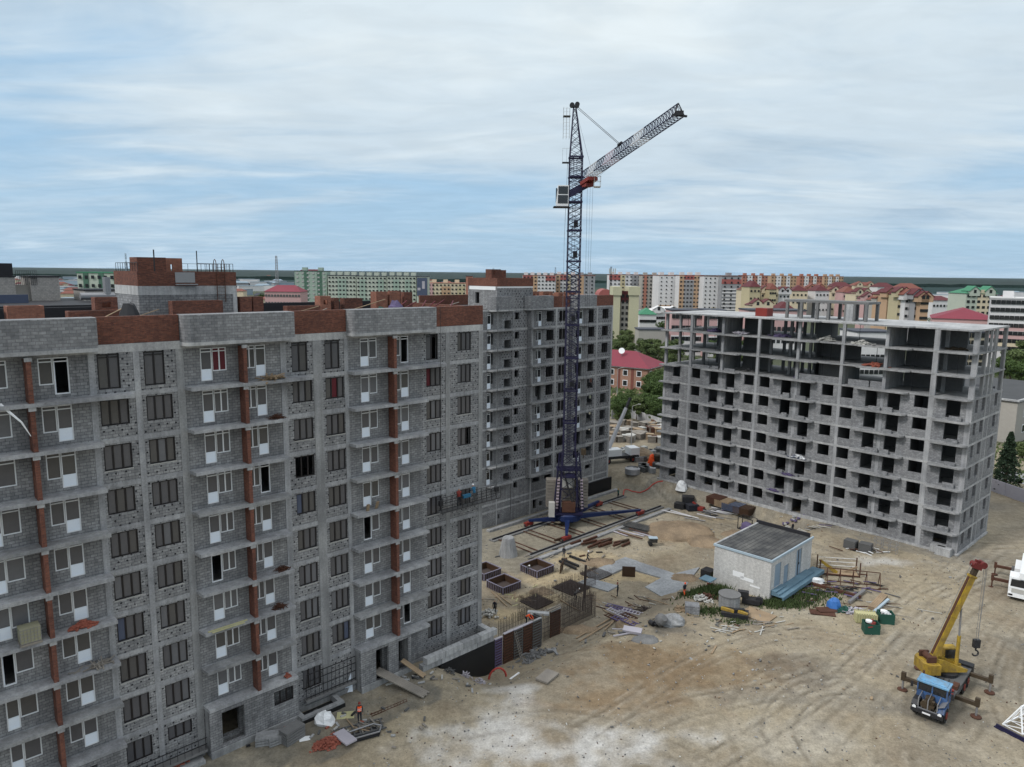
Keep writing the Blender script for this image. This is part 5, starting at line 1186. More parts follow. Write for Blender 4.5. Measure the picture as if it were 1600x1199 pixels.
def ladder(p, q, w, label, mt='steel'):
    p, q = Vector(p), Vector(q); d = (q - p); s_ = Vector((d.y, -d.x, 0)); s_ = (s_.normalized() if s_.length > 0.1 else Vector((1, 0, 0))) * w / 2; m = MB().tube(p - s_, q - s_, 0.035, 4).tube(p + s_, q + s_, 0.035, 4); n = int(d.length / 0.3)
    for k in range(1, n): c = p.lerp(q, k / n); m.tube(c - s_, c + s_, 0.025, 4)
    return tag(m.build('ladder', mt), label, 'ladder')
a = L2(6.6, 2.35, PIT - 0.05); b = L2(6.2, 1.62, 0.5); ladder(a, b, 0.55, 'pale ladder leaning on the tall brown formwork', 'wood_grey')
make_person('person in orange jacket and white helmet bending over the top of the tall formwork', L2(8.6, 0.75, 0.05), R(-120), 'bend', 'orange', 'cloth_dk', 'offwhite', None, 'reach')
MT  # scaffold boards under that person
o = MB().box(-2.2, -0.45, -0.06, 2.2, 0.45, 0.0).build('scaffold_boards', 'wood_grey'); p = L2(8.4, 0.8, 0.04); o.location = p; o.rotation_euler = (0, 0, th); tag(o, 'scaffold boards laid behind the top of the tall formwork', 'boards')
# black basement wall and the ledge of concrete blocks at the end of the left building
bw = MB().box(-3.6, -1.95, -3.4, 3.15, -1.6, 0.55).box(2.8, -1.6, -3.4, 3.15, -0.001, 0.55).build('basement_wall', 'bitumen', L, 'black tarred basement wall under the block ledge')
lb = 2.12
for r_, (z0, v0) in enumerate(((0.62, 1.28), (1.24, 1.42))):
    for k in range(4):
        u0 = -5.55 + 0.35 * r_ + k * (lb + 0.04); x, y, z = L2(u0, v0, z0)
        o = MB().box(0, -0.6, 0, lb, 0, 0.58).build('foundation_block', 'concrete_lt' if (k + r_) % 3 else 'concrete'); o.location = (x, y, z); o.rotation_euler = (0, 0, th)
        tag(o, ['lower', 'upper'][r_] + ' course of the concrete block ledge, ' + ['block at its left end', 'second block from its left end', 'second block from its right end', 'block at its right end'][k], 'concrete block', 'concrete blocks of the ledge')
x, y, z = L2(2.75, -0.02 + 0.75, 1.24); o = MB().box(-0.25, -0.66, 0, 0.33, 0.66, 0.56).build('foundation_block', 'concrete_lt'); o.location = (x, y, z); o.rotation_euler = (0, 0, th); tag(o, 'short concrete block joining the ledge to the corner of the left building', 'concrete block', 'concrete blocks of the ledge')
# red bent hose ring in front of the black wall
p = Vector(L2(2.5, 3.1, ground_z(*L2(2.5, 3.1, 0)[:2]) - 0.05)); pts = [p + Vector((0.85 * math.cos(t), 0.25 * math.cos(t), 1.15 * math.sin(t))) for t in [q * math.pi / 10 for q in range(11)]]
pts += [p + Vector((-0.9, -0.4, 0.05))]; pts = [p + Vector((2.4, -0.3, 0.06)), p + Vector((1.5, 0.3, 0.05))] + pts
tag(MB().path(pts, 0.1, 6).build('red_hose', 'hose'), 'red corrugated hose bent in an arch by the black basement wall', 'hose')
# long red hose between the middle and the right building
pts = [at(x, y, 0.08) for x, y in ((974, 774), (975, 766), (980, 765), (988, 768), (1000, 770), (1008, 767), (1014, 763), (1020, 757), (1028, 753), (1036, 752))]
tag(MB().path(pts, 0.11, 6).build('red_hose', 'hose'), 'long red hose snaking from the crane track to the right building', 'hose')
# plank ramps
def plank_between(a, b, w, t, mt, name, label, cat, group=None, n=1):
    a, b = Vector(a), Vector(b); d = b - a; L_ = d.length; m = MB()
    for k in range(n): y = -w / 2 + w * (k + 0.5) / n; m.box(0, y - w / n / 2 + 0.01, 0, L_ * (1 if n == 1 else random.uniform(0.96, 1)), y + w / n / 2 - 0.01, t)
    o = m.build(name, mt); o.location = a; o.rotation_euler = (0, -math.asin(max(-1, min(1, d.z / L_))), math.atan2(d.y, d.x)); return tag(o, label, cat, group)
plank_between(at(588, 1048, 1.0), at(668, 1088, 0.12), 1.0, 0.1, 'wood_grey', 'plank_ramp', 'long grey plank ramp leading up to the left doorway', 'ramp', n=5)
plank_between(at(628, 1032, 1.25), at(664, 1058, 0.15), 0.6, 0.08, 'wood', 'plank_ramp', 'short plank ramp leading up to the right doorway', 'ramp', n=3)
# cradle hung on the facade
x, y, z = L2(-3.0, 1.45, 14.95); t = empty('hanging_cradle', (x, y, z), th, 'dark mesh work cradle hanging on the left building corner with two workers', 'cradle')
m = MB()
for yy in (0, 0.75):
    for zz_ in (0.0, 0.55, 1.1): m.tube((0, yy, zz_), (7.2, yy, zz_), 0.03, 4)
    for k in range(13): m.tube((k * 0.6, yy, 0), (k * 0.6, yy, 1.1), 0.02, 4)
    for k in range(12): m.tube((k * 0.6, yy, 0), (k * 0.6 + 0.6, yy, 1.1), 0.012, 3)
m.build('guard_rail', 'steel_dk', t); MB().box(0, 0, -0.08, 7.2, 0.75, -0.02).build('deck', 'cloth_grey', t)
for xx in (0.2, 7.0): MB().tube((xx, 0.38, 0), (xx, 0.38, 18.6), 0.02, 4).build('suspension_rope', 'steel_dk', t); MB().obox((xx, 0.38, 0.8), 0.35, 0.3, 0.5).build('hoist', 'steel_dk', t)
MB().obox((3.0, 0.1, 1.0), 0.9, 0.25, 0.3).build('tool_bag', 'cloth_blue', t)

# ------------------------------------------------------------------ things on the balconies of the left building
zb = lambda k: slabz(k)
def on_balc(mb, name, mt, u, v, k, label, cat, rz=0):
    p = L2(u, v, zb(k)); o = mb.build(name, mt); o.location = p; o.rotation_euler = (0, 0, th + rz); return tag(o, label, cat)
rg = random.Random(3)
def heap(n, lx, ly, h, a, b, c, flat=False):
    m = MB()
    for _ in range(n):
        x, y = rg.gauss(0, lx / 3), rg.gauss(0, ly / 3); r_ = max(0, 1 - math.hypot(x / lx, y / ly)); m.obox((x, y, h * r_ * rg.random() + c / 2), a * rg.uniform(0.7, 1.2), b * rg.uniform(.7, 1.2), c, rg.uniform(0, 3.14), rg.uniform(-0.4, 0.4) * (0 if flat else 1), rg.uniform(-.4, .4) * (0 if flat else 1))
    return m
on_balc(heap(160, 1.0, 0.35, 0.5, 0.25, 0.12, 0.07), 'brick_heap', 'brickrub', -31.7, 0.65, 6, 'heap of loose red bricks on a left balcony', 'bricks')
on_balc(heap(26, 1.1, 0.35, 0.35, 1.2, 0.08, 0.04), 'timber_heap', 'wood_grey', -31.1, 0.6, 7, 'tangle of grey scrap wood on the balcony below the red bricks', 'wood')
on_balc(heap(24, 1.2, 0.3, 0.3, 1.4, 0.14, 0.04), 'timber_heap', 'wood', -18.2, 0.6, 1, 'pile of brown boards on the uppermost balcony beside the brick pier', 'wood')
for u, k, lab in ((-17.9, 2, 'dark heap of twigs on the second balcony from the top'), (-18.0, 6, 'round dark heap of twigs on a middle balcony'), (-18.3, 7, 'round dark heap of twigs on the balcony under the round heap')):
    on_balc(heap(90, 0.75, 0.35, 0.4, 0.5, 0.03, 0.03), 'twig_heap', 'rust', u, 0.6, k, lab, 'twigs')
on_balc(MB().box(0, 0, 0, 2.9, 0.16, 0.05).box(0.2, -0.25, 0, 2.6, -0.12, 0.04), 'plank', 'insulation', -23.9, 0.95, 7, 'pale yellow planks lying along the edge of a balcony', 'planks')
o = on_balc(MB(), 'water_tank', 'ibc', -35.2, 0.6, 6, 'square yellowish water tank in a wire cage on the far left balcony', 'water tank'); bpy.data.objects.remove(o)
p = L2(-34.6, 0.62, zb(6)); t = empty('water_tank', p, th, 'square yellowish water tank in a wire cage on the far left balcony', 'water tank')
MB().box(-0.55, -0.45, 0.18, 0.55, 0.45, 1.1).build('tank', 'ibc', t); m = MB()
for k in range(7):
    for yy in (-0.48, 0.48): m.tube((-0.55 + k * 0.18, yy, 0.15), (-0.55 + k * 0.18, yy, 1.12), 0.015, 3)
for k in range(5):
    for yy in (-0.48, 0.48): m.tube((-0.58, yy, 0.2 + k * 0.22), (0.58, yy, 0.2 + k * 0.22), 0.015, 3)
m.build('wire_cage', 'steel', t); MB().box(-0.58, -0.48, 0, 0.58, 0.48, 0.15).build('pallet', 'wood_grey', t)
on_balc(MB().obox((0, 0, 0.3), 0.25, 0.12, 0.6, 0, 0.2).obox((0.9, 0, 0.35), 0.3, 0.1, 0.65, 0.3, 0.3), 'board_offcuts', 'wood', -10.1, 0.5, 5, 'two pale board offcuts leaning on a balcony wall', 'boards')
on_balc(heap(30, 0.3, 0.2, 0.4, 0.25, 0.12, 0.07), 'brick_heap', 'brickrub', -17.9, 0.6, 9, 'small heap of red bricks on the lowest balcony', 'bricks')
o = on_balc(MB().tube((0, 0, 0.1), (0.9, -0.6, -1.0), 0.1, 5, 0.05).tube((0.9, -0.6, -1.0), (1.3, -0.62, -1.9), 0.06, 5, 0.02), 'plastic_sheet', 'white', -35.0, 0.7, 1, 'white plastic sheet hanging over the far left balcony edge', 'plastic sheet')
# ------------------------------------------------------------------ roof of the left building (parts of it, and loose things on it)
RB = 31.79
def lpart(mb, name, mt, label=None): return mb.build(name, mt, L, label)
def chim(u, y, w, d, top, mt='brick', holes=True, fr=L):
    m = MB().wall(u, u + w, RB, top, [(u + w * 0.3, u + w * 0.7, top - 0.75, top - 0.35)] if holes else [], y, 0.15).box(u, y + 0.151, RB, u + 0.15, y + d, top).box(u + w - 0.15, y + 0.151, RB, u + w, y + d, top).box(u + 0.151, y + d - 0.15, RB, u + w - 0.151, y + d, top)
    o = m.build('chimney', mt, fr); return o
for u, y, w, d, t_, mt, h_ in [(-33.2, 6, 2.1, 1.2, 34.0, 'brick_lt', 0), (-35.6, 6.5, 2.0, 1.2, 34.0, 'brick', 0), (-29.9, 5, 3.4, 0.9, 33.62, 'brick', 0), (-27.6, 7.6, 1.5, 1.0, 34.45, 'brick', 1), (-22.9, 5.6, 3.8, 0.9, 34.16, 'brick', 0), (-16.7, 8.0, 1.0, 1.0, 34.3, 'brick', 0), (-15.5, 8.2, 0.9, 1.0, 34.3, 'brick', 0), (-14.0, 5, 3.0, 0.8, 33.6, 'brick', 0), (-9.8, 7.2, 1.05, 1.0, 34.3, 'brick_lt', 1), (-8.3, 7.4, 0.5, 1.0, 34.1, 'brick', 0), (-7.2, 7.5, 1.9, 0.8, 34.05, 'brick', 0), (-4.1, 7.0, 1.25, 1.0, 34.62, 'brick_lt', 0), (-2.6, 7.0, 1.15, 1.0, 34.6, 'brick_lt', 0), (-1.3, 8.5, 1.0, 0.8, 34.65, 'brick', 0), (0.3, 8.8, 1.0, 0.8, 34.5, 'brick', 0)]:
    chim(u, y, w, d, t_, mt, h_)
m = MB()
m.wall(-24.5, -17.0, RB, 34.95, [], 8.0, 0.35); lpart(m, 'lift_house_wall', 'block', 'block wall of the roof stair house')
lpart(MB().wall(8.351, 14.0, RB, 34.95, [(9.4, 9.95, 31.9, 33.9), (10.7, 11.2, 32.0, 32.8)], -24.5, 0.35, 'y'), 'lift_house_wall', 'block_light')
lpart(MB().box(-17.35, 8.351, RB, -17.0, 14.0, 34.95).box(-24.149, 13.65, RB, -17.351, 14.0, 34.95), 'lift_house_wall', 'block')
lpart(MB().box(-24.53, 7.97, 34.55, -16.97, 8.0, 35.25).box(-24.53, 8.0, 34.55, -24.5, 14.0, 35.25).box(-17.3, 7.96, RB, -16.96, 8.0, 34.55), 'lift_house_band', 'concrete_lt')
lpart(MB().box(-24.53, 7.96, 35.251, -17.0 + 0.03, 8.3, 36.35).box(-24.53, 8.3, 35.251, -24.2, 14.03, 36.35).box(-17.3, 8.3, 35.251, -16.97, 14.03, 36.35).box(-24.2, 13.7, 35.251, -17.3, 14.03, 36.35), 'lift_house_parapet', 'brick', 'red brick parapet of the roof stair house')
lpart(MB().box(-24.2, 8.3, 35.0, -17.3, 13.7, 35.25), 'roof', 'roof_felt')
lpart(MB().box(-24.3, 8.6, 35.252, -22.2, 8.85, 37.42).box(-24.3, 8.85, 35.252, -24.05, 10.4, 37.42).box(-24.05, 10.2, 35.252, -22.2, 10.4, 37.42), 'brick_shaft', 'brick')
lpart(MB().wall(-22.0, -20.7, 35.252, 37.4, [(-21.6, -21.45, 36.4, 36.9)], 9.4, 0.2).box(-20.9, 9.6, 35.252, -20.7, 11, 37.4), 'brick_shaft', 'brick_lt')
lpart(MB().box(-21.85, 7.6, 35.32, -20.2, 7.9, 35.4).box(-21.8, 7.91, 35.5, -20.3, 7.94, 36.3), 'steel_canopy', 'steel')
m = MB()
for a, b in (((-24.4, 13.8), (-24.4, 8.2)), ((-20.0, 8.2), (-17.1, 8.2)), ((-17.1, 8.2), (-17.1, 13.8)), ((-24.4, 13.8), (-17.1, 13.8))):
    n = 9
    for k in range(n + 1): x = a[0] + (b[0] - a[0]) * k / n; y = a[1] + (b[1] - a[1]) * k / n; m.tube((x, y, 36.35), (x, y, 37.0), 0.022, 4)
    m.tube((a[0], a[1], 37.0), (b[0], b[1], 37.0), 0.025, 4)
lpart(m, 'roof_railing', 'steel_dk')
m = MB()
for x in (-18.6, -17.95):
    m.path([(x, 7.85, 33.9), (x, 7.85, 36.9)] + [(x + 0.0, 7.85 + 0.28 - 0.28 * math.cos(t), 36.9 + 0.45 * math.sin(t)) for t in [q * math.pi / 6 for q in range(1, 7)]] + [(x, 8.41, 36.2)], 0.03, 5)
for k in range(11): m.tube((-18.6, 7.85, 34.0 + k * 0.27), (-17.95, 7.85, 34.0 + k * 0.27), 0.018, 4)
lpart(m, 'roof_ladder', 'rust')
lpart(MB().tube((-23.2, 8.15, 36.35), (-23.2, 8.15, 38.0), 0.05, 6), 'vent_pipe', 'steel_dk'); lpart(MB().tube((-19.9, 8.4, 35.2), (-19.9, 8.4, 38.0), 0.04, 6).box(-20.2, 8.2, 35.26, -19.5, 8.6, 35.6), 'vent_pipe', 'steel_dk')
rg = random.Random(21)
def roofpt(u, y, z=RB): return to_world('L', u, -y, z)
for k in range(16):
    u = rg.uniform(-33, 2); y = rg.uniform(1.6, 5.6); a = roofpt(u, y, 31.9 + rg.uniform(0, 1.2)); b = roofpt(u + rg.uniform(1.6, 4.2), y + rg.uniform(-0.8, 0.8), 31.95 + rg.uniform(0.2, 2.1)); plank_between(a, b, 0.13, 0.045, 'wood_grey' if k % 2 else 'wood', 'plank', 'loose plank propped on the roof of the left building', 'plank', 'planks on the roof of the left building')
for k in range(7):
    a = roofpt(-6 + k * 1.2, 3 + (k % 3), 32.6); b = roofpt(-3.5 + k * 1.1, 4.5, 33.75 + 0.1 * (k % 2)); t = MB().tube((0, 0, 0), tuple(Vector(b) - Vector(a)), 0.06, 5).build('red_pole', 'film_red'); t.location = a; tag(t, 'dark red pole lying across the right end of the left roof', 'pole', 'red poles on the left roof')
for u, y, s_, mt, lab in ((-9.2, 2.6, 0.5, 'white', 'white sack beside the roof chimneys of the left building'), (-6.2, 3.0, 0.7, 'green_paint', 'teal bundle beside the red poles on the left roof'), (-4.6, 3.2, 0.9, 'purple', 'dark blue bundle beside the red poles on the left roof'), (-26.6, 3.0, 1.0, 'steel_dk', 'grey trestle behind the middle roof parapet')):
    o = MB().blob((0, 0, 0), s_, s_ * 0.6, s_ * 2.4, 8, 4, 0.25).build('sack', mt); o.location = roofpt(u, y); tag(o, lab, 'sack')

# ------------------------------------------------------------------ loose things in the yard
rg = random.Random(44)
def put(mb, name, mt, px, py, label, cat, rz=0, group=None, dz=0.0):
    o = mb.build(name, mt); o.location = at(px, py, dz); o.rotation_euler = (0, 0, rz); return tag(o, label, cat, group)
def strew(n, px, py, sx, sy, lx, w, t, mt, name, label, cat, group, rz=0.6, jr=0.5, hz=0.25, tube=False):
    c = Vector(at(px, py)); nm = label
    for k in range(n):
        L_ = lx * rg.uniform(0.55, 1.15); mb = MB()
        if tube: mb.tube((-L_ / 2, 0, w), (L_ / 2, 0, w), w, 6)
        else: mb.box(-L_ / 2, -w / 2, 0, L_ / 2, w / 2, t)
        x, y = c.x + rg.gauss(0, sx / 2), c.y + rg.gauss(0, sy / 2); o = mb.build(name, mt if isinstance(mt, str) else rg.choice(mt)); o.location = (x, y, ground_z(x, y) + 0.03 + rg.random() * hz); o.rotation_euler = (rg.uniform(-.05, .05), rg.uniform(-0.06, 0.06), rz + rg.uniform(-jr, jr)); tag(o, label, cat, group)
def heap_at(px, py, n, lx, ly, h, a, b, c, mt, name, label, cat, rz=0): return put(heap(n, lx, ly, h, a, b, c), name, mt, px, py, label, cat, rz)
strew(16, 940, 850, 4.0, 1.6, 2.6, 0.28, 0.3, ['rust', 'rust', 'plywood'], 'rusty_beam', 'rusty brown beam in the bundle beside the outer crane rail', 'beam', 'rusty beams beside the crane track', R(40), 0.12, 0.5)
strew(7, 975, 835, 3.0, 1.0, 4.2, 0.3, 0.08, ['lavender', 'rust'], 'form_board', 'long reddish board lying right of the rusty beams', 'board', 'boards right of the rusty beams', R(-42), 0.12, 0.2)
for k, (px, py, lab) in enumerate(((992, 828, 'sagging grey mesh mat, lower of the two beyond the rusty beams'), (1000, 824, 'grey mesh mat, upper of the two beyond the rusty beams'))):
    m = MB()
    for q in range(16): m.tube((-2.6 + q * 0.35, -1.1, 0.15 + 0.12 * math.sin(q)), (-2.6 + q * 0.35, 1.1, 0.2 + 0.12 * math.sin(q + 1)), 0.035, 3)
    for q in range(9): m.tube((-2.6, -1.1 + q * 0.27, 0.2), (2.65, -1.1 + q * 0.27, 0.22), 0.035, 3)
    m.box(-2.4, -1.0, 0.02, 2.4, 1.0, 0.1); put(m, 'mesh_mat', 'cloth_grey', px, py, lab, 'mesh mat', R(-35), 'mesh mats by the crane track', 0.3 * k)
o = put(MB().box(-0.6, -0.4, 0.5, 0.6, 0.4, 1.1), 'generator', 'glass_dk', 1020, 852, 'small generator with a pale blue lid beyond the mesh mats', 'generator'); MB().box(-0.65, -0.45, 1.1, 0.65, 0.45, 1.18).build('lid', 'trimb', o); MB().tube((-0.4, -0.5, 0.3), (-0.4, 0.5, 0.3), 0.3, 12).build('wheels', 'rubber', o)
put(MB().lathe([(1.35, 0), (1.25, 0.6), (0.95, 2.0), (0.8, 2.6), (0.7, 2.7)], n=14), 'concrete_stump', 'concrete', 794, 868, 'pale tapered concrete stump between the left building and the track', 'concrete stump')
heap_at(1073, 800, 1, 0.1, 0.1, 0, 0.1, 0.1, 0.1, 'rust', 'scrap', 'small rusty scrap by the dark crates', 'scrap')
for k, (px, py, s_, mt, lab) in enumerate(((1062, 795, 1.6, 'steel_dk', 'dark crate, left of the three by the mound'), (1075, 786, 1.9, 'steel_dk', 'dark crate, rearmost of the three by the mound'), (1081, 798, 1.8, 'cloth_dk', 'dark blue-grey crate, right of the three by the mound'))):
    m = MB().box(-s_ / 2, -s_ / 2.6, 0.1, s_ / 2, s_ / 2.6, s_ * 0.62)
    for q in range(5): m.box(-s_ / 2 - 0.04, -s_ / 2.6 - 0.05, 0.15 + q * s_ * 0.13, s_ / 2 + 0.04, s_ / 2.6 + 0.05, 0.2 + q * s_ * 0.13)
    put(m, 'crate', mt, px, py, lab, 'crate', R(-30 + 20 * k), 'dark crates by the mound')
put(MB().obox((0, 0, 0.6), 2.4, 0.5, 0.15, 0, 0, 0.5).obox((0.3, 0, 0.35), 1.4, 0.8, 0.6), 'red_chute', 'red_paint', 1091, 797, 'red steel chute leaning beside the dark crates', 'chute', R(-40))
strew(15, 1108, 808, 4.6, 1.6, 4.6, 0.09, 0.1, ['steel', 'wood_grey', 'crane_white'], 'pipe', 'pale pipe in the spread behind the white shed', 'pipe', 'pale pipes behind the shed', R(-38), 0.15, 0.35, True)
strew(12, 1122, 802, 2.6, 1.6, 1.6, 0.25, 0.12, ['cloth_grey', 'steel_dk', 'purple'], 'steel_plate', 'dark steel scrap among the pale pipes behind the shed', 'scrap', 'steel scrap among the pipes', R(-20), 0.9, 0.3)
put(MB().blob((0, 0, 0), 1.1, 0.9, 1.7, 10, 6, 0.16), 'bulk_bag', 'white', 1065, 766, 'bulging white bag standing by the corner of the right building', 'bag')
for k, (px, py, mt, w, lab) in enumerate(((1120, 786, 'rust', 2.6, 'brown pallet stack, leftmost of the row before the right building'), (1133, 791, 'wood', 2.6, 'sandy pallet stack, second of the row before the right building'), (1147, 797, 'film_blue', 3.2, 'blue sheet-covered stack before the right building'), (1163, 802, 'plywood', 2.8, 'dark brown pallet stack, rightmost of the row'))):
    m = MB()
    for q in range(6): m.box(-w / 2, -1.3, 0.05 + q * 0.17, w / 2, 1.3, 0.14 + q * 0.17)
    for q in range(8): m.box(-w / 2 + q * w / 8, -1.34, 1.07, -w / 2 + q * w / 8 + w / 11, 1.34, 1.12)
    put(m, 'pallet_stack', mt, px, py, lab, 'pallet stack', R(-47), 'pallet stacks before the right building')
t = empty('pipe_rack', at(1167, 828), R(-47), 'open steel rack filled with dark hoses behind the shed', 'rack')
m = MB()
for x in (-1.2, 1.2):
    for y in (-0.7, 0.7): m.box(x - 0.05, y - 0.05, 0, x + 0.05, y + 0.05, 2.0)
m.box(-1.25, -0.75, 0, 1.25, 0.75, 0.1).box(-1.25, -0.75, 1.95, 1.25, -0.65, 2.02).box(-1.25, 0.65, 1.95, 1.25, 0.75, 2.02).build('rack_frame', 'steel_dk', t); MB().blob((0, 0, 0.1), 1.1, 0.65, 1.2, 10, 5, 0.15).build('hose_coil', 'purple', t)
strew(46, 1290, 822, 11.0, 1.2, 1.8, 0.12, 0.06, ['concrete_lt', 'offwhite', 'steel_dk', 'purple', 'wood_grey'], 'debris_strip', 'scrap strip lying along the foot of the right building', 'scrap', 'scrap along the right building', R(-47), 0.6, 0.3)
strew(24, 1250, 812, 6.0, 0.8, 0.6, 0.4, 0.2, ['offwhite', 'concrete_lt', 'purple'], 'foam_block', 'pale broken block at the foot of the right building', 'block', 'broken blocks along the right building', 0.3, 1.5, 0.2)
for k, (px, py, lab) in enumerate(((1329, 857, 'dark cube of bundled bricks, left one beyond the truss frame'), (1352, 862, 'dark cube of bundled bricks, right one beyond the truss frame'))):
    m = MB().box(-0.75, -0.6, 0.1, 0.75, 0.6, 1.2)
    for q in range(5): m.box(-0.78, -0.63, 0.2 + q * 0.22, 0.78, 0.63, 0.28 + q * 0.22)
    put(m, 'brick_cube', 'cloth_grey', px, py, lab, 'bricks', R(-47 + k * 8), 'cubes of bundled bricks')
m = MB()
for k in range(4):
    for z in range(3):
        m.tube((k * 0.9 - 1.4, -0.6, z * 0.6), (k * 0.9 - 1.4, 0.6, z * 0.6), 0.03, 4).tube((k * 0.9 - 1.4, -0.6, z * 0.6), (k * 0.9 - 1.4, -0.6, z * 0.6 + 0.6), 0.03, 4).tube((k * 0.9 - 1.4, 0.6, z * 0.6), (k * 0.9 - 1.4, 0.6, z * 0.6 + 0.6), 0.03, 4)
for z in (0.6, 1.2, 1.8): m.tube((-1.4, -0.6, z), (1.3, -0.6, z), 0.03, 4).tube((-1.4, 0.6, z), (1.3, 0.6, z), 0.03, 4)
put(m, 'scaffold', 'steel', 1384, 862, 'low tubular scaffold frame near the right building corner', 'scaffold', R(-40))
strew(16, 1345, 862, 3.6, 1.0, 1.7, 0.1, 0.08, ['steel_dk', 'rust', 'white'], 'scrap_bar', 'scrap bar beside the bundled bricks', 'bar', 'scrap bars by the bundled bricks', R(-30), 0.9, 0.3)
for k, (px, py, lab) in enumerate(((1466, 862, 'pallet of pale blocks at the right building corner, left one'), (1474, 867, 'pallet of pale blocks at the right building corner, right one'))): put(MB().box(-0.9, -0.6, 0.12, 0.9, 0.6, 1.0).box(-0.95, -0.65, 0, 0.95, 0.65, 0.1), 'block_pallet', 'concrete_lt', px, py, lab, 'block pallet', R(-47), 'pallets of pale blocks')
# right of the shed
t = empty('material_cradle', at(1309, 896), R(-12), 'open rusty steel cradle with a yellow beam slanting inside', 'steel cradle')
m = MB()
for x in (-2.3, 2.3):
    for y in (-0.9, 0.9): m.box(x - 0.06, y - 0.06, 0, x + 0.06, y + 0.06, 1.9)
for z in (0.1,): m.box(-2.3, -0.96, z, 2.3, -0.84, z + 0.12).box(-2.3, 0.84, z, 2.3, 0.96, z + 0.12)
m.build('cradle_frame', 'rust', t); m = MB()
for z in (0.6, 1.1, 1.6): m.tube((-2.2, 0.9, z), (2.2, 0.9, z + 0.1), 0.03, 4)
m.build('cradle_wires', 'white', t); MB().obox((-1.3, -0.5, 0.95), 2.6, 0.2, 0.25, 0, 0, 0.65).obox((-1.1, -0.2, 0.9), 2.4, 0.2, 0.2, 0, 0, 0.6).build('yellow_beam', 'yellow', t)
MB().box(-2.2, -0.8, 0.12, 2.2, 0.8, 0.22).obox((1.4, 0, 0.6), 1.8, 0.15, 0.2, 0, 0, -0.5).build('timber', 'wood', t)
t = empty('truss_frame', at(1332, 915), R(-14), 'long rusty open truss frame standing right of the shed', 'truss'); m = MB()
for y in (-0.6, 0.6): m.tube((-2.9, y, 0.08), (2.9, y, 0.08), 0.06, 4)
m.tube((-2.9, 0, 1.9), (2.9, 0, 1.9), 0.06, 4)
for k in range(5):
    x = -2.9 + 1.45 * k; m.tube((x, -0.6, 0.08), (x, 0, 1.9), 0.05, 4).tube((x, 0.6, 0.08), (x, 0, 1.9), 0.05, 4)
m.build('truss', 'rust', t)
plank_between(at(1262, 912, .1), at(1345, 935, .1), 0.35, 0.3, 'rust', 'steel_beam', 'long dark steel beam on the ground in front of the truss frame', 'beam')
plank_between(at(1327, 943, .1), at(1350, 925, .15), 0.35, 0.3, 'steel', 'steel_beam', 'short grey steel beam slanting right of the blue tank', 'beam')
plank_between(at(1362, 953, .1), at(1382, 932, .3), 0.8, 0.35, 'wood', 'timber_bundle', 'bundle of reddish timbers beyond the yellow crate', 'timber', n=4)
plank_between(at(1366, 957, .2), at(1388, 938, .25), 0.3, 0.2, 'trimb', 'steel_beam', 'pale blue beam beside the reddish timbers', 'beam')
put(MB().blob((0, 0, 0), 0.85, 0.75, 1.25, 8, 4, 0.1), 'plastic_tank', 'blue_tarp', 1303, 950, 'bright blue plastic tank lying among scrap right of the shed', 'tank')
for k, (px, py, lab) in enumerate(((1285, 958, 'rusty steel sheet left of the bright blue tank'), (1295, 953, 'rusty steel sheet under the bright blue tank'))): put(MB().box(-1.3, -0.6, 0, 1.3, 0.6, 0.06), 'rusty_sheet', 'rust', px, py, lab, 'steel sheet', R(-15 + 20 * k), None, 0.02 + 0.08 * k)
heap_at(1322, 955, 60, 1.8, 0.9, 0.5, 0.6, 0.25, 0.06, 'green_paint', 'net_heap', 'heap of teal netting between the blue tank and the yellow crate', 'netting')
heap_at(1335, 957, 60, 2.0, 0.9, 0.5, 0.7, 0.2, 0.06, 'lavender', 'foil_heap', 'heap of pale foil and pipes between the netting and the yellow crate', 'foil')
t = empty('crate', at(1351, 972), R(-12), 'pale yellow slatted crate beside the green skip', 'crate'); m = MB()
for k in range(9): m.box(-1.0 + k * 0.245, -0.55, 0.15, -1.0 + k * 0.245 + 0.14, -0.5, 1.15).box(-1.0 + k * 0.245, 0.5, 0.15, -1.0 + k * 0.245 + 0.14, 0.55, 1.15)
m.box(-1.0, -0.5, 0.05, 1.1, 0.5, 0.15).box(-1.0, -0.49, 0.16, 1.1, 0.49, 1.0).build('slats', 'insulation', t)
for px, py, lab, cmt in ((1360, 988, 'green steel skip with red and white rags, nearer of the two', 'red_paint'), (1383, 972, 'green steel skip holding a white coil, farther of the two', 'white')):
    t = empty('skip', at(px, py), R(-10), lab, 'skip', 'green skips'); MB().box(-0.75, -0.6, 0, 0.75, 0.6, 0.08).box(-0.75, -0.6, 0.08, 0.75, -0.54, 1.1).box(-0.75, 0.54, 0.08, 0.75, 0.6, 1.1).box(-0.75, -0.54, 0.08, -0.69, 0.54, 1.1).box(0.69, -0.54, 0.08, 0.75, 0.54, 1.1).build('bin', 'green_paint', t)
    o = heap(24, 0.6, 0.5, 0.5, 0.5, 0.2, 0.12).build('rags', cmt, t, loc=(0, 0, 0.75))
    MB().lathe([(0.2, 1.1), (0.32, 1.12), (0.32, 1.3), (0.2, 1.32)], (-0.25, 0), 12).build('coil', 'white', t)
strew(60, 1298, 922, 6.5, 2.8, 1.5, 0.16, 0.06, ['purple', 'cloth_grey', 'rust', 'steel_dk'], 'scrap_sheet', 'dark scrap piece on the ground right of the blue deck', 'scrap', 'dark scrap right of the shed', R(-15), 0.7, 0.3)
strew(20, 1380, 950, 4.6, 2.2, 2.6, 0.06, 0.05, ['rust', 'wood_grey', 'offwhite'], 'thin_rod', 'thin rod lying beyond the green skips', 'rod', 'thin rods beyond the skips', R(-18), 0.4, 0.1)
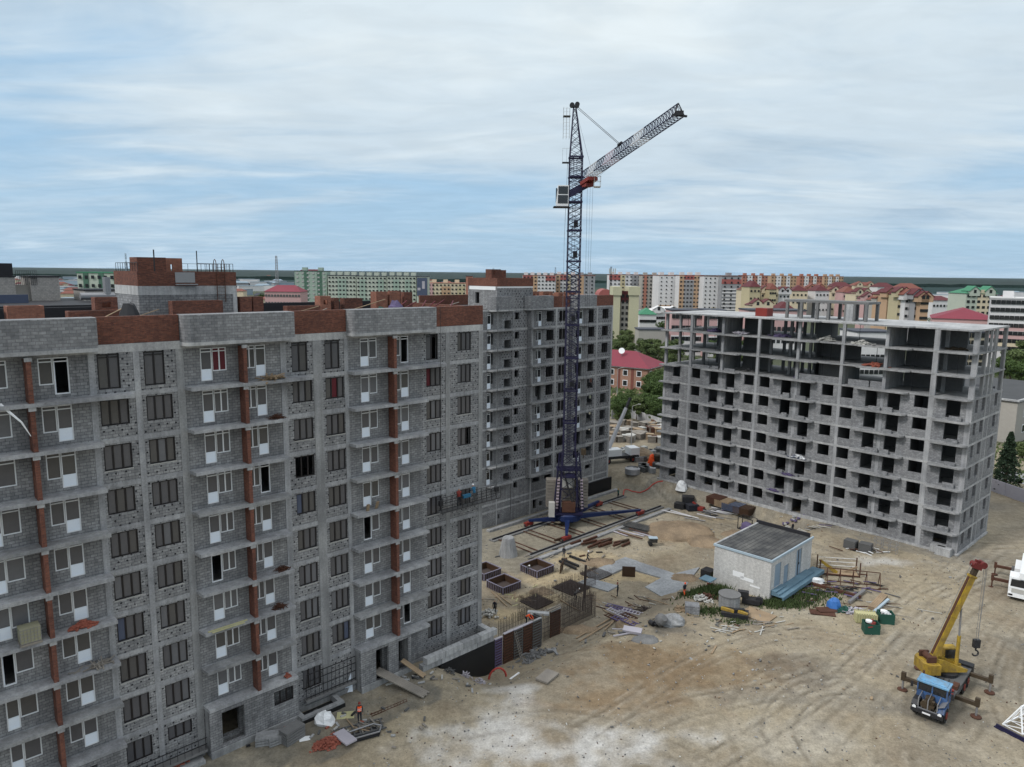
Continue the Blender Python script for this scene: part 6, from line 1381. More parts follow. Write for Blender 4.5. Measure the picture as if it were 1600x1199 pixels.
put(MB().blob((0, 0, 0), 1.5, 0.6, 0.8, 9, 4, 0.25), 'plastic_wrap', 'white', 1272, 912, 'crumpled white plastic wrap at the right end of the blue deck', 'plastic')
# in front of the shed
t = empty('well_ring', at(1139, 948), 0, 'grey concrete well rings stacked before the plain shed wall', 'well rings')
for z in (0.0, 0.72): MB().lathe([(1.15, z), (1.15, z + 0.68), (0.98, z + 0.68), (0.98, z + 0.05)], n=20).build('ring', 'concrete', t)
MB().lathe([(1.22, 1.42), (1.22, 1.55), (0.3, 1.56)], n=20).build('lid', 'concrete_dk', t)
o = put(MB().lathe([(0.32, 0), (0.34, 0.05), (0.34, 0.3), (0.32, 0.33), (0.34, 0.36), (0.34, 0.62), (0.32, 0.65), (0.34, 0.68), (0.34, 0.95)], n=16), 'barrel', 'red_paint', 1109, 914, 'red barrel with a white band by the left corner of the shed', 'barrel'); MB().lathe([(0.345, 0.38), (0.345, 0.58)], n=16).build('band', 'white', o)
put(MB().box(-0.7, -0.7, 0, 0.7, 0.7, 1.3), 'cabinet', 'steel_dk', 1106, 905, 'dark cabinet with a blue top behind the red barrel', 'cabinet', R(45)); o = bpy.data.objects[-1] if False else None
put(MB().box(-0.75, -0.75, 0, 0.75, 0.75, 0.1), 'blue_board', 'deck_blue', 1106, 905, 'blue lid on the dark cabinet behind the red barrel', 'lid', R(45), None, 1.31)
plank_between(at(1127, 952, 0.5), at(1147, 958, 0.45), 0.35, 0.3, 'yellow', 'yellow_beam', 'yellow steel beam before the shed, left one', 'beam', 'yellow beams')
plank_between(at(1153, 957, 0.5), at(1168, 963, 0.35), 0.35, 0.3, 'yellow', 'yellow_beam', 'yellow steel beam before the shed, right one', 'beam', 'yellow beams')
put(MB().box(-1.6, -1.2, 0, 1.6, 1.2, 0.12), 'board_deck', 'wood', 1184, 962, 'pale board deck on the ground at the shed corner', 'boards', R(-45))
put(MB().box(-1.4, -0.8, 0, 1.4, 0.8, 0.5).obox((0.4, 0, 0.7), 1.2, 0.4, 0.3, 0.4), 'tool_box', 'steel_dk', 1148, 962, 'dark steel box under the yellow beams', 'box', R(-20))
put(MB().tube((-1.2, 0, 0.9), (1.3, 0.1, 0.9), 0.06, 5).tube((0.9, 0, 0.5), (0.9, 0.5, 0.5), 0.45, 10).box(-0.9, -0.4, 0.2, 1.0, 0.4, 0.7).box(-1.4, -0.3, 0.85, -0.2, 0.3, 1.5), 'cart', 'steel_dk', 1172, 945, 'dark two-wheeled cart against the front of the shed', 'cart', R(-20))
heap_at(1096, 938, 70, 1.5, 1.0, 0.6, 0.5, 0.2, 0.08, 'offwhite', 'rubble_heap', 'heap of white rubble between the walking worker and the barrel', 'rubble'); heap_at(1103, 936, 40, 1.2, 0.8, 0.7, 0.8, 0.15, 0.08, 'rust', 'scrap_heap', 'dark scrap heap beside the red barrel', 'scrap')
m = MB().box(-0.75, -0.6, 0, 0.75, 0.6, 0.95)
put(m, 'block_stack', 'block_light', 1081, 957, 'small stack of grey blocks beyond the dark oily patch', 'blocks', R(-10)); heap_at(1066, 953, 14, 1.0, 0.6, 0.4, 0.9, 0.5, 0.08, 'wood', 'board_heap', 'reddish boards left of the small block stack', 'boards')
strew(14, 1195, 975, 3.0, 1.6, 1.8, 0.12, 0.05, ['wood', 'wood_grey', 'offwhite'], 'offcut', 'board offcut on the ground at the front corner of the shed', 'board', 'offcuts by the shed corner', R(40), 0.9, 0.1)
strew(12, 1140, 985, 2.4, 1.0, 1.3, 0.12, 0.05, ['wood', 'offwhite'], 'offcut', 'board offcut lying in the grass before the yellow beams', 'board', 'offcuts before the yellow beams', R(-10), 0.8, 0.1)
t = empty('concrete_mixer', at(1027, 978), R(30), 'dark concrete mixer drum by the oily patch', 'concrete mixer'); MB().obox((0, 0, 0.4), 1.2, 0.8, 0.12).tube((-0.5, 0, 0.3), (-0.5, 0.6, 0.3), 0.28, 10).build('frame', 'steel_dk', t)
o = MB().lathe([(0.3, 0.0), (0.62, 0.3), (0.62, 0.75), (0.32, 1.2)], n=14).build('drum', 'concrete_dk', t, loc=(0.1, 0, 0.5)); o.rotation_euler = (0.9, 0, 0)
put(MB().blob((0, 0, 0), 1.4, 1.1, 1.0, 10, 5, 0.15), 'covered_heap', 'concrete', 1051, 974, 'grey sheet-covered heap right of the concrete mixer', 'heap')
# between the rods and the oily patch
for k in range(9):
    px, py = 965 + (k % 3) * 13 + rg.uniform(-3, 3), 950 + (k // 3) * 9 + (k % 3) * 4; m = MB().box(-1.6, -0.4, 0, 1.6, -0.3, 0.1).box(-1.6, 0.3, 0, 1.6, 0.4, 0.1)
    for q in range(8): m.box(-1.5 + q * 0.4, -0.3, 0.01, -1.42 + q * 0.4, 0.3, 0.08)
    put(m, 'ribbed_panel', rg.choice(['lavender', 'rust', 'purple']), px, py, 'ladder-like form panel in the heap right of the upright rods', 'panel', R(-38 + rg.uniform(-12, 12)), 'form panels right of the rods', 0.05 + 0.12 * (k % 4))
heap_at(1005, 955, 40, 1.4, 0.9, 0.5, 0.9, 0.07, 0.06, 'rebar', 'wire_heap', 'tangle of wire right of the form panels', 'wire')
put(MB().obox((0, 0, 0.35), 1.9, 0.8, 0.3, 0, 0.2).obox((-1.2, 0, 0.25), 1.8, 0.08, 0.08, 0.3).obox((-0.9, -0.9, 0.15), 2.0, 0.12, 0.12, 0.7), 'hydraulic_hammer', 'lavender', 988, 990, 'grey steel attachment lying on the sand left of the mixer', 'attachment', R(-20))
for a, b, lab in (((900, 998), (962, 962), 'long pale timber, upper one leading from the form panels'), ((905, 1003), (968, 964), 'long pale timber, lower one leading from the form panels'), ((945, 985), (968, 962), 'short pale timber by the form panels'), ((1010, 935), (1062, 951), 'timber edging in front of the blinding slab, left piece'), ((1062, 951), (1078, 962), 'timber edging in front of the blinding slab, right piece'), ((768, 925), (792, 948), 'plank on the sand behind the tall formwork, left one'), ((776, 928), (800, 946), 'plank on the sand behind the tall formwork, right one'), ((875, 938), (905, 955), 'plank beside the stooping worker'), ((916, 888), (935, 898), 'plank on the sand left of the nearest rebar mat'), ((884, 880), (902, 890), 'dark plank beside the walking worker')):
    plank_between(at(*a, 0.08), at(*b, 0.1), 0.16, 0.08, 'wood', 'timber', lab, 'timber', 'single timbers in the pit')
for a, b in (((874, 878), (900, 890)), ((878, 875), (904, 886)), ((890, 870), (916, 880))):
    plank_between(at(*a, 0.1), at(*b, 0.1), 0.3, 0.25, 'steel_dk', 'channel_beam', 'dark channel beam between the rail kerb and the walking worker', 'beam', 'dark channel beams in the pit')
heap_at(765, 962, 60, 1.6, 1.2, 0.7, 0.3, 0.2, 0.2, 'offwhite', 'rubble_heap', 'heap of pale rubble behind the block ledge', 'rubble'); heap_at(1, 1, 1, .1, .1, 0, .1, .1, .1, 'rust', 'x', 'x', 'x') if False else None
heap_at(835, 1028, 90, 4.0, 1.0, 0.3, 0.5, 0.15, 0.1, 'graypile', 'rubble_heap', 'grey rubble at the foot of the tall formwork', 'rubble', th)
put(MB().box(-1.0, -0.65, 0.1, 1.0, 0.65, 0.28).box(-0.9, -0.6, 0, -0.7, 0.6, 0.1).box(0.7, -0.6, 0, 0.9, 0.6, 0.1), 'pallet', 'wood_grey', 855, 1060, 'single brownish pallet alone on the sand', 'pallet', R(55))
plank_between(at(797, 1062, .05), at(811, 1052, .05), 0.18, 0.08, 'white', 'white_board', 'narrow white board near the red hose arch', 'board'); plank_between(at(1112, 1022, .05), at(1119, 1010, .08), 0.2, 0.1, 'wood', 'plank', 'single pale plank alone in the middle of the yard', 'plank')
for k, (px, py, lab) in enumerate(((703, 1052, 'bundle of form clamps, first from the black wall end'), (727, 1058, 'bundle of form clamps, second of the three'), (752, 1068, 'bundle of form clamps on a small pallet, nearest the lime patch'))):
    heap_at(px, py, 26, 0.8, 0.4, 0.55, 0.5, 0.06, 0.06, 'lavender' if k else 'cloth_grey', 'clamp_bundle', lab, 'clamps', R(-30))
# foot of the left building
t = empty('light_well', L2(-15.4, 1.55, 0.55), th, 'U-shaped raw concrete light well against the foot of the left building', 'light well')
MB().box(-1.9, -0.2, -0.5, 1.9, 0.2, 0.6).box(-1.9, 0.2, -0.5, -1.5, 1.35, 0.6).box(1.5, 0.2, -0.5, 1.9, 1.35, 0.6).build('kerb', 'concrete', t); MB().box(-1.95, -0.26, -0.5, 1.95, -0.2, 0.4).box(-1.5, 0.2, -0.5, 1.5, 1.3, 0.1).build('tar_skirt', 'bitumen', t)
put(MB().blob((0, 0, 0), 0.9, 0.7, 1.0, 9, 5, 0.2), 'bulk_bag', 'white', 507, 1130, 'slumped white bag beside the U-shaped concrete light well', 'bag')
heap_at(515, 1163, 420, 1.7, 0.9, 0.55, 0.25, 0.12, 0.08, 'brickrub', 'brick_pile', 'pile of loose red bricks on the ground near the left building', 'bricks', R(35))
o = put(MB().box(-0.95, -0.48, 0, 0.95, 0.48, 0.12), 'foam_sheet', 'lavender', 539, 1153, 'whitish rounded board lying on the edge of the red brick pile', 'board', R(-45), None, 0.35)
t = put(MB().box(-0.45, -0.04, 0, 0.45, 0.04, 1.9), 'door_leaf', 'door_white', 543, 1082, 'white door leaf leaning at the foot of the left building', 'door', R(-10)); t.rotation_euler = (-0.2, 0, R(20))
put(MB().box(-0.7, -0.5, 0, 0.7, 0.5, 0.03), 'yellow_sheet', 'insulation', 540, 1118, 'dull yellow sheet lying left of the orange-vested worker', 'sheet', R(10))
m = MB().box(-2.0, -0.7, 0.1, 2.0, -0.6, 0.2).box(-2.0, 0.6, 0.1, 2.0, 0.7, 0.2)
for q in range(9): m.box(-1.9 + q * 0.45, -0.6, 0.12, -1.8 + q * 0.45, 0.6, 0.2)
put(m, 'slatted_timber', 'cloth_grey', 562, 1142, 'dark slatted timber frame at the feet of the orange-vested worker', 'frame', R(25)); t = empty('trough', at(570, 1150), R(30), 'dark steel mortar trough beside the slatted frame', 'trough'); MB().prism([(-1.2, -0.5), (1.0, -0.6), (1.4, 0.1), (0.9, 0.6), (-1.1, 0.5)], 0.05, 0.15).build('trough_floor', 'steel_dk', t)
m = MB(); q_ = [(-1.2, -0.5), (1.0, -0.6), (1.4, 0.1), (0.9, 0.6), (-1.1, 0.5)]
for a, b in zip(q_, q_[1:] + q_[:1]): m.tube((*a, 0.4), (*b, 0.4), 0.06, 5)
m.build('trough_rim', 'steel', t)
strew(9, 577, 1133, 1.3, 0.8, 1.6, 0.1, 0.05, ['wood', 'wood_grey'], 'lath', 'pale lath crossing others right of the orange-vested worker', 'lath', 'laths by the orange-vested worker', R(-35), 0.6, 0.2)
m = MB()
for s_ in (-0.15, 0.15): m.tube((-1.7, s_, 0.05), (1.7, s_, 0.05), 0.035, 4)
for q in range(12): m.tube((-1.7 + q * 0.3, -0.15, 0.05), (-1.55 + q * 0.3, 0.15, 0.05), 0.03, 4)
put(m, 'rebar_ladder', 'rust', 608, 1107, 'rusty ladder-shaped rebar on the sand beside the orange-vested worker', 'rebar ladder', R(40))
for k, (px, py, lab) in enumerate(((418, 1160, 'low stack of grey concrete blocks, leftmost at the foot of the wall'), (436, 1158, 'low stack of grey concrete blocks, middle one'), (457, 1156, 'taller crate-like stack of grey boards nearest the light well'))):
    m = MB()
    for q in range(3 if k < 2 else 5): m.box(-0.85, -0.5, 0.03 + q * 0.22, 0.85, 0.5, 0.2 + q * 0.22)
    put(m, 'block_stack', 'concrete_dk' if k == 2 else 'concrete', px, py, lab, 'stack', R(15 + 20 * k))
put(MB().box(-0.4, -0.3, 0, 0.4, 0.3, 0.06), 'white_sheet', 'white', 476, 1155, 'small white sheet right of the grey stacks', 'sheet', R(20)); put(MB().tube((0, 0, 0), (0, 0, 2.4), 0.05, 6), 'steel_post', 'steel', 448, 1122, 'slim post standing beside the light well', 'post')
t = empty('entrance_canopy', L2(-26.6, 0.3, 0.9), th, 'low brick porch heap below the second window column', 'porch'); MB().box(-1.8, -0.9, -0.5, 1.9, 0.2, 0.0).build('slab', 'concrete', t); m = heap(120, 1.3, 0.5, 0.4, 0.25, 0.12, 0.08); m.build('bricks', 'brickrub', t)
strew(60, 480, 1135, 9.0, 2.6, 0.5, 0.16, 0.1, ['offwhite', 'concrete_lt', 'wood_grey', 'cloth_grey', 'brickrub', 'steel_dk'], 'litter', 'small piece of building litter at the foot of the left building', 'litter', 'building litter by the left building', 0, 1.6, 0.05)
strew(26, 640, 1062, 6.0, 1.4, 0.6, 0.16, 0.1, ['offwhite', 'concrete_lt', 'wood_grey', 'cloth_grey', 'steel_dk'], 'litter', 'small piece of building litter around the plank ramps', 'litter', 'building litter around the ramps', 0, 1.6, 0.05)
# railings on the ground-floor loggia of the left building
m = MB(); 
for yy in (-0.45,):
    for z in (1.9, 2.6, 3.3, 3.9): m.tube((-16.2, yy, z), (-11.6, yy, z), 0.04, 4)
    for q in range(13): m.tube((-16.2 + q * 0.38, yy, 1.7), (-16.2 + q * 0.38, yy, 3.9), 0.025, 4)
m.build('railing', 'steel_dk', L); MB().box(-16.3, -0.6, 1.5, -11.6, -0.15, 1.7).build('ledge', 'concrete_dk', L); MB().box(-30, -0.9, 1.3, -24.4, -0.15, 1.45).build('ledge', 'concrete_dk', L)
m = MB()
for z in (1.9, 2.4): m.tube((-30.0, -0.8, z), (-24.4, -0.8, z), 0.035, 4)
for q in range(12): m.tube((-30 + q * 0.5, -0.8, 1.4), (-30 + q * 0.5, -0.8, 2.4), 0.02, 4)
m.build('railing', 'steel_dk', L)
# ------------------------------------------------------------------ loose things on the right building
def on_r(mb, name, mt, u, v, z, label, cat, rz=0):
    p = to_world('R', u, v, z); o = mb.build(name, mt); o.location = p; o.rotation_euler = (0, 0, FR['R'][0] + rz); return tag(o, label, cat)
on_r(MB().box(-1.0, -1.0, 0, 1.0, 1.0, 1.3), 'red_box', 'red_paint', 0.5, -4.2, 30.0, 'red steel box on the roof slab of the right building', 'box')
rg = random.Random(9)
on_r(heap(50, 1.7, 0.4, 0.5, 0.7, 0.25, 0.05), 'foil_heap', 'film_blue', 9.9, 0.6, 9.0, 'heap of blue and white sheeting on a middle balcony of the right building', 'sheeting'); on_r(heap(30, 1.6, 0.4, 0.55, 0.6, 0.25, 0.05), 'foil_heap', 'white', 10.2, 0.65, 9.02, 'white sheeting mixed into the blue heap on the middle balcony', 'sheeting')
on_r(heap(40, 1.3, 0.35, 0.35, 0.6, 0.25, 0.05), 'foil_heap', 'purple', 8.6, 0.55, 6.0, 'purple sheeting on the balcony below the blue heap', 'sheeting'); on_r(heap(40, 1.3, 0.35, 0.3, 0.6, 0.25, 0.05), 'foil_heap', 'purple', 6.5, 0.55, 3.0, 'purple sheeting on the lowest balcony of the right building', 'sheeting')
for k, (u, v, z, mt, lab) in enumerate(((-7.0, -2.2, 27.0, 'purple', 'dark stack of forms on the top open storey, left one'), (-1.8, -1.5, 27.0, 'lavender', 'pile of pale props on the top open storey beside the shear wall'), (5.0, -2.0, 27.0, 'purple', 'dark blue stack on the top open storey, middle'), (9.0, -1.5, 21.0, 'purple', 'dark blue stack on the lowest open storey'), (19.5, -0.7, 24.0, 'brickrub', 'reddish scrap at the edge of the middle open storey'), (17.8, -0.4, 27.0, 'offwhite', 'pale bags at the edge of the top open storey'), (29.0, -3.0, 27.0, 'yellow_dk', 'yellow plywood sheets on the top open storey near the corner'), (-1.0, -2.2, 21.0, 'cloth_grey', 'coils and rubble on the lowest open storey, left'), (12.2, -1.6, 27.0, 'offwhite', 'pale scrap on the top open storey near the middle column'))):
    on_r(heap(26, 1.9, 0.9, 0.6 if k != 6 else 0.2, 1.0, 0.5, 0.08), 'form_stack', mt, u, v, z, lab, 'stack')
m = MB()
for k in range(9): u = (-13.5, -8.6, -7.2, -5.4, -0.6, 4.5, 7.0, 12.5, 17.5)[k]
for lev in (21.0, 24.0, 27.0):
    for i, u in enumerate((-13.6, -12.2, -9.0, -8.0, -6.0, -5.0, -2.6, 0.2, 3.4, 4.4, 6.4, 7.4, 11.0, 12.2, 17.2, 18.6, 24.4, 30.0)):
        if rg.random() < 0.55:
            yv = -rg.uniform(0.6, 4.0); p = to_world('R', u, yv, lev); o = MB().tube((0, 0, 0), (0, 0, 2.78), 0.035, 5).build('prop', 'steel_dk'); o.location = p; tag(o, 'slim steel prop holding up an open storey of the right building', 'prop', 'steel props in the open storeys')
# leaning white-grey truck crane and stacks beyond the middle building
rg = random.Random(77)
t = empty('truck_crane', at(962, 722), R(20), 'white truck crane partly hidden beyond the middle building, boom raised', 'truck crane')
MB().box(-5, -1.2, 0.9, 4.5, 1.2, 1.4).build('chassis', 'steel_dk', t); MB().box(2.6, -1.2, 1.0, 4.6, 1.2, 2.8).build('cab', 'white', t); MB().box(4.58, -1.0, 1.9, 4.63, 1.0, 2.6).build('windscreen', 'glass_dk', t); MB().box(-3, -1, 1.4, 0.8, 1, 2.7).build('turntable_house', 'white', t)
for x in (-3.6, -2.2, 3.2):
    for y in (-1.0, 1.0): wheel(x, y, 0.55, 0.4, t)
p0 = Vector(t.location); b0 = Vector((p0.x - 1.5, p0.y, 2.6)); tip = Vector(atd(985, 622, p0.y + 4)); d_ = tip - b0; o = MB().tube((0, 0, 0), tuple(d_ * 0.8), 0.42, 4, 0.34).build('boom', 'crane_white'); o.location = b0; o.parent = t; o.matrix_parent_inverse = (Matrix.Translation(t.location) @ Matrix.Rotation(R(20), 4, 'Z')).inverted()
o = MB().tube(tuple(d_ * 0.8), tuple(d_), 0.3, 4, 0.3).build('boom_head', 'steel_dk'); o.location = b0; o.parent = t; o.matrix_parent_inverse = (Matrix.Translation(t.location) @ Matrix.Rotation(R(20), 4, 'Z')).inverted()
mats_ = ['wood', 'rust', 'sandpile', 'wood_grey', 'wood_grey', 'offwhite']
for k in range(46):
    px = rg.uniform(955, 1036); py = rg.uniform(658, 692); s_ = rg.uniform(1.4, 2.8); m = MB()
    for q in range(4): m.box(-s_ / 2, -s_ / 2.5, q * 0.32, s_ / 2, s_ / 2.5, q * 0.32 + 0.24)
    m.obox((0, 0, 1.33), s_ * 1.1, s_ * 0.9, 0.08, 0, rg.uniform(-.1, .1)); put(m, 'pallet_stack', rg.choice(mats_), px, py, 'stack of building material in the crowded store before the far fence', 'pallet stack', rg.uniform(0, 3), 'stacks in the store before the far fence')
for k in range(30):
    px = rg.uniform(975, 1034); py = rg.uniform(704, 742); s_ = rg.uniform(1.0, 2.2); m = MB()
    for q in range(3): m.box(-s_ / 2, -s_ / 2.5, q * 0.34, s_ / 2, s_ / 2.5, q * 0.34 + 0.28)
    put(m, 'block_stack', rg.choice(['concrete_dk', 'concrete', 'concrete_lt', 'offwhite', 'cloth_grey']), px, py, 'stack of grey blocks between the middle and the right building', 'block stack', rg.uniform(0, 3), 'grey stacks between the buildings')
put(MB().blob((0, 0, 0), 3.4, 2.6, 2.2, 14, 6, 0.1), 'sand_heap', 'sandpile', 998, 716, 'orange-brown sand heap among the grey stacks', 'sand heap')
put(MB().blob((0, 0, 0), 0.9, 0.9, 2.2, 8, 5, 0.15), 'orange_bag', 'orange', 1019, 727, 'bright orange bag by the corner of the right building', 'bag'); put(MB().lathe([(0.9, 0), (1.2, 1.0), (1.2, 2.0), (0.9, 2.3)], n=12), 'silo_drum', 'yellow_dk', 1029, 727, 'orange drum half hidden by the right building corner', 'drum')
put(MB().lathe([(1.4, 0), (1.4, 1.0), (1.1, 1.2), (1.1, 1.0)], n=16), 'round_tank', 'steel', 988, 740, 'round grey tank among the stacks', 'tank')
for k in range(5):
    p = to_world('M', 21 + k * 1.2, 6 + (k % 2) * 1.5, 0)
# street lamps and far fence
for px, py, lab in ((986, 700, 'slim lamp post in front of the stacks'), (964, 624, 'slim lamp post beside the red-roofed brick house')):
    x, y, z = at(px, py); t = empty('street_lamp', (x, y, z), 0, lab, 'street lamp'); h = 9.0; MB().tube((0, 0, 0), (0, 0, h), 0.12, 6, 0.07).build('pole', 'concrete_lt', t); MB().tube((0, 0, h), (1.2, 0, h + 0.4), 0.05, 5).obox((1.4, 0, h + 0.42), 0.6, 0.25, 0.15).build('lamp_head', 'offwhite', t)
def fence(pts, h, mt, label, thick=0.15):
    x0, y0, z0 = pts[0]; t = empty('fence', (x0, y0, 0), 0, label, 'fence')
    for a, b in zip(pts, pts[1:]):
        d = Vector((b[0] - a[0], b[1] - a[1])); n = max(1, int(d.length / 3.0)); an = math.atan2(d.y, d.x)
        for k in range(n):
            c = Vector((a[0], a[1])) + d * ((k + 0.5) / n); o = MB().box(-d.length / n / 2 + 0.03, -thick / 2, 0, d.length / n / 2 - 0.03, thick / 2, h).build('fence_panel', mt, t); o.location = (c.x - x0, c.y - y0, 0); o.rotation_euler = (0, 0, an)
    return t
fence([at(955, 655), at(985, 653), at(1010, 660), at(1032, 668), at(1060, 676)], 2.2, 'concrete_lt', 'pale concrete panel fence behind the crowded material store')
fence([at(1535, 762), at(1570, 775), at(1600, 786), at(1640, 797)], 2.2, 'lavender', 'pale blue-grey panel fence right of the right building')
# small stones and crumbs over the yard
m = MB(); rg = random.Random(5)
for k in range(9000):
    px = rg.uniform(-12, 60); py = rg.uniform(44, 118)
    if rg.random() > 0.35 + 0.65 * max(0, min(1, 0.5 + 1.2 * fbm(px, py, 0.12, 31.0))): continue
    ul, vl = to_local('L', px, py); ur, vr = to_local('R', px, py)
    if vl < 0.2 and ul < 3.2 or vr < 0.1 and -16 < ur < 33: continue
    s_ = rg.uniform(0.025, 0.085) * (1 + 1.6 * (rg.random() < 0.02)); m.obox((px, py, ground_z(px, py) + s_ * 0.25), s_ * 1.6, s_, s_ * 0.8, rg.uniform(0, 3), rg.uniform(-.5, .5), rg.uniform(-.5, .5))
me_ = m.mesh('gravel', 'concrete'); me_.materials.append(MT['cloth_grey']); me_.materials.append(MT['wood']); me_.materials.append(MT['offwhite']); me_.materials.append(MT['rust'])
for i, p in enumerate(me_.polygons): p.material_index = (0, 1, 1, 2, 1, 0, 4, 3)[(i // 6 * 7919) % 8]
go2 = bpy.data.objects.new('gravel', me_); C.objects.link(go2); tag(go2, 'scattered stones and crumbs over the sandy yard', 'gravel', None, 'stuff')
# earth mounds
def mound(px, py, rx, ry, h, mt, label, seed):
    rr = random.Random(seed); m = MB().blob((0, 0, -0.3), rx, ry, h + 0.3, 40, 20, 0.02, True, rr); m.v = [(x * (1 + 0.22 * mnoise.noise(Vector((x * 0.5, y * 0.5, seed)))), y * (1 + 0.22 * mnoise.noise(Vector((x * 0.5, y * 0.5, seed + 9)))), z + 0.22 * mnoise.noise(Vector((x * 1.3, y * 1.3, seed))) + 0.08 * mnoise.noise(Vector((x * 4, y * 4, seed)))) for x, y, z in m.v]; o = m.build('earth_mound', mt, smooth=True); o.location = at(px, py); o['label'] = label; o['category'] = 'earth mound'; return o
mound(1060, 832, 5.5, 4.2, 1.3, 'sandpile', 'broad brown earth mound beyond the mesh mats', 3); mound(1100, 848, 3.0, 2.6, 0.8, 'sandpile', 'small pale earth mound left of the shed', 5); mound(985, 955 + 20, 1.6, 1.2, 0.5, 'sandpile', 'little sand mound before the form panels', 6)
# denser odds and ends in and around the foundation pit
for args in (
 (26, 800, 935, 5.0, 3.0, 1.4, 0.12, 0.05, ['wood', 'wood_grey', 'insulation'], 'plank', 'loose pale plank on the sand among the square forms', 'plank', 'planks among the square forms', 0.5, 1.3, 0.05),
 (24, 872, 872, 9.0, 2.6, 1.2, 0.2, 0.12, ['cloth_grey', 'rust', 'wood_grey', 'steel_dk'], 'scrap_piece', 'dark scrap piece by the kerb of the crane track', 'scrap', 'scrap along the crane track', R(44), 0.7, 0.08),
 (34, 985, 945, 6.0, 3.0, 1.6, 0.1, 0.06, ['wood', 'wood_grey', 'rebar', 'rust', 'offwhite'], 'lath', 'loose lath strewn around the heap of form panels', 'lath', 'laths around the form panels', R(-30), 0.9, 0.08),
 (22, 850, 1022, 7.0, 1.2, 0.8, 0.22, 0.16, ['concrete', 'concrete_dk', 'wood_grey', 'cloth_grey'], 'rubble_piece', 'grey rubble piece at the foot of the tall formwork', 'rubble', 'rubble along the tall formwork', R(44), 1.3, 0.12),
 (30, 1050, 985, 7.0, 4.0, 0.35, 0.12, 0.08, ['offwhite', 'concrete_dk', 'wood', 'cloth_grey'], 'rubble_piece', 'small rubble piece around the oily patch', 'rubble', 'rubble around the oily patch', 0, 1.5, 0.05),
 (30, 1150, 975, 7.0, 2.4, 0.5, 0.1, 0.06, ['offwhite', 'wood', 'wood_grey', 'cloth_grey', 'rust'], 'litter', 'small piece of litter before the plain wall of the shed', 'litter', 'litter before the shed', 0, 1.5, 0.05),
 (30, 890, 800, 11.0, 5.0, 0.4, 0.12, 0.08, ['offwhite', 'wood_grey', 'cloth_grey', 'rust'], 'litter', 'small piece of litter between the crane rails', 'litter', 'litter around the crane rails', 0, 1.5, 0.05),
 (40, 1180, 830, 16.0, 5.0, 0.45, 0.14, 0.08, ['offwhite', 'concrete', 'wood_grey', 'cloth_grey'], 'litter', 'small piece of litter on the sand before the right building', 'litter', 'litter before the right building', 0, 1.5, 0.05),
 (40, 1130, 1060, 22.0, 11.0, 0.24, 0.1, 0.05, ['offwhite', 'concrete', 'wood', 'cloth_grey'], 'litter', 'small piece of litter lying on the open yard', 'litter', 'litter on the open yard', 0, 1.5, 0.03)):
    strew(*args)
for px, py, rx, ry, h, mt, lab, sd_ in ((935, 880, 2.6, 1.5, 0.55, 'sandpile', 'low sand spoil bank behind the grey blinding slab', 11), (1070, 905, 2.2, 1.6, 0.5, 'sandpile', 'low sand spoil bank at the right end of the blinding slab', 12), (845, 925, 1.7, 1.1, 0.45, 'sandpile', 'small sand heap between the square forms and the middle pad', 13), (1150, 885 - 50, 2.6, 1.4, 0.5, 'sandpile', 'low sand bank by the pipe rack', 15), (1010, 1000, 1.6, 1.0, 0.35, 'graypile', 'dark flattened heap beside the concrete mixer', 16), (905, 985, 3.0, 0.9, 0.5, 'sandpile', 'long low bank along the front of the upright rods', 17)):
    mound(px, py, rx, ry, h, mt, lab, sd_)
# ------------------------------------------------------------------ the town beyond the site
for n_, c_ in dict(t_white=(0.58, 0.57, 0.57), t_cream=(0.55, 0.47, 0.34), t_orange=(0.42, 0.28, 0.18), t_yellow=(0.45, 0.39, 0.25), t_pink=(0.48, 0.31, 0.30), t_green=(0.29, 0.37, 0.31), t_dgreen=(0.07, 0.14, 0.10), t_lgreen=(0.42, 0.46, 0.39), t_olive=(0.47, 0.45, 0.31), t_mar=(0.095, 0.022, 0.026), t_red=(0.30, 0.095, 0.085), t_redroof=(0.19, 0.035, 0.052), t_grey=(0.26, 0.26, 0.27), t_beige=(0.34, 0.32, 0.29), t_tile=(0.17, 0.06, 0.045), t_blueg=(0.22, 0.28, 0.33), t_broof=(0.05, 0.055, 0.07), t_groof=(0.05, 0.19, 0.11), t_salmon=(0.36, 0.16, 0.115), t_grid=(0.38, 0.38, 0.37)).items():
    DM(n_, c_, rough=0.75, var=0.22, vscale=0.25)
WM = {}
def wnd(w, h, m='glass_dk'):
    k = (w, h, m)
    if k not in WM: WM[k] = MB().box(-w / 2, -0.06, 0, w / 2, 0.0, h).mesh('window', m)
    return WM[k]
def hip(m, x0, x1, y0, y1, z, h, ov=0.6, ridge=0.35):
    x0 -= ov; x1 += ov; y0 -= ov; y1 += ov; w, d = x1 - x0, y1 - y0
    if w >= d: a, b = (x0 + d * ridge, (y0 + y1) / 2, z + h), (x1 - d * ridge, (y0 + y1) / 2, z + h)
    else: a, b = ((x0 + x1) / 2, y0 + w * ridge, z + h), ((x0 + x1) / 2, y1 - w * ridge, z + h)
    i = len(m.v); m.v += [(x0, y0, z), (x1, y0, z), (x1, y1, z), (x0, y1, z), a, b]
    m.f += [(i, i + 1, i + 5, i + 4), (i + 2, i + 3, i + 4, i + 5), (i + 1, i + 2, i + 5), (i + 3, i, i + 4), (i + 3, i + 2, i + 1, i)] if w >= d else [(i, i + 1, i + 4), (i + 1, i + 2, i + 5, i + 4), (i + 2, i + 3, i + 5), (i + 3, i, i + 4, i + 5), (i + 3, i + 2, i + 1, i)]
    return m
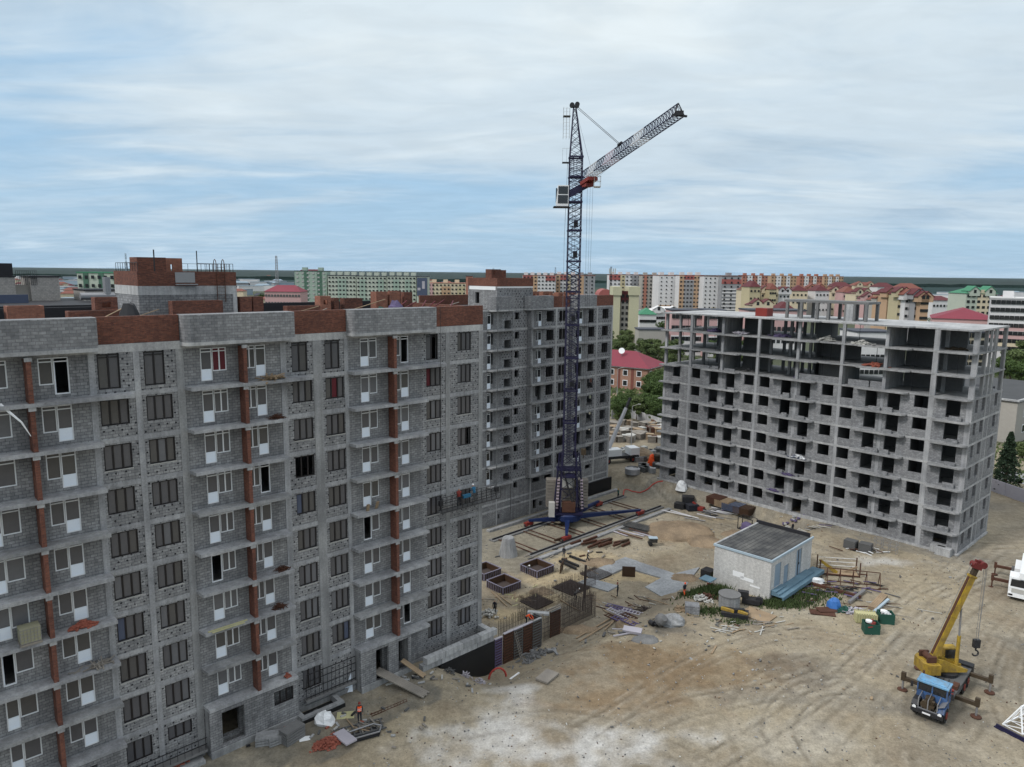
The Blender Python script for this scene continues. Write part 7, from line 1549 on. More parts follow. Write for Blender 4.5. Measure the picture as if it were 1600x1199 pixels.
def bldg(px0, px1, ytop, d, depth, st, cols, wall, label, roof='flat', rm='t_broof', rh=3.0, yaw=0.0, acc=(), cat='building', group=None, win=(1.4, 1.5), side=0, wmat='glass_dk', zt=None, pent=0):
    a = atd(px0, ytop, d); b = atd(px1, ytop, d); Wd = b[0] - a[0]; z = zt or (a[2] + b[2]) / 2
    if roof != 'flat': z -= rh
    t = empty('apartment_block' if st > 3 else 'house', (a[0], d, 0), yaw, label, cat, group)
    MB().box(0, 0, -0.5, Wd, depth, z).build('wall', wall, t)
    for q, (u0, u1, z0, z1, m_) in enumerate(acc): MB().box(u0 * Wd, -0.25 - 0.03 * q, z0 * z, u1 * Wd, -0.001 - 0.03 * q, z1 * z).build('accent_panel', m_, t)
    m = MB()
    if roof == 'flat':
        m.box(-0.3, -0.3, z, Wd + 0.3, depth + 0.3, z + 0.5).build('roof', rm, t)
        for k in range(pent): x = Wd * (k + 0.5) / pent; MB().box(x - 1.8, depth * 0.35, z + 0.5, x + 1.8, depth * 0.65, z + 3.0).build('roof_house', wall, t)
    elif roof == 'hip': hip(m, 0, Wd, 0, depth, z, rh).build('roof', rm, t)
    elif roof == 'gables':
        n = max(2, int(Wd / 13)); hip(m, 0, Wd, 0, depth, z, rh * 0.8).build('roof', rm, t)
        for k in range(n):
            x = Wd * (k + 0.5) / n; MB().xprism([(x - 3, z - 1.5), (x + 3, z - 1.5), (x + 3, z + rh * .35), (x, z + rh * 0.95), (x - 3, z + rh * .35)], -0.9, depth * 0.4).build('gable', wall, t)
            MB().xprism([(x - 3.5, z + rh * .35), (x, z + rh), (x + 3.5, z + rh * .35), (x + 3.5, z + rh * .25), (x, z + rh * 0.9), (x - 3.5, z + rh * .25)], -1.2, depth * 0.4).build('gable_roof', rm, t)
            inst('window', wnd(1.6, 2.0), t, (x, -0.92, z + 0.2))
    elif roof == 'arch':
        pts = [(Wd * (0.5 - 0.52 * math.cos(q * math.pi / 10)), z + rh * math.sin(q * math.pi / 10)) for q in range(11)]; m.xprism(pts, -0.5, depth).build('roof', rm, t)
    if st and cols:
        sh = z / st; n = 0
        for r_ in range(st - 1, -1, -1):
            for c in range(cols):
                if n >= 96: break
                x = Wd * (c + 0.5) / cols; inst('window', wnd(win[0], win[1], wmat), t, (x, -0.27 - 0.03 * len(acc), r_ * sh + sh * 0.32)); n += 1
        if side:
            for r_ in range(st - 1, -1, -1):
                for c in range(side):
                    if n >= 98: break
                    o = inst('window', wnd(win[0], win[1], wmat), t, (-0.02 if yaw < 0 else Wd + 0.02, depth * (c + 0.5) / side, r_ * sh + sh * 0.32), -math.pi / 2 if yaw < 0 else math.pi / 2); n += 1
    return t
# green and white blocks beyond the left roof
bldg(460, 510, 424, 585, 16, 11, 6, 't_green', 'tallest pale green tower of the green blocks, its left end', acc=[(0.3, 0.42, 0, 1, 't_dgreen'), (0.7, 0.85, 0, 1, 't_dgreen')], win=(1.6, 1.2), wmat='t_grid', pent=2)
bldg(512, 556, 431, 580, 14, 10, 8, 't_lgreen', 'green and white block, second from the left', acc=[(0.35, 0.65, 0, 0.92, 't_green'), (0, 1, 0, 0.45, 't_dgreen')], win=(1.6, 1.2), pent=4)
bldg(557, 604, 432, 578, 14, 10, 8, 't_lgreen', 'green and white block with dark green balconies, third from the left', acc=[(0.1, 0.3, 0, 0.92, 't_green'), (0.7, 0.9, 0, 0.92, 't_green'), (0, 1, 0, 0.42, 't_dgreen')], win=(1.6, 1.2), pent=4)
bldg(605, 650, 432, 575, 14, 10, 8, 't_lgreen', 'green and white block beside the dark blue mural', acc=[(0.2, 0.42, 0, 0.92, 't_green'), (0.62, 0.8, 0, 0.92, 't_green')], win=(1.6, 1.2), pent=4)
t = bldg(651, 668, 433, 570, 14, 10, 0, 't_lgreen', 'end of the green block carrying a dark blue mural panel'); a = atd(651, 433, 570)
Wd = atd(668, 433, 570)[0] - a[0]; zt_ = a[2]; o = MB().box(0.2, -0.4, zt_ * 0.55, Wd - 0.2, -0.05, zt_ - 0.6).build('mural_panel', 'film_blue', t); MB().box(Wd * 0.5, -0.45, zt_ * 0.72, Wd * 0.75, -0.41, zt_ * 0.9).box(0.7, -0.45, zt_ * 0.68, Wd * 0.35, -0.41, zt_ * 0.74).build('mural_shapes', 'lavender', o)
bldg(462, 506, 421, 700, 14, 5, 6, 't_white', 'white block with dark red roof rising behind the green tower', roof='hip', rm='t_mar', rh=3)
bldg(413, 469, 446, 520, 18, 4, 12, 't_pink', 'long pale pink building with crimson roof left of the green tower', roof='hip', rm='t_redroof', rh=4.5, win=(1.5, 1.6), wmat='cloth_grey')
bldg(668, 740, 443, 620, 16, 8, 12, 't_cream', 'long cream and orange block behind the right end of the left roof', acc=[(0.0, 0.12, 0, 1, 't_pink'), (0.3, 0.5, 0, 0.9, 't_orange'), (0.65, 0.8, 0, 0.9, 't_yellow')], win=(1.6, 1.3), rm='t_salmon', pent=4)
bldg(728, 738, 432, 540, 10, 8, 0, 't_salmon', 'narrow salmon tower beside the brick stair tower')
# the orange-topped estate
bldg(817, 868, 431, 690, 16, 10, 9, 't_white', 'white and orange block left of the crane mast', acc=[(0.3, 0.45, 0, 1, 't_orange'), (0, 0.3, 0.86, 1, 't_red'), (0.7, 1, 0.86, 1, 't_red')], rm='t_tile', pent=5, win=(1.7, 1.3))
bldg(869, 902, 430, 700, 16, 10, 6, 't_white', 'white and orange block behind the crane mast', acc=[(0.0, 0.2, 0, 1, 't_orange'), (0.5, 0.7, 0, 1, 't_yellow'), (0.2, 0.5, 0.86, 1, 't_red')], rm='t_tile', pent=3, win=(1.7, 1.3))
bldg(903, 930, 431, 680, 18, 10, 3, 't_grey', 'grey-sided orange block just right of the crane mast', acc=[(0.0, 0.35, 0, 1, 't_orange')], rm='t_tile', pent=2)
bldg(952, 1002, 430, 720, 16, 10, 8, 't_white', 'white and orange block beyond the olive towers', acc=[(0.35, 0.5, 0, 1, 't_yellow'), (0.0, 0.35, 0.86, 1, 't_red'), (0.7, 1.0, 0.0, 1, 't_grey')], rm='t_tile', pent=4, win=(1.7, 1.3))
bldg(1003, 1032, 431, 700, 16, 10, 5, 't_beige', 'beige and brown block left of the big white gable wall', acc=[(0.1, 0.3, 0, 1, 't_salmon'), (0.6, 0.9, 0.86, 1, 't_red')], rm='t_tile', pent=2)
bldg(1030, 1062, 431, 660, 30, 10, 4, 't_white', 'block with a tall blank white gable wall dotted with small windows', acc=[(0, 1, 0, 0.25, 't_orange')], rm='t_tile', win=(1.1, 1.1), pent=2)
bldg(1062, 1100, 431, 640, 16, 10, 7, 't_white', 'block striped orange and white right of the white gable wall', acc=[(0.0, 0.2, 0, 1, 't_orange'), (0.2, 0.6, 0, 0.88, 't_grey'), (0.6, 0.8, 0, 1, 't_orange'), (0.2, 0.6, 0.9, 1, 't_red')], rm='t_tile', pent=3, win=(1.7, 1.3))
bldg(1100, 1128, 432, 625, 30, 10, 4, 't_white', 'white gable-ended block with a yellow patch at its foot', acc=[(0.5, 0.75, 0, 0.25, 't_yellow')], rm='t_tile', win=(1.1, 1.1))
bldg(1128, 1159, 432, 615, 20, 10, 3, 't_grey', 'grey rounded block end with curved balcony bands', acc=[(0, 1, 0.82, 0.93, 't_red')] + [(0.05, 0.95, 0.08 * k + 0.04, 0.08 * k + 0.07, 't_white') for k in range(9)], rm='t_tile', pent=1)
for k, (x0, x1, c) in enumerate(((1160, 1200, 't_salmon'), (1205, 1245, 't_orange'), (1250, 1285, 't_salmon'), (1288, 1318, 't_orange'))):
    bldg(x0, x1, 431 + 0.5 * k, 900 + 20 * k, 16, 9, 8, c, 'far orange block behind the dark red roofs, ' + ['first', 'second', 'third', 'last'][k] + ' from the left', rm='t_tile', pent=3, acc=[(0.2, 0.4, 0, 1, 't_white'), (0.6, 0.75, 0, 1, 't_white')])
# mansard quarter
quarter = [(1160, 1185, 444, 560, 't_cream', 4), (1172, 1190, 439, 545, 't_yellow', 5), (1190, 1216, 446, 560, 't_cream', 4), (1203, 1214, 443, 550, 't_yellow', 5), (1218, 1236, 448, 570, 't_white', 4), (1238, 1262, 446, 600, 't_cream', 4), (1262, 1290, 443, 640, 't_salmon', 4), (1275, 1298, 446, 600, 't_white', 4), (1300, 1322, 447, 620, 't_cream', 4), (1318, 1340, 448, 590, 't_pink', 4), (1338, 1362, 450, 560, 't_cream', 4), (1300, 1330, 441, 760, 't_salmon', 4), (1335, 1370, 440, 800, 't_cream', 4), (1372, 1400, 442, 780, 't_white', 4), (1352, 1374, 456, 470, 't_pink', 5), (1372, 1392, 458, 440, 't_beige', 5), (1388, 1407, 449, 430, 't_orange', 6), (1405, 1418, 448, 415, 't_yellow', 6), (1416, 1432, 452, 410, 't_white', 6), (1432, 1442, 451, 405, 't_grey', 6), (1440, 1452, 455, 400, 't_orange', 6), (1405, 1440, 443, 640, 't_salmon', 4)]
for k, (x0, x1, yt, d, wl, st) in enumerate(quarter):
    bldg(x0, x1, yt, d, 14, st, max(3, int((x1 - x0) / 5)), wl, {'t_cream': 'cream', 't_yellow': 'yellow', 't_white': 'white', 't_pink': 'pink', 't_salmon': 'salmon', 't_beige': 'beige', 't_orange': 'orange', 't_grey': 'grey'}[wl] + ' dark-red-roofed house, number %d from the left in the gabled quarter beyond the right roof' % (sorted(quarter).index(quarter[k]) + 1), roof='gables' if k % 2 == 0 or d < 480 else 'hip', rm='t_mar' if k % 3 else 't_tile', rh=4.5, group='gabled houses with dark red roofs', yaw=[0.0, 0.12, -0.12][k % 3])
bldg(1176, 1208, 467, 430, 14, 2, 4, 't_cream', 'low cream house with a maroon gable roof just beyond the right roof slab', roof='gables', rm='t_mar', rh=4); bldg(1218, 1240, 472, 440, 12, 2, 3, 't_tile', 'low maroon-roofed house beside the red roof box', roof='hip', rm='t_mar', rh=4)
bldg(1458, 1490, 463, 520, 14, 3, 6, 't_white', 'low white building with a dark red roof left of the green gable', roof='hip', rm='t_mar', rh=3)
bldg(1458, 1545, 482, 330, 30, 1, 0, 't_pink', 'large hall with a broad crimson hip roof beyond the right building corner', roof='hip', rm='t_redroof', rh=4.5, yaw=-0.5)
t = bldg(1511, 1560, 447, 440, 18, 8, 6, 't_lgreen', 'pale green apartment house with a green gable roof', roof='gables', rm='t_groof', rh=4.5, acc=[(0.38, 0.75, 0, 1.08, 't_cream')], win=(1.8, 1.6))
bldg(1549, 1640, 467, 300, 18, 9, 14, 't_white', 'white panel block banded with red and yellow at the right edge', acc=[(0, 1, 0.42, 0.62, 't_pink'), (0.15, 1, 0.30, 0.42, 't_cream'), (0, 1, 0.5, 0.54, 't_white')], win=(1.6, 1.6), pent=2, rm='t_white', yaw=-0.55)
# middle distance: olive towers, red-roofed brick house, pink terrace, grey hall
for k, (x0, x1) in enumerate(((959.5, 970), (984, 999))):
    t = bldg(x0, x1, 451, 372, 12, 9, 0, 't_olive', 'olive-yellow stair tower, ' + ['left', 'right'][k] + ' one of the two above the shrubs', rm='t_olive'); a = atd(x0, 451, 372); b_ = atd(x1, 451, 372)
    MB().box(-0.5, -0.5, a[2] - 3.4, b_[0] - a[0] + 0.5, 12.5, a[2] + 0.9).build('tower_cap', 't_olive', t)
bldg(970.5, 983.5, 459, 374, 14, 9, 2, 't_beige', 'grey apartment front between the two olive towers', rm='t_mar', acc=[(0, 1, 0.84, 1.05, 't_mar')], win=(1.2, 1.6))
bldg(936, 957, 452, 460, 20, 6, 0, 't_cream', 'cream building with a red curved roof left of the olive towers', roof='arch', rm='t_red', rh=4)
HB = empty('brick_house', (26.5, 236.9, 0), R(-33), 'two-storey brick house with a crimson hip roof and white satellite dish', 'house')
MB().box(-14, 0, 0, 19, 14, 7.2).build('wall', 'brick_far', HB); hip(MB(), -14, 19, 0, 14, 7.2, 4.4, 0.9, 0.5).build('roof', 't_redroof', HB); MB().box(-14.6, -0.5, 6.9, 19.6, -0.001, 7.2).box(18.99 + 0.011, 0, 6.9, 19.6, 14.5, 7.2).build('eaves', 'white', HB)
for k in range(7):
    x = -12 + k * 4.7
    for z in (1.0, 4.3): w_ = inst('window', wnd(1.7, 1.9, 'white'), HB, (x, 0.0, z)); inst('pane', wnd(1.3, 1.5), w_, (0, -0.07, 0.2))
    if k < 6: MB().box(x + 2.0, -0.12, 0, x + 2.9, -0.002, 6.9).build('pilaster', 't_tile', HB)
for k in range(3):
    for z in (1.0, 4.3): w_ = inst('window', wnd(1.7, 1.9, 'white'), HB, (19.01, 2.5 + k * 4.4, z), math.pi / 2); inst('pane', wnd(1.3, 1.5), w_, (0, -0.07, 0.2))
m = MB(); ns = 16; pr = [(0.05, 0.0), (0.5, 0.08), (0.8, 0.22), (1.0, 0.4)]; m.lathe(pr, n=ns); dsh = m.build('satellite_dish', 'white', HB); dsh.location = (8.2, 4.0, 11.6); dsh.rotation_euler = (R(65), 0, R(20)); MB().tube((8.2, 4.2, 8.5), (8.2, 4.2, 11.6), 0.12, 6).build('dish_mast', 'steel', HB)
bldg(1050, 1100, 486, 330, 14, 4, 9, 't_pink', 'pink terrace seen through the open storeys, left part', win=(1.5, 1.9), acc=[(0, 1, 0, 0.45, 't_white')]); bldg(1102, 1135, 486, 325, 14, 4, 6, 't_pink', 'pink terrace seen through the open storeys, middle part', win=(1.5, 1.9), acc=[(0, 1, 0, 0.45, 't_white'), (0.6, 0.9, 0, 1, 't_white')]); bldg(1170, 1260, 486, 320, 14, 4, 12, 't_pink', 'pink terrace seen through the open storeys, right part', win=(1.5, 1.9), acc=[(0, 1, 0, 0.45, 't_white')])
bldg(1000, 1026, 482, 420, 12, 2, 8, 't_white', 'white house with a bright green roof beyond the shrubs', roof='hip', rm='t_groof', rh=3.5); bldg(1018, 1064, 478, 440, 12, 2, 12, 't_white', 'long white serrated terrace beyond the green-roofed house', roof='gables', rm='t_white', rh=3)
bldg(1340, 1400, 520, 260, 14, 3, 8, 't_white', 'white building seen through the middle open storey'); bldg(1480, 1540, 520, 270, 16, 6, 8, 't_cream', 'cream and pink block seen through the right end of the open storeys', acc=[(0, 0.5, 0.3, 0.9, 't_pink')], win=(1.5, 1.8))
t = bldg(998, 1040, 516, 330, 10, 1, 5, 't_beige', 'low pale garage block among the shrubs')
# grey flat-roofed hall at the right edge
GH = empty('hall', (atz(1583, 694, 0)[0], atz(1583, 694, 0)[1], 0), R(38), 'pale rendered building with a flat grey roof at the right edge behind the frame building', 'building')
MB().box(0, 0, 0, 40, 30, 9.3).build('wall', 't_beige', GH); MB().box(-0.3, -0.3, 9.3, 40.3, 30.3, 9.5).build('roof', 'roof_felt', GH); MB().box(-0.4, -0.4, 9.5, 40.4, 0.2, 9.9).box(-0.4, 0.2, 9.5, 0.2, 30.4, 9.9).build('coping', 'concrete_lt', GH); MB().box(8, 10, 9.5, 16, 14, 10.3).box(4, 18, 9.5, 7, 20, 10.5).build('roof_light', 'membrane', GH)
for k in range(5):
    for z in (2, 5.6): w_ = inst('window', wnd(1.7, 1.9, 'white'), GH, (5 + k * 5, 0, z)); inst('pane', wnd(1.3, 1.5), w_, (0, -0.07, 0.2))
# finished neighbour block at the far left: tiled lift houses on a dark roof
NB_ = empty('apartment_building', (*to_world('L', -50, -44)[:2], 0), FR['L'][0], 'finished grey block behind the left roof with pale tiled lift houses', 'building')
MB().box(0, 0, 0, 44, 22, 30.5).build('wall', 't_beige', NB_); MB().box(-0.1, -0.1, 30.5, 44.1, 22.1, 32.3).build('roof_edge', 'membrane', NB_)
for x0, x1, y0, y1, zt_ in ((12, 25.8, 14, 20, 35.3), (27.4, 30.6, 14, 20, 35.3), (33, 42, 12, 18, 33.6)): MB().box(x0, y0, 32.2, x1, y1, zt_).build('lift_house', 'tile', NB_) if 'tile' in MT else MB().box(x0, y0, 32.2, x1, y1, zt_).build('lift_house', 't_beige', NB_); MB().box(x0 - 0.1, y0 - 0.1, zt_, x1 + 0.1, y1 + 0.1, zt_ + 0.15).build('cap', 'membrane', NB_)
MB().box(25.8, 15, 32.3, 27.4, 19, 34.3).build('stair_box', 't_beige', NB_); MB().box(24.2, 15, 35.46, 25.8, 18, 37.0).build('plant_box', 'membrane', NB_); m = MB()
for k in range(12): m.tube((25.9 + k * 0.2, 13.9, 34.3), (25.9 + k * 0.2, 13.9, 36.1), 0.03, 4)
m.tube((25.9, 13.9, 36.1), (28.2, 13.9, 36.1), 0.03, 4).tube((25.9, 13.9, 35.2), (28.2, 13.9, 35.2), 0.03, 4).build('railing', 'steel_dk', NB_)
MB().tube((31.5, 8, 33.0), (35.4, 8, 33.0), 0.45, 10).tube((34.6, 8, 33.0), (34.6, 8, 35.4), 0.45, 10).build('duct', 'steel', NB_); MB().box(18, 8, 32.3, 26, 8.6, 33.3).build('plant_screen', 'film_blue', NB_)
NB2 = bldg(120, 200, 427, 330, 14, 9, 8, 't_lgreen', 'pale green block with dark green bands left of the brick stair house', acc=[(0.12, 0.22, 0, 1, 't_dgreen'), (0.42, 0.52, 0, 1, 't_dgreen'), (0.72, 0.82, 0, 1, 't_dgreen')], rm='t_groof')
# small houses and sheds scattered to the horizon
rg = random.Random(99); protos = []
for k, (w, d, h, wl, rf, kind) in enumerate(((14, 10, 5, 't_white', 't_mar', 'hip'), (26, 14, 7, 't_grey', 't_blueg', 'hip'), (40, 18, 9, 't_white', 't_blueg', 'flat'), (18, 12, 9, 't_cream', 't_tile', 'hip'), (60, 22, 8, 't_blueg', 't_grey', 'flat'), (12, 9, 4, 't_beige', 't_broof', 'hip'))):
    wm_ = MB().box(-w / 2, -d / 2, 0, w / 2, d / 2, h).mesh('wall', wl); rm_ = (hip(MB(), -w / 2, w / 2, -d / 2, d / 2, h, 3.0, 0.8) if kind == 'hip' else MB().box(-w / 2 - .3, -d / 2 - .3, h, w / 2 + .3, d / 2 + .3, h + 0.6)).mesh('roof', rf); protos.append((wm_, rm_))
def small(px, d, k, lab='small house scattered across the far town', grp='small far houses'):
    x = atd(px, 430, d)[0]; t = empty('house' if k not in (2, 4) else 'warehouse', (x, d, 0), rg.uniform(-0.6, 0.6), lab, 'house', grp); inst('wall', protos[k][0], t); inst('roof', protos[k][1], t)
for _ in range(150): small(rg.uniform(-10, 470), rg.choice([1, 1, 1.6, 2.3]) * rg.uniform(520, 1500), rg.randrange(6))
for _ in range(22): small(rg.uniform(660, 745), rg.uniform(800, 2300), rg.randrange(6))
for _ in range(26): small(rg.uniform(1440, 1610), rg.uniform(600, 1500), rg.randrange(6))
for _ in range(12): small(rg.uniform(930, 960), rg.uniform(500, 1200), rg.randrange(6))
# masts
def mast(px, ybot, ytop, d, w, label, n=14, mt='steel', heads=0):
    a = atd(px, ytop, d); t = empty('radio_mast', (a[0], d, 0), 0, label, 'mast'); lat_box(MB(), (0, 0, 0), (0, 0, a[2]), w, w * 0.45, n, w * 0.05, w * 0.03).build('lattice', mt, t)
    for k in range(heads): MB().box(-w * 0.8 + k * w * 0.7, -w * 0.6, a[2] - 4, -w * 0.8 + k * w * 0.7 + 0.5, -w * 0.4, a[2] - 1).build('antenna', 'offwhite', t)
mast(431.5, 440, 400, 1100, 4.5, 'grey lattice radio mast rising above the horizon beyond the left roof'); mast(955, 455, 417, 430, 1.6, 'slim mast crowned with antennas above the olive towers', 16, 'steel_dk', 4)
mast(868, 430, 418, 2600, 7, 'tiny far lattice mast left of the crane mast', 8, 'cloth_grey'); mast(771, 430, 419, 1500, 5, 'far lattice mast above the brick stair tower of the middle building', 8, 'cloth_grey'); mast(196, 430, 396, 420, 1.2, 'pale pole behind the brick stair house', 12, 'trimb')
# ------------------------------------------------------------------ trees and shrubs
def crown(seed, n, lobes, rx, rz, zc, ls, cone=False):
    rr = random.Random(seed); m = MB(); L_ = []
    for _ in range(lobes):
        a = rr.uniform(0, 6.28); q = rr.uniform(0.15, 0.75); zz_ = rr.uniform(-0.7, 0.85); L_.append((math.cos(a) * q * rx * math.sqrt(max(0.1, 1 - zz_ * zz_)), math.sin(a) * q * rx * math.sqrt(max(0.1, 1 - zz_ * zz_)), zc + zz_ * rz, rr.uniform(0.28, 0.5)))
    for _ in range(n):
        if cone:
            t = rr.random() ** 0.8; z = zc - rz + 2 * rz * t; a = rr.choice(range(9)) * 0.698 + rr.gauss(0, 0.18) + t * 9; r_ = rx * (1 - t) ** 0.85 * (0.45 + 0.55 * abs(math.sin(t * 24 + a * 0.7))) + 0.12; q = rr.uniform(0.55, 1.0); p = Vector((math.cos(a) * r_ * q, math.sin(a) * r_ * q, z - 0.25 * q * r_))
        else:
            l_ = rr.choice(L_); v = Vector((rr.gauss(0, 1), rr.gauss(0, 1), rr.gauss(0, 1))).normalized() * rr.uniform(0.65, 1.05); p = Vector((l_[0] + v.x * l_[3] * rx, l_[1] + v.y * l_[3] * rx, l_[2] + v.z * l_[3] * rz * 0.8))
        s_ = ls * rr.uniform(0.6, 1.3); nrm = Vector((rr.gauss(0, 1), rr.gauss(0, 1), rr.gauss(0.6, 1))).normalized(); u = nrm.orthogonal().normalized(); u = Matrix.Rotation(rr.uniform(0, 6.28), 3, nrm) @ u; w = nrm.cross(u)
        m.poly([p + u * s_, p + w * s_ * 0.6 + u * s_ * 0.2, p - u * s_ * 0.8, p - w * s_ * 0.7])
    return m, L_
TP = []
for k, (n, lobes, rx, rz, zc, ls, mt, h) in enumerate(((2600, 11, 2.9, 2.6, 4.6, 0.21, 'leaf_a', 7), (2400, 10, 2.6, 2.3, 3.9, 0.20, 'leaf_b', 6), (2000, 9, 2.4, 1.6, 1.9, 0.19, 'leaf_b', 3.4), (3400, 6, 2.3, 4.2, 5.2, 0.19, 'leaf_c', 9.4))):
    m, L_ = crown(50 + k, n, lobes, rx, rz, zc, ls, k == 3); cm = m.mesh('crown', mt); tr = MB()
    if k == 3: tr.tube((0, 0, 0), (0, 0, zc + rz), 0.16, 6, 0.03)
    else:
        tr.tube((0, 0, 0), (0.05, 0, zc * 0.55), 0.17, 6, 0.11)
        for l_ in L_[:6]: tr.tube((0.05, 0, zc * 0.5), l_[:3], 0.08, 5, 0.025)
    TP.append((cm, tr.mesh('trunk', 'bark')))
rg = random.Random(314)
def tree(x, y, k, s_, label, group=None, z=0.0):
    t = empty(('tree', 'tree', 'shrub', 'conifer')[k], (x, y, z), rg.uniform(0, 6.28), label, ('tree', 'tree', 'shrub', 'conifer')[k], group); t.scale = (s_ * rg.uniform(0.9, 1.15), s_ * rg.uniform(0.9, 1.15), s_); inst('trunk', TP[k][1], t); inst('crown', TP[k][0], t); return t
def grove(n, x0, x1, y0, y1, ks, s0, s1, label, group):
    for _ in range(n):
        px, py = rg.uniform(x0, x1), rg.uniform(y0, y1); p = atz(px, py, 0); tree(p[0], p[1], rg.choice(ks), rg.uniform(s0, s1), label, group)
grove(34, 962, 1045, 642, 662, (1, 2, 2, 0), 0.6, 0.95, 'leafy green tree in the thicket behind the material store', 'trees behind the material store')
grove(22, 1012, 1065, 600, 640, (0, 1, 0), 0.8, 1.2, 'green tree beside and behind the red-roofed brick house', 'trees around the brick house')
grove(60, 945, 1065, 535, 572, (0, 1, 2, 1), 0.9, 1.4, 'grey-green tree in the wood between the brick house and the olive towers', 'trees beyond the brick house')
grove(10, 985, 1050, 512, 522, (0, 1, 3), 0.8, 1.2, 'tree in the row at the foot of the olive towers', 'trees at the foot of the olive towers')
grove(16, 1070, 1200, 560, 590, (0, 1, 2), 1.1, 1.6, 'green tree glimpsed through the open storeys of the right building', 'trees behind the open storeys')
grove(12, 1565, 1640, 580, 612, (0, 1), 1.2, 1.9, 'tree beyond the flat grey hall roof at the right edge', 'trees beyond the grey hall')
grove(4, 1575, 1640, 700, 725, (2, 1), 0.7, 1.0, 'bushy green shrub beside the pale building at the right edge', 'shrubs at the right edge')
p = atz(1570, 768, 0); tree(p[0], p[1], 3, 1.12, 'tall dark spruce right of the right building corner'); tree(p[0] + 3.2, p[1] + 5, 3, 0.85, 'smaller dark spruce just behind the tall one')
p = atz(1052, 487 + 14, 0); tree(p[0], p[1] - 40, 3, 1.2, 'dark conifer near the left end of the right building')
p = atz(1040, 479, 0); tree(*atd(1040, 470, 410)[:2], 0, 1.5, 'round green tree before the white gable block')
for px, py, d in ((410, 452, 760), (395, 455, 700), (430, 440, 1100), (690, 437, 1300), (705, 437, 1350), (270, 440, 700), (130, 452, 420), (1462, 478, 470), (1470, 476, 480)): tree(*atd(px, py, d)[:2], 0, rg.uniform(1.2, 2.0), 'far green tree among the roofs of the town', 'far trees among the roofs')
# weeds around the shed
m = MB(); rr = random.Random(8)
for (px, py, sx, sy, n, hh) in ((1100, 925, 2.0, 1.4, 900, 0.6), (1128, 930, 0.8, 0.7, 400, 1.1), (1105, 955, 2.2, 1.0, 500, 0.4), (1240, 930, 3.4, 1.4, 1300, 0.6), (1225, 945, 2.4, 0.8, 900, 0.55), (1150, 972, 1.6, 0.6, 220, 0.25), (1116, 905, 0.8, 1.2, 220, 0.6), (1300, 878, 0.1, 0.1, 1, 0.1)):
    c = at(px, py)
    for _ in range(n):
        x, y = c[0] + rr.gauss(0, sx / 1.5), c[1] + rr.gauss(0, sy / 1.5); z = ground_z(x, y); h = hh * rr.uniform(0.4, 1.2); a = rr.uniform(0, 6.28); lx, ly = rr.gauss(0, h * 0.35), rr.gauss(0, h * 0.35); w = 0.09
        m.poly([(x - w * math.cos(a), y - w * math.sin(a), z), (x + w * math.cos(a), y + w * math.sin(a), z), (x + lx, y + ly, z + h)])
tag(m.build('grass', 'grass'), 'rough green weeds growing round the white shed', 'grass', None, 'stuff')
# scrub and forest that read as masses
m = MB()
for _ in range(9000):
    px = rr.uniform(930, 1080) if rr.random() < 0.7 else rr.uniform(1540, 1700); py = rr.uniform(470, 655) if px < 1100 else rr.uniform(560, 760); p = atz(px, py, 0)
    if px > 1500 and (to_local('R', p[0], p[1])[1] > -22 or p[1] < 118): continue
    s_ = rr.uniform(0.2, 0.6) * (p[1] / 200); a = rr.uniform(0, 6.28); m.poly([(p[0] - s_ * math.cos(a), p[1] - s_ * math.sin(a), 0), (p[0] + s_ * math.cos(a), p[1] + s_ * math.sin(a), 0), (p[0] + rr.gauss(0, s_ * .4), p[1], s_ * 1.3)])
tag(m.build('undergrowth', 'leaf_b'), 'low green undergrowth between the trees and the town', 'undergrowth', None, 'stuff')
m = MB(); X0, X1 = -9000, 9000; nx2 = 240; ys = [2600, 3000, 3500, 4200, 5200, 7000, 10000, 15000, 24000]
rows = []
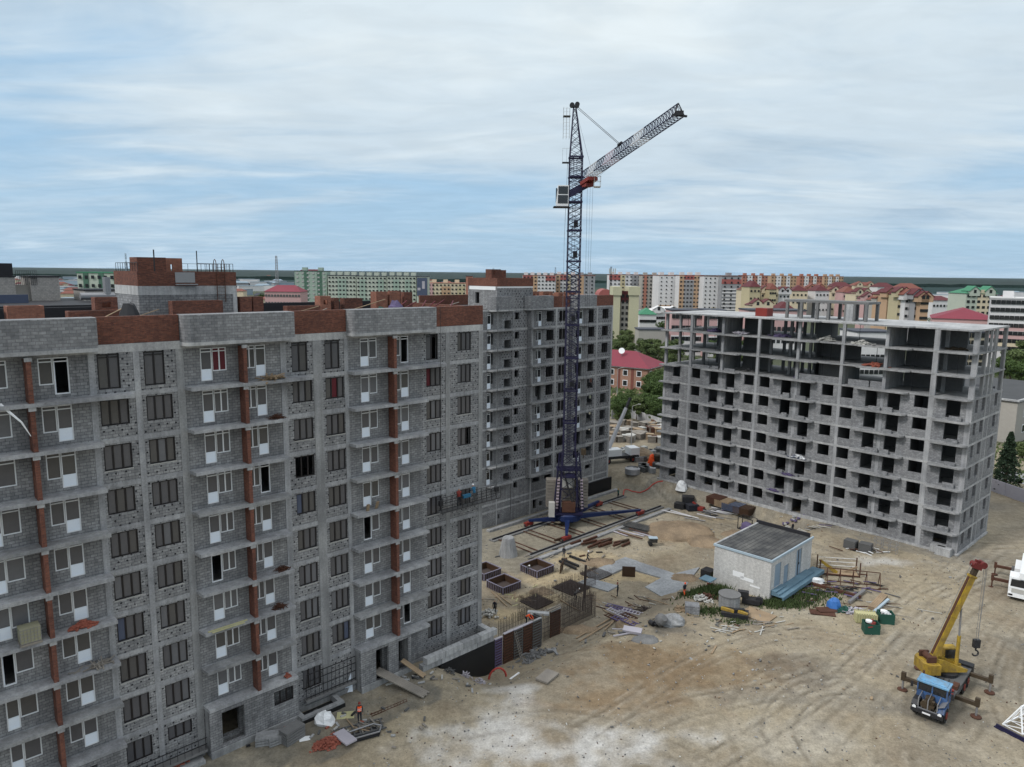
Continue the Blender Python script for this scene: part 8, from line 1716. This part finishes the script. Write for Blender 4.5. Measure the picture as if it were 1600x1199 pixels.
for j, y in enumerate(ys):
    row = []
    for i in range(nx2 + 1):
        x = (X0 + (X1 - X0) * i / nx2) * (y / 4000); yy = y + (160 * mnoise.noise(Vector((x * 0.002, j, 0))) if j == 0 else 0)
        row.append(len(m.v)); m.v.append((x, yy, 11 + 5 * mnoise.noise(Vector((x * 0.01, y * 0.01, 1))) + rr.uniform(-1.5, 1.5)))
    rows.append(row)
base = []
for i in rows[0]: base.append(len(m.v)); v = m.v[i]; m.v.append((v[0], v[1] - 4, -1))
for i in range(nx2): m.f.append((base[i], base[i + 1], rows[0][i + 1], rows[0][i]))
for a, b in zip(rows, rows[1:]):
    for i in range(nx2): m.f.append((a[i], a[i + 1], b[i + 1], b[i]))
DM('forest', (0.007, 0.021, 0.017), rough=0.95, var=0.5, vscale=0.004)
tag(m.build('forest', 'forest'), 'dark flat forest running to the horizon', 'forest', None, 'stuff')
# pale roads seen between the trees
for pts, w, nm in (([(940, 588), (965, 590), (990, 596)], 5, 'dirt_road'), ([(940, 625), (952, 622), (975, 615), (1000, 612)], 5, 'dirt_road'), ([(1000, 536), (1040, 534), (1090, 540)], 6, 'road'), ([(1560, 742), (1600, 748), (1660, 760)], 9, 'road')):
    P_ = [Vector((*atz(x, y, 0)[:2], 0.03)) for x, y in pts]; m = MB()
    for a, b in zip(P_, P_[1:]): d = (b - a).normalized(); n_ = Vector((-d.y, d.x, 0)) * w / 2; m.poly([a - n_, b - n_, b + n_, a + n_])
    o = m.build(nm, 'sandpile' if nm == 'dirt_road' else 'concrete'); o['kind'] = 'structure'
# ------------------------------------------------------------------ thin air between the camera and the horizon
hb = MB().box(-22000, -60, -1.5, 22000, 26000, 72).build('haze', 'white'); hm = bpy.data.materials.new('haze'); hm.use_nodes = True; hn = hm.node_tree; hn.nodes.clear()
ho = hn.nodes.new('ShaderNodeOutputMaterial'); hv = hn.nodes.new('ShaderNodeVolumePrincipled'); hv.inputs['Color'].default_value = (0.72, 0.86, 1.0, 1); hv.inputs['Density'].default_value = 0.000006; hv.inputs['Anisotropy'].default_value = 0.2
hn.links.new(hv.outputs[0], ho.inputs['Volume']); hb.data.materials.clear(); hb.data.materials.append(hm); hb['kind'] = 'stuff'; hb['label'] = 'thin bluish haze in the air over the town'; hb['category'] = 'haze'
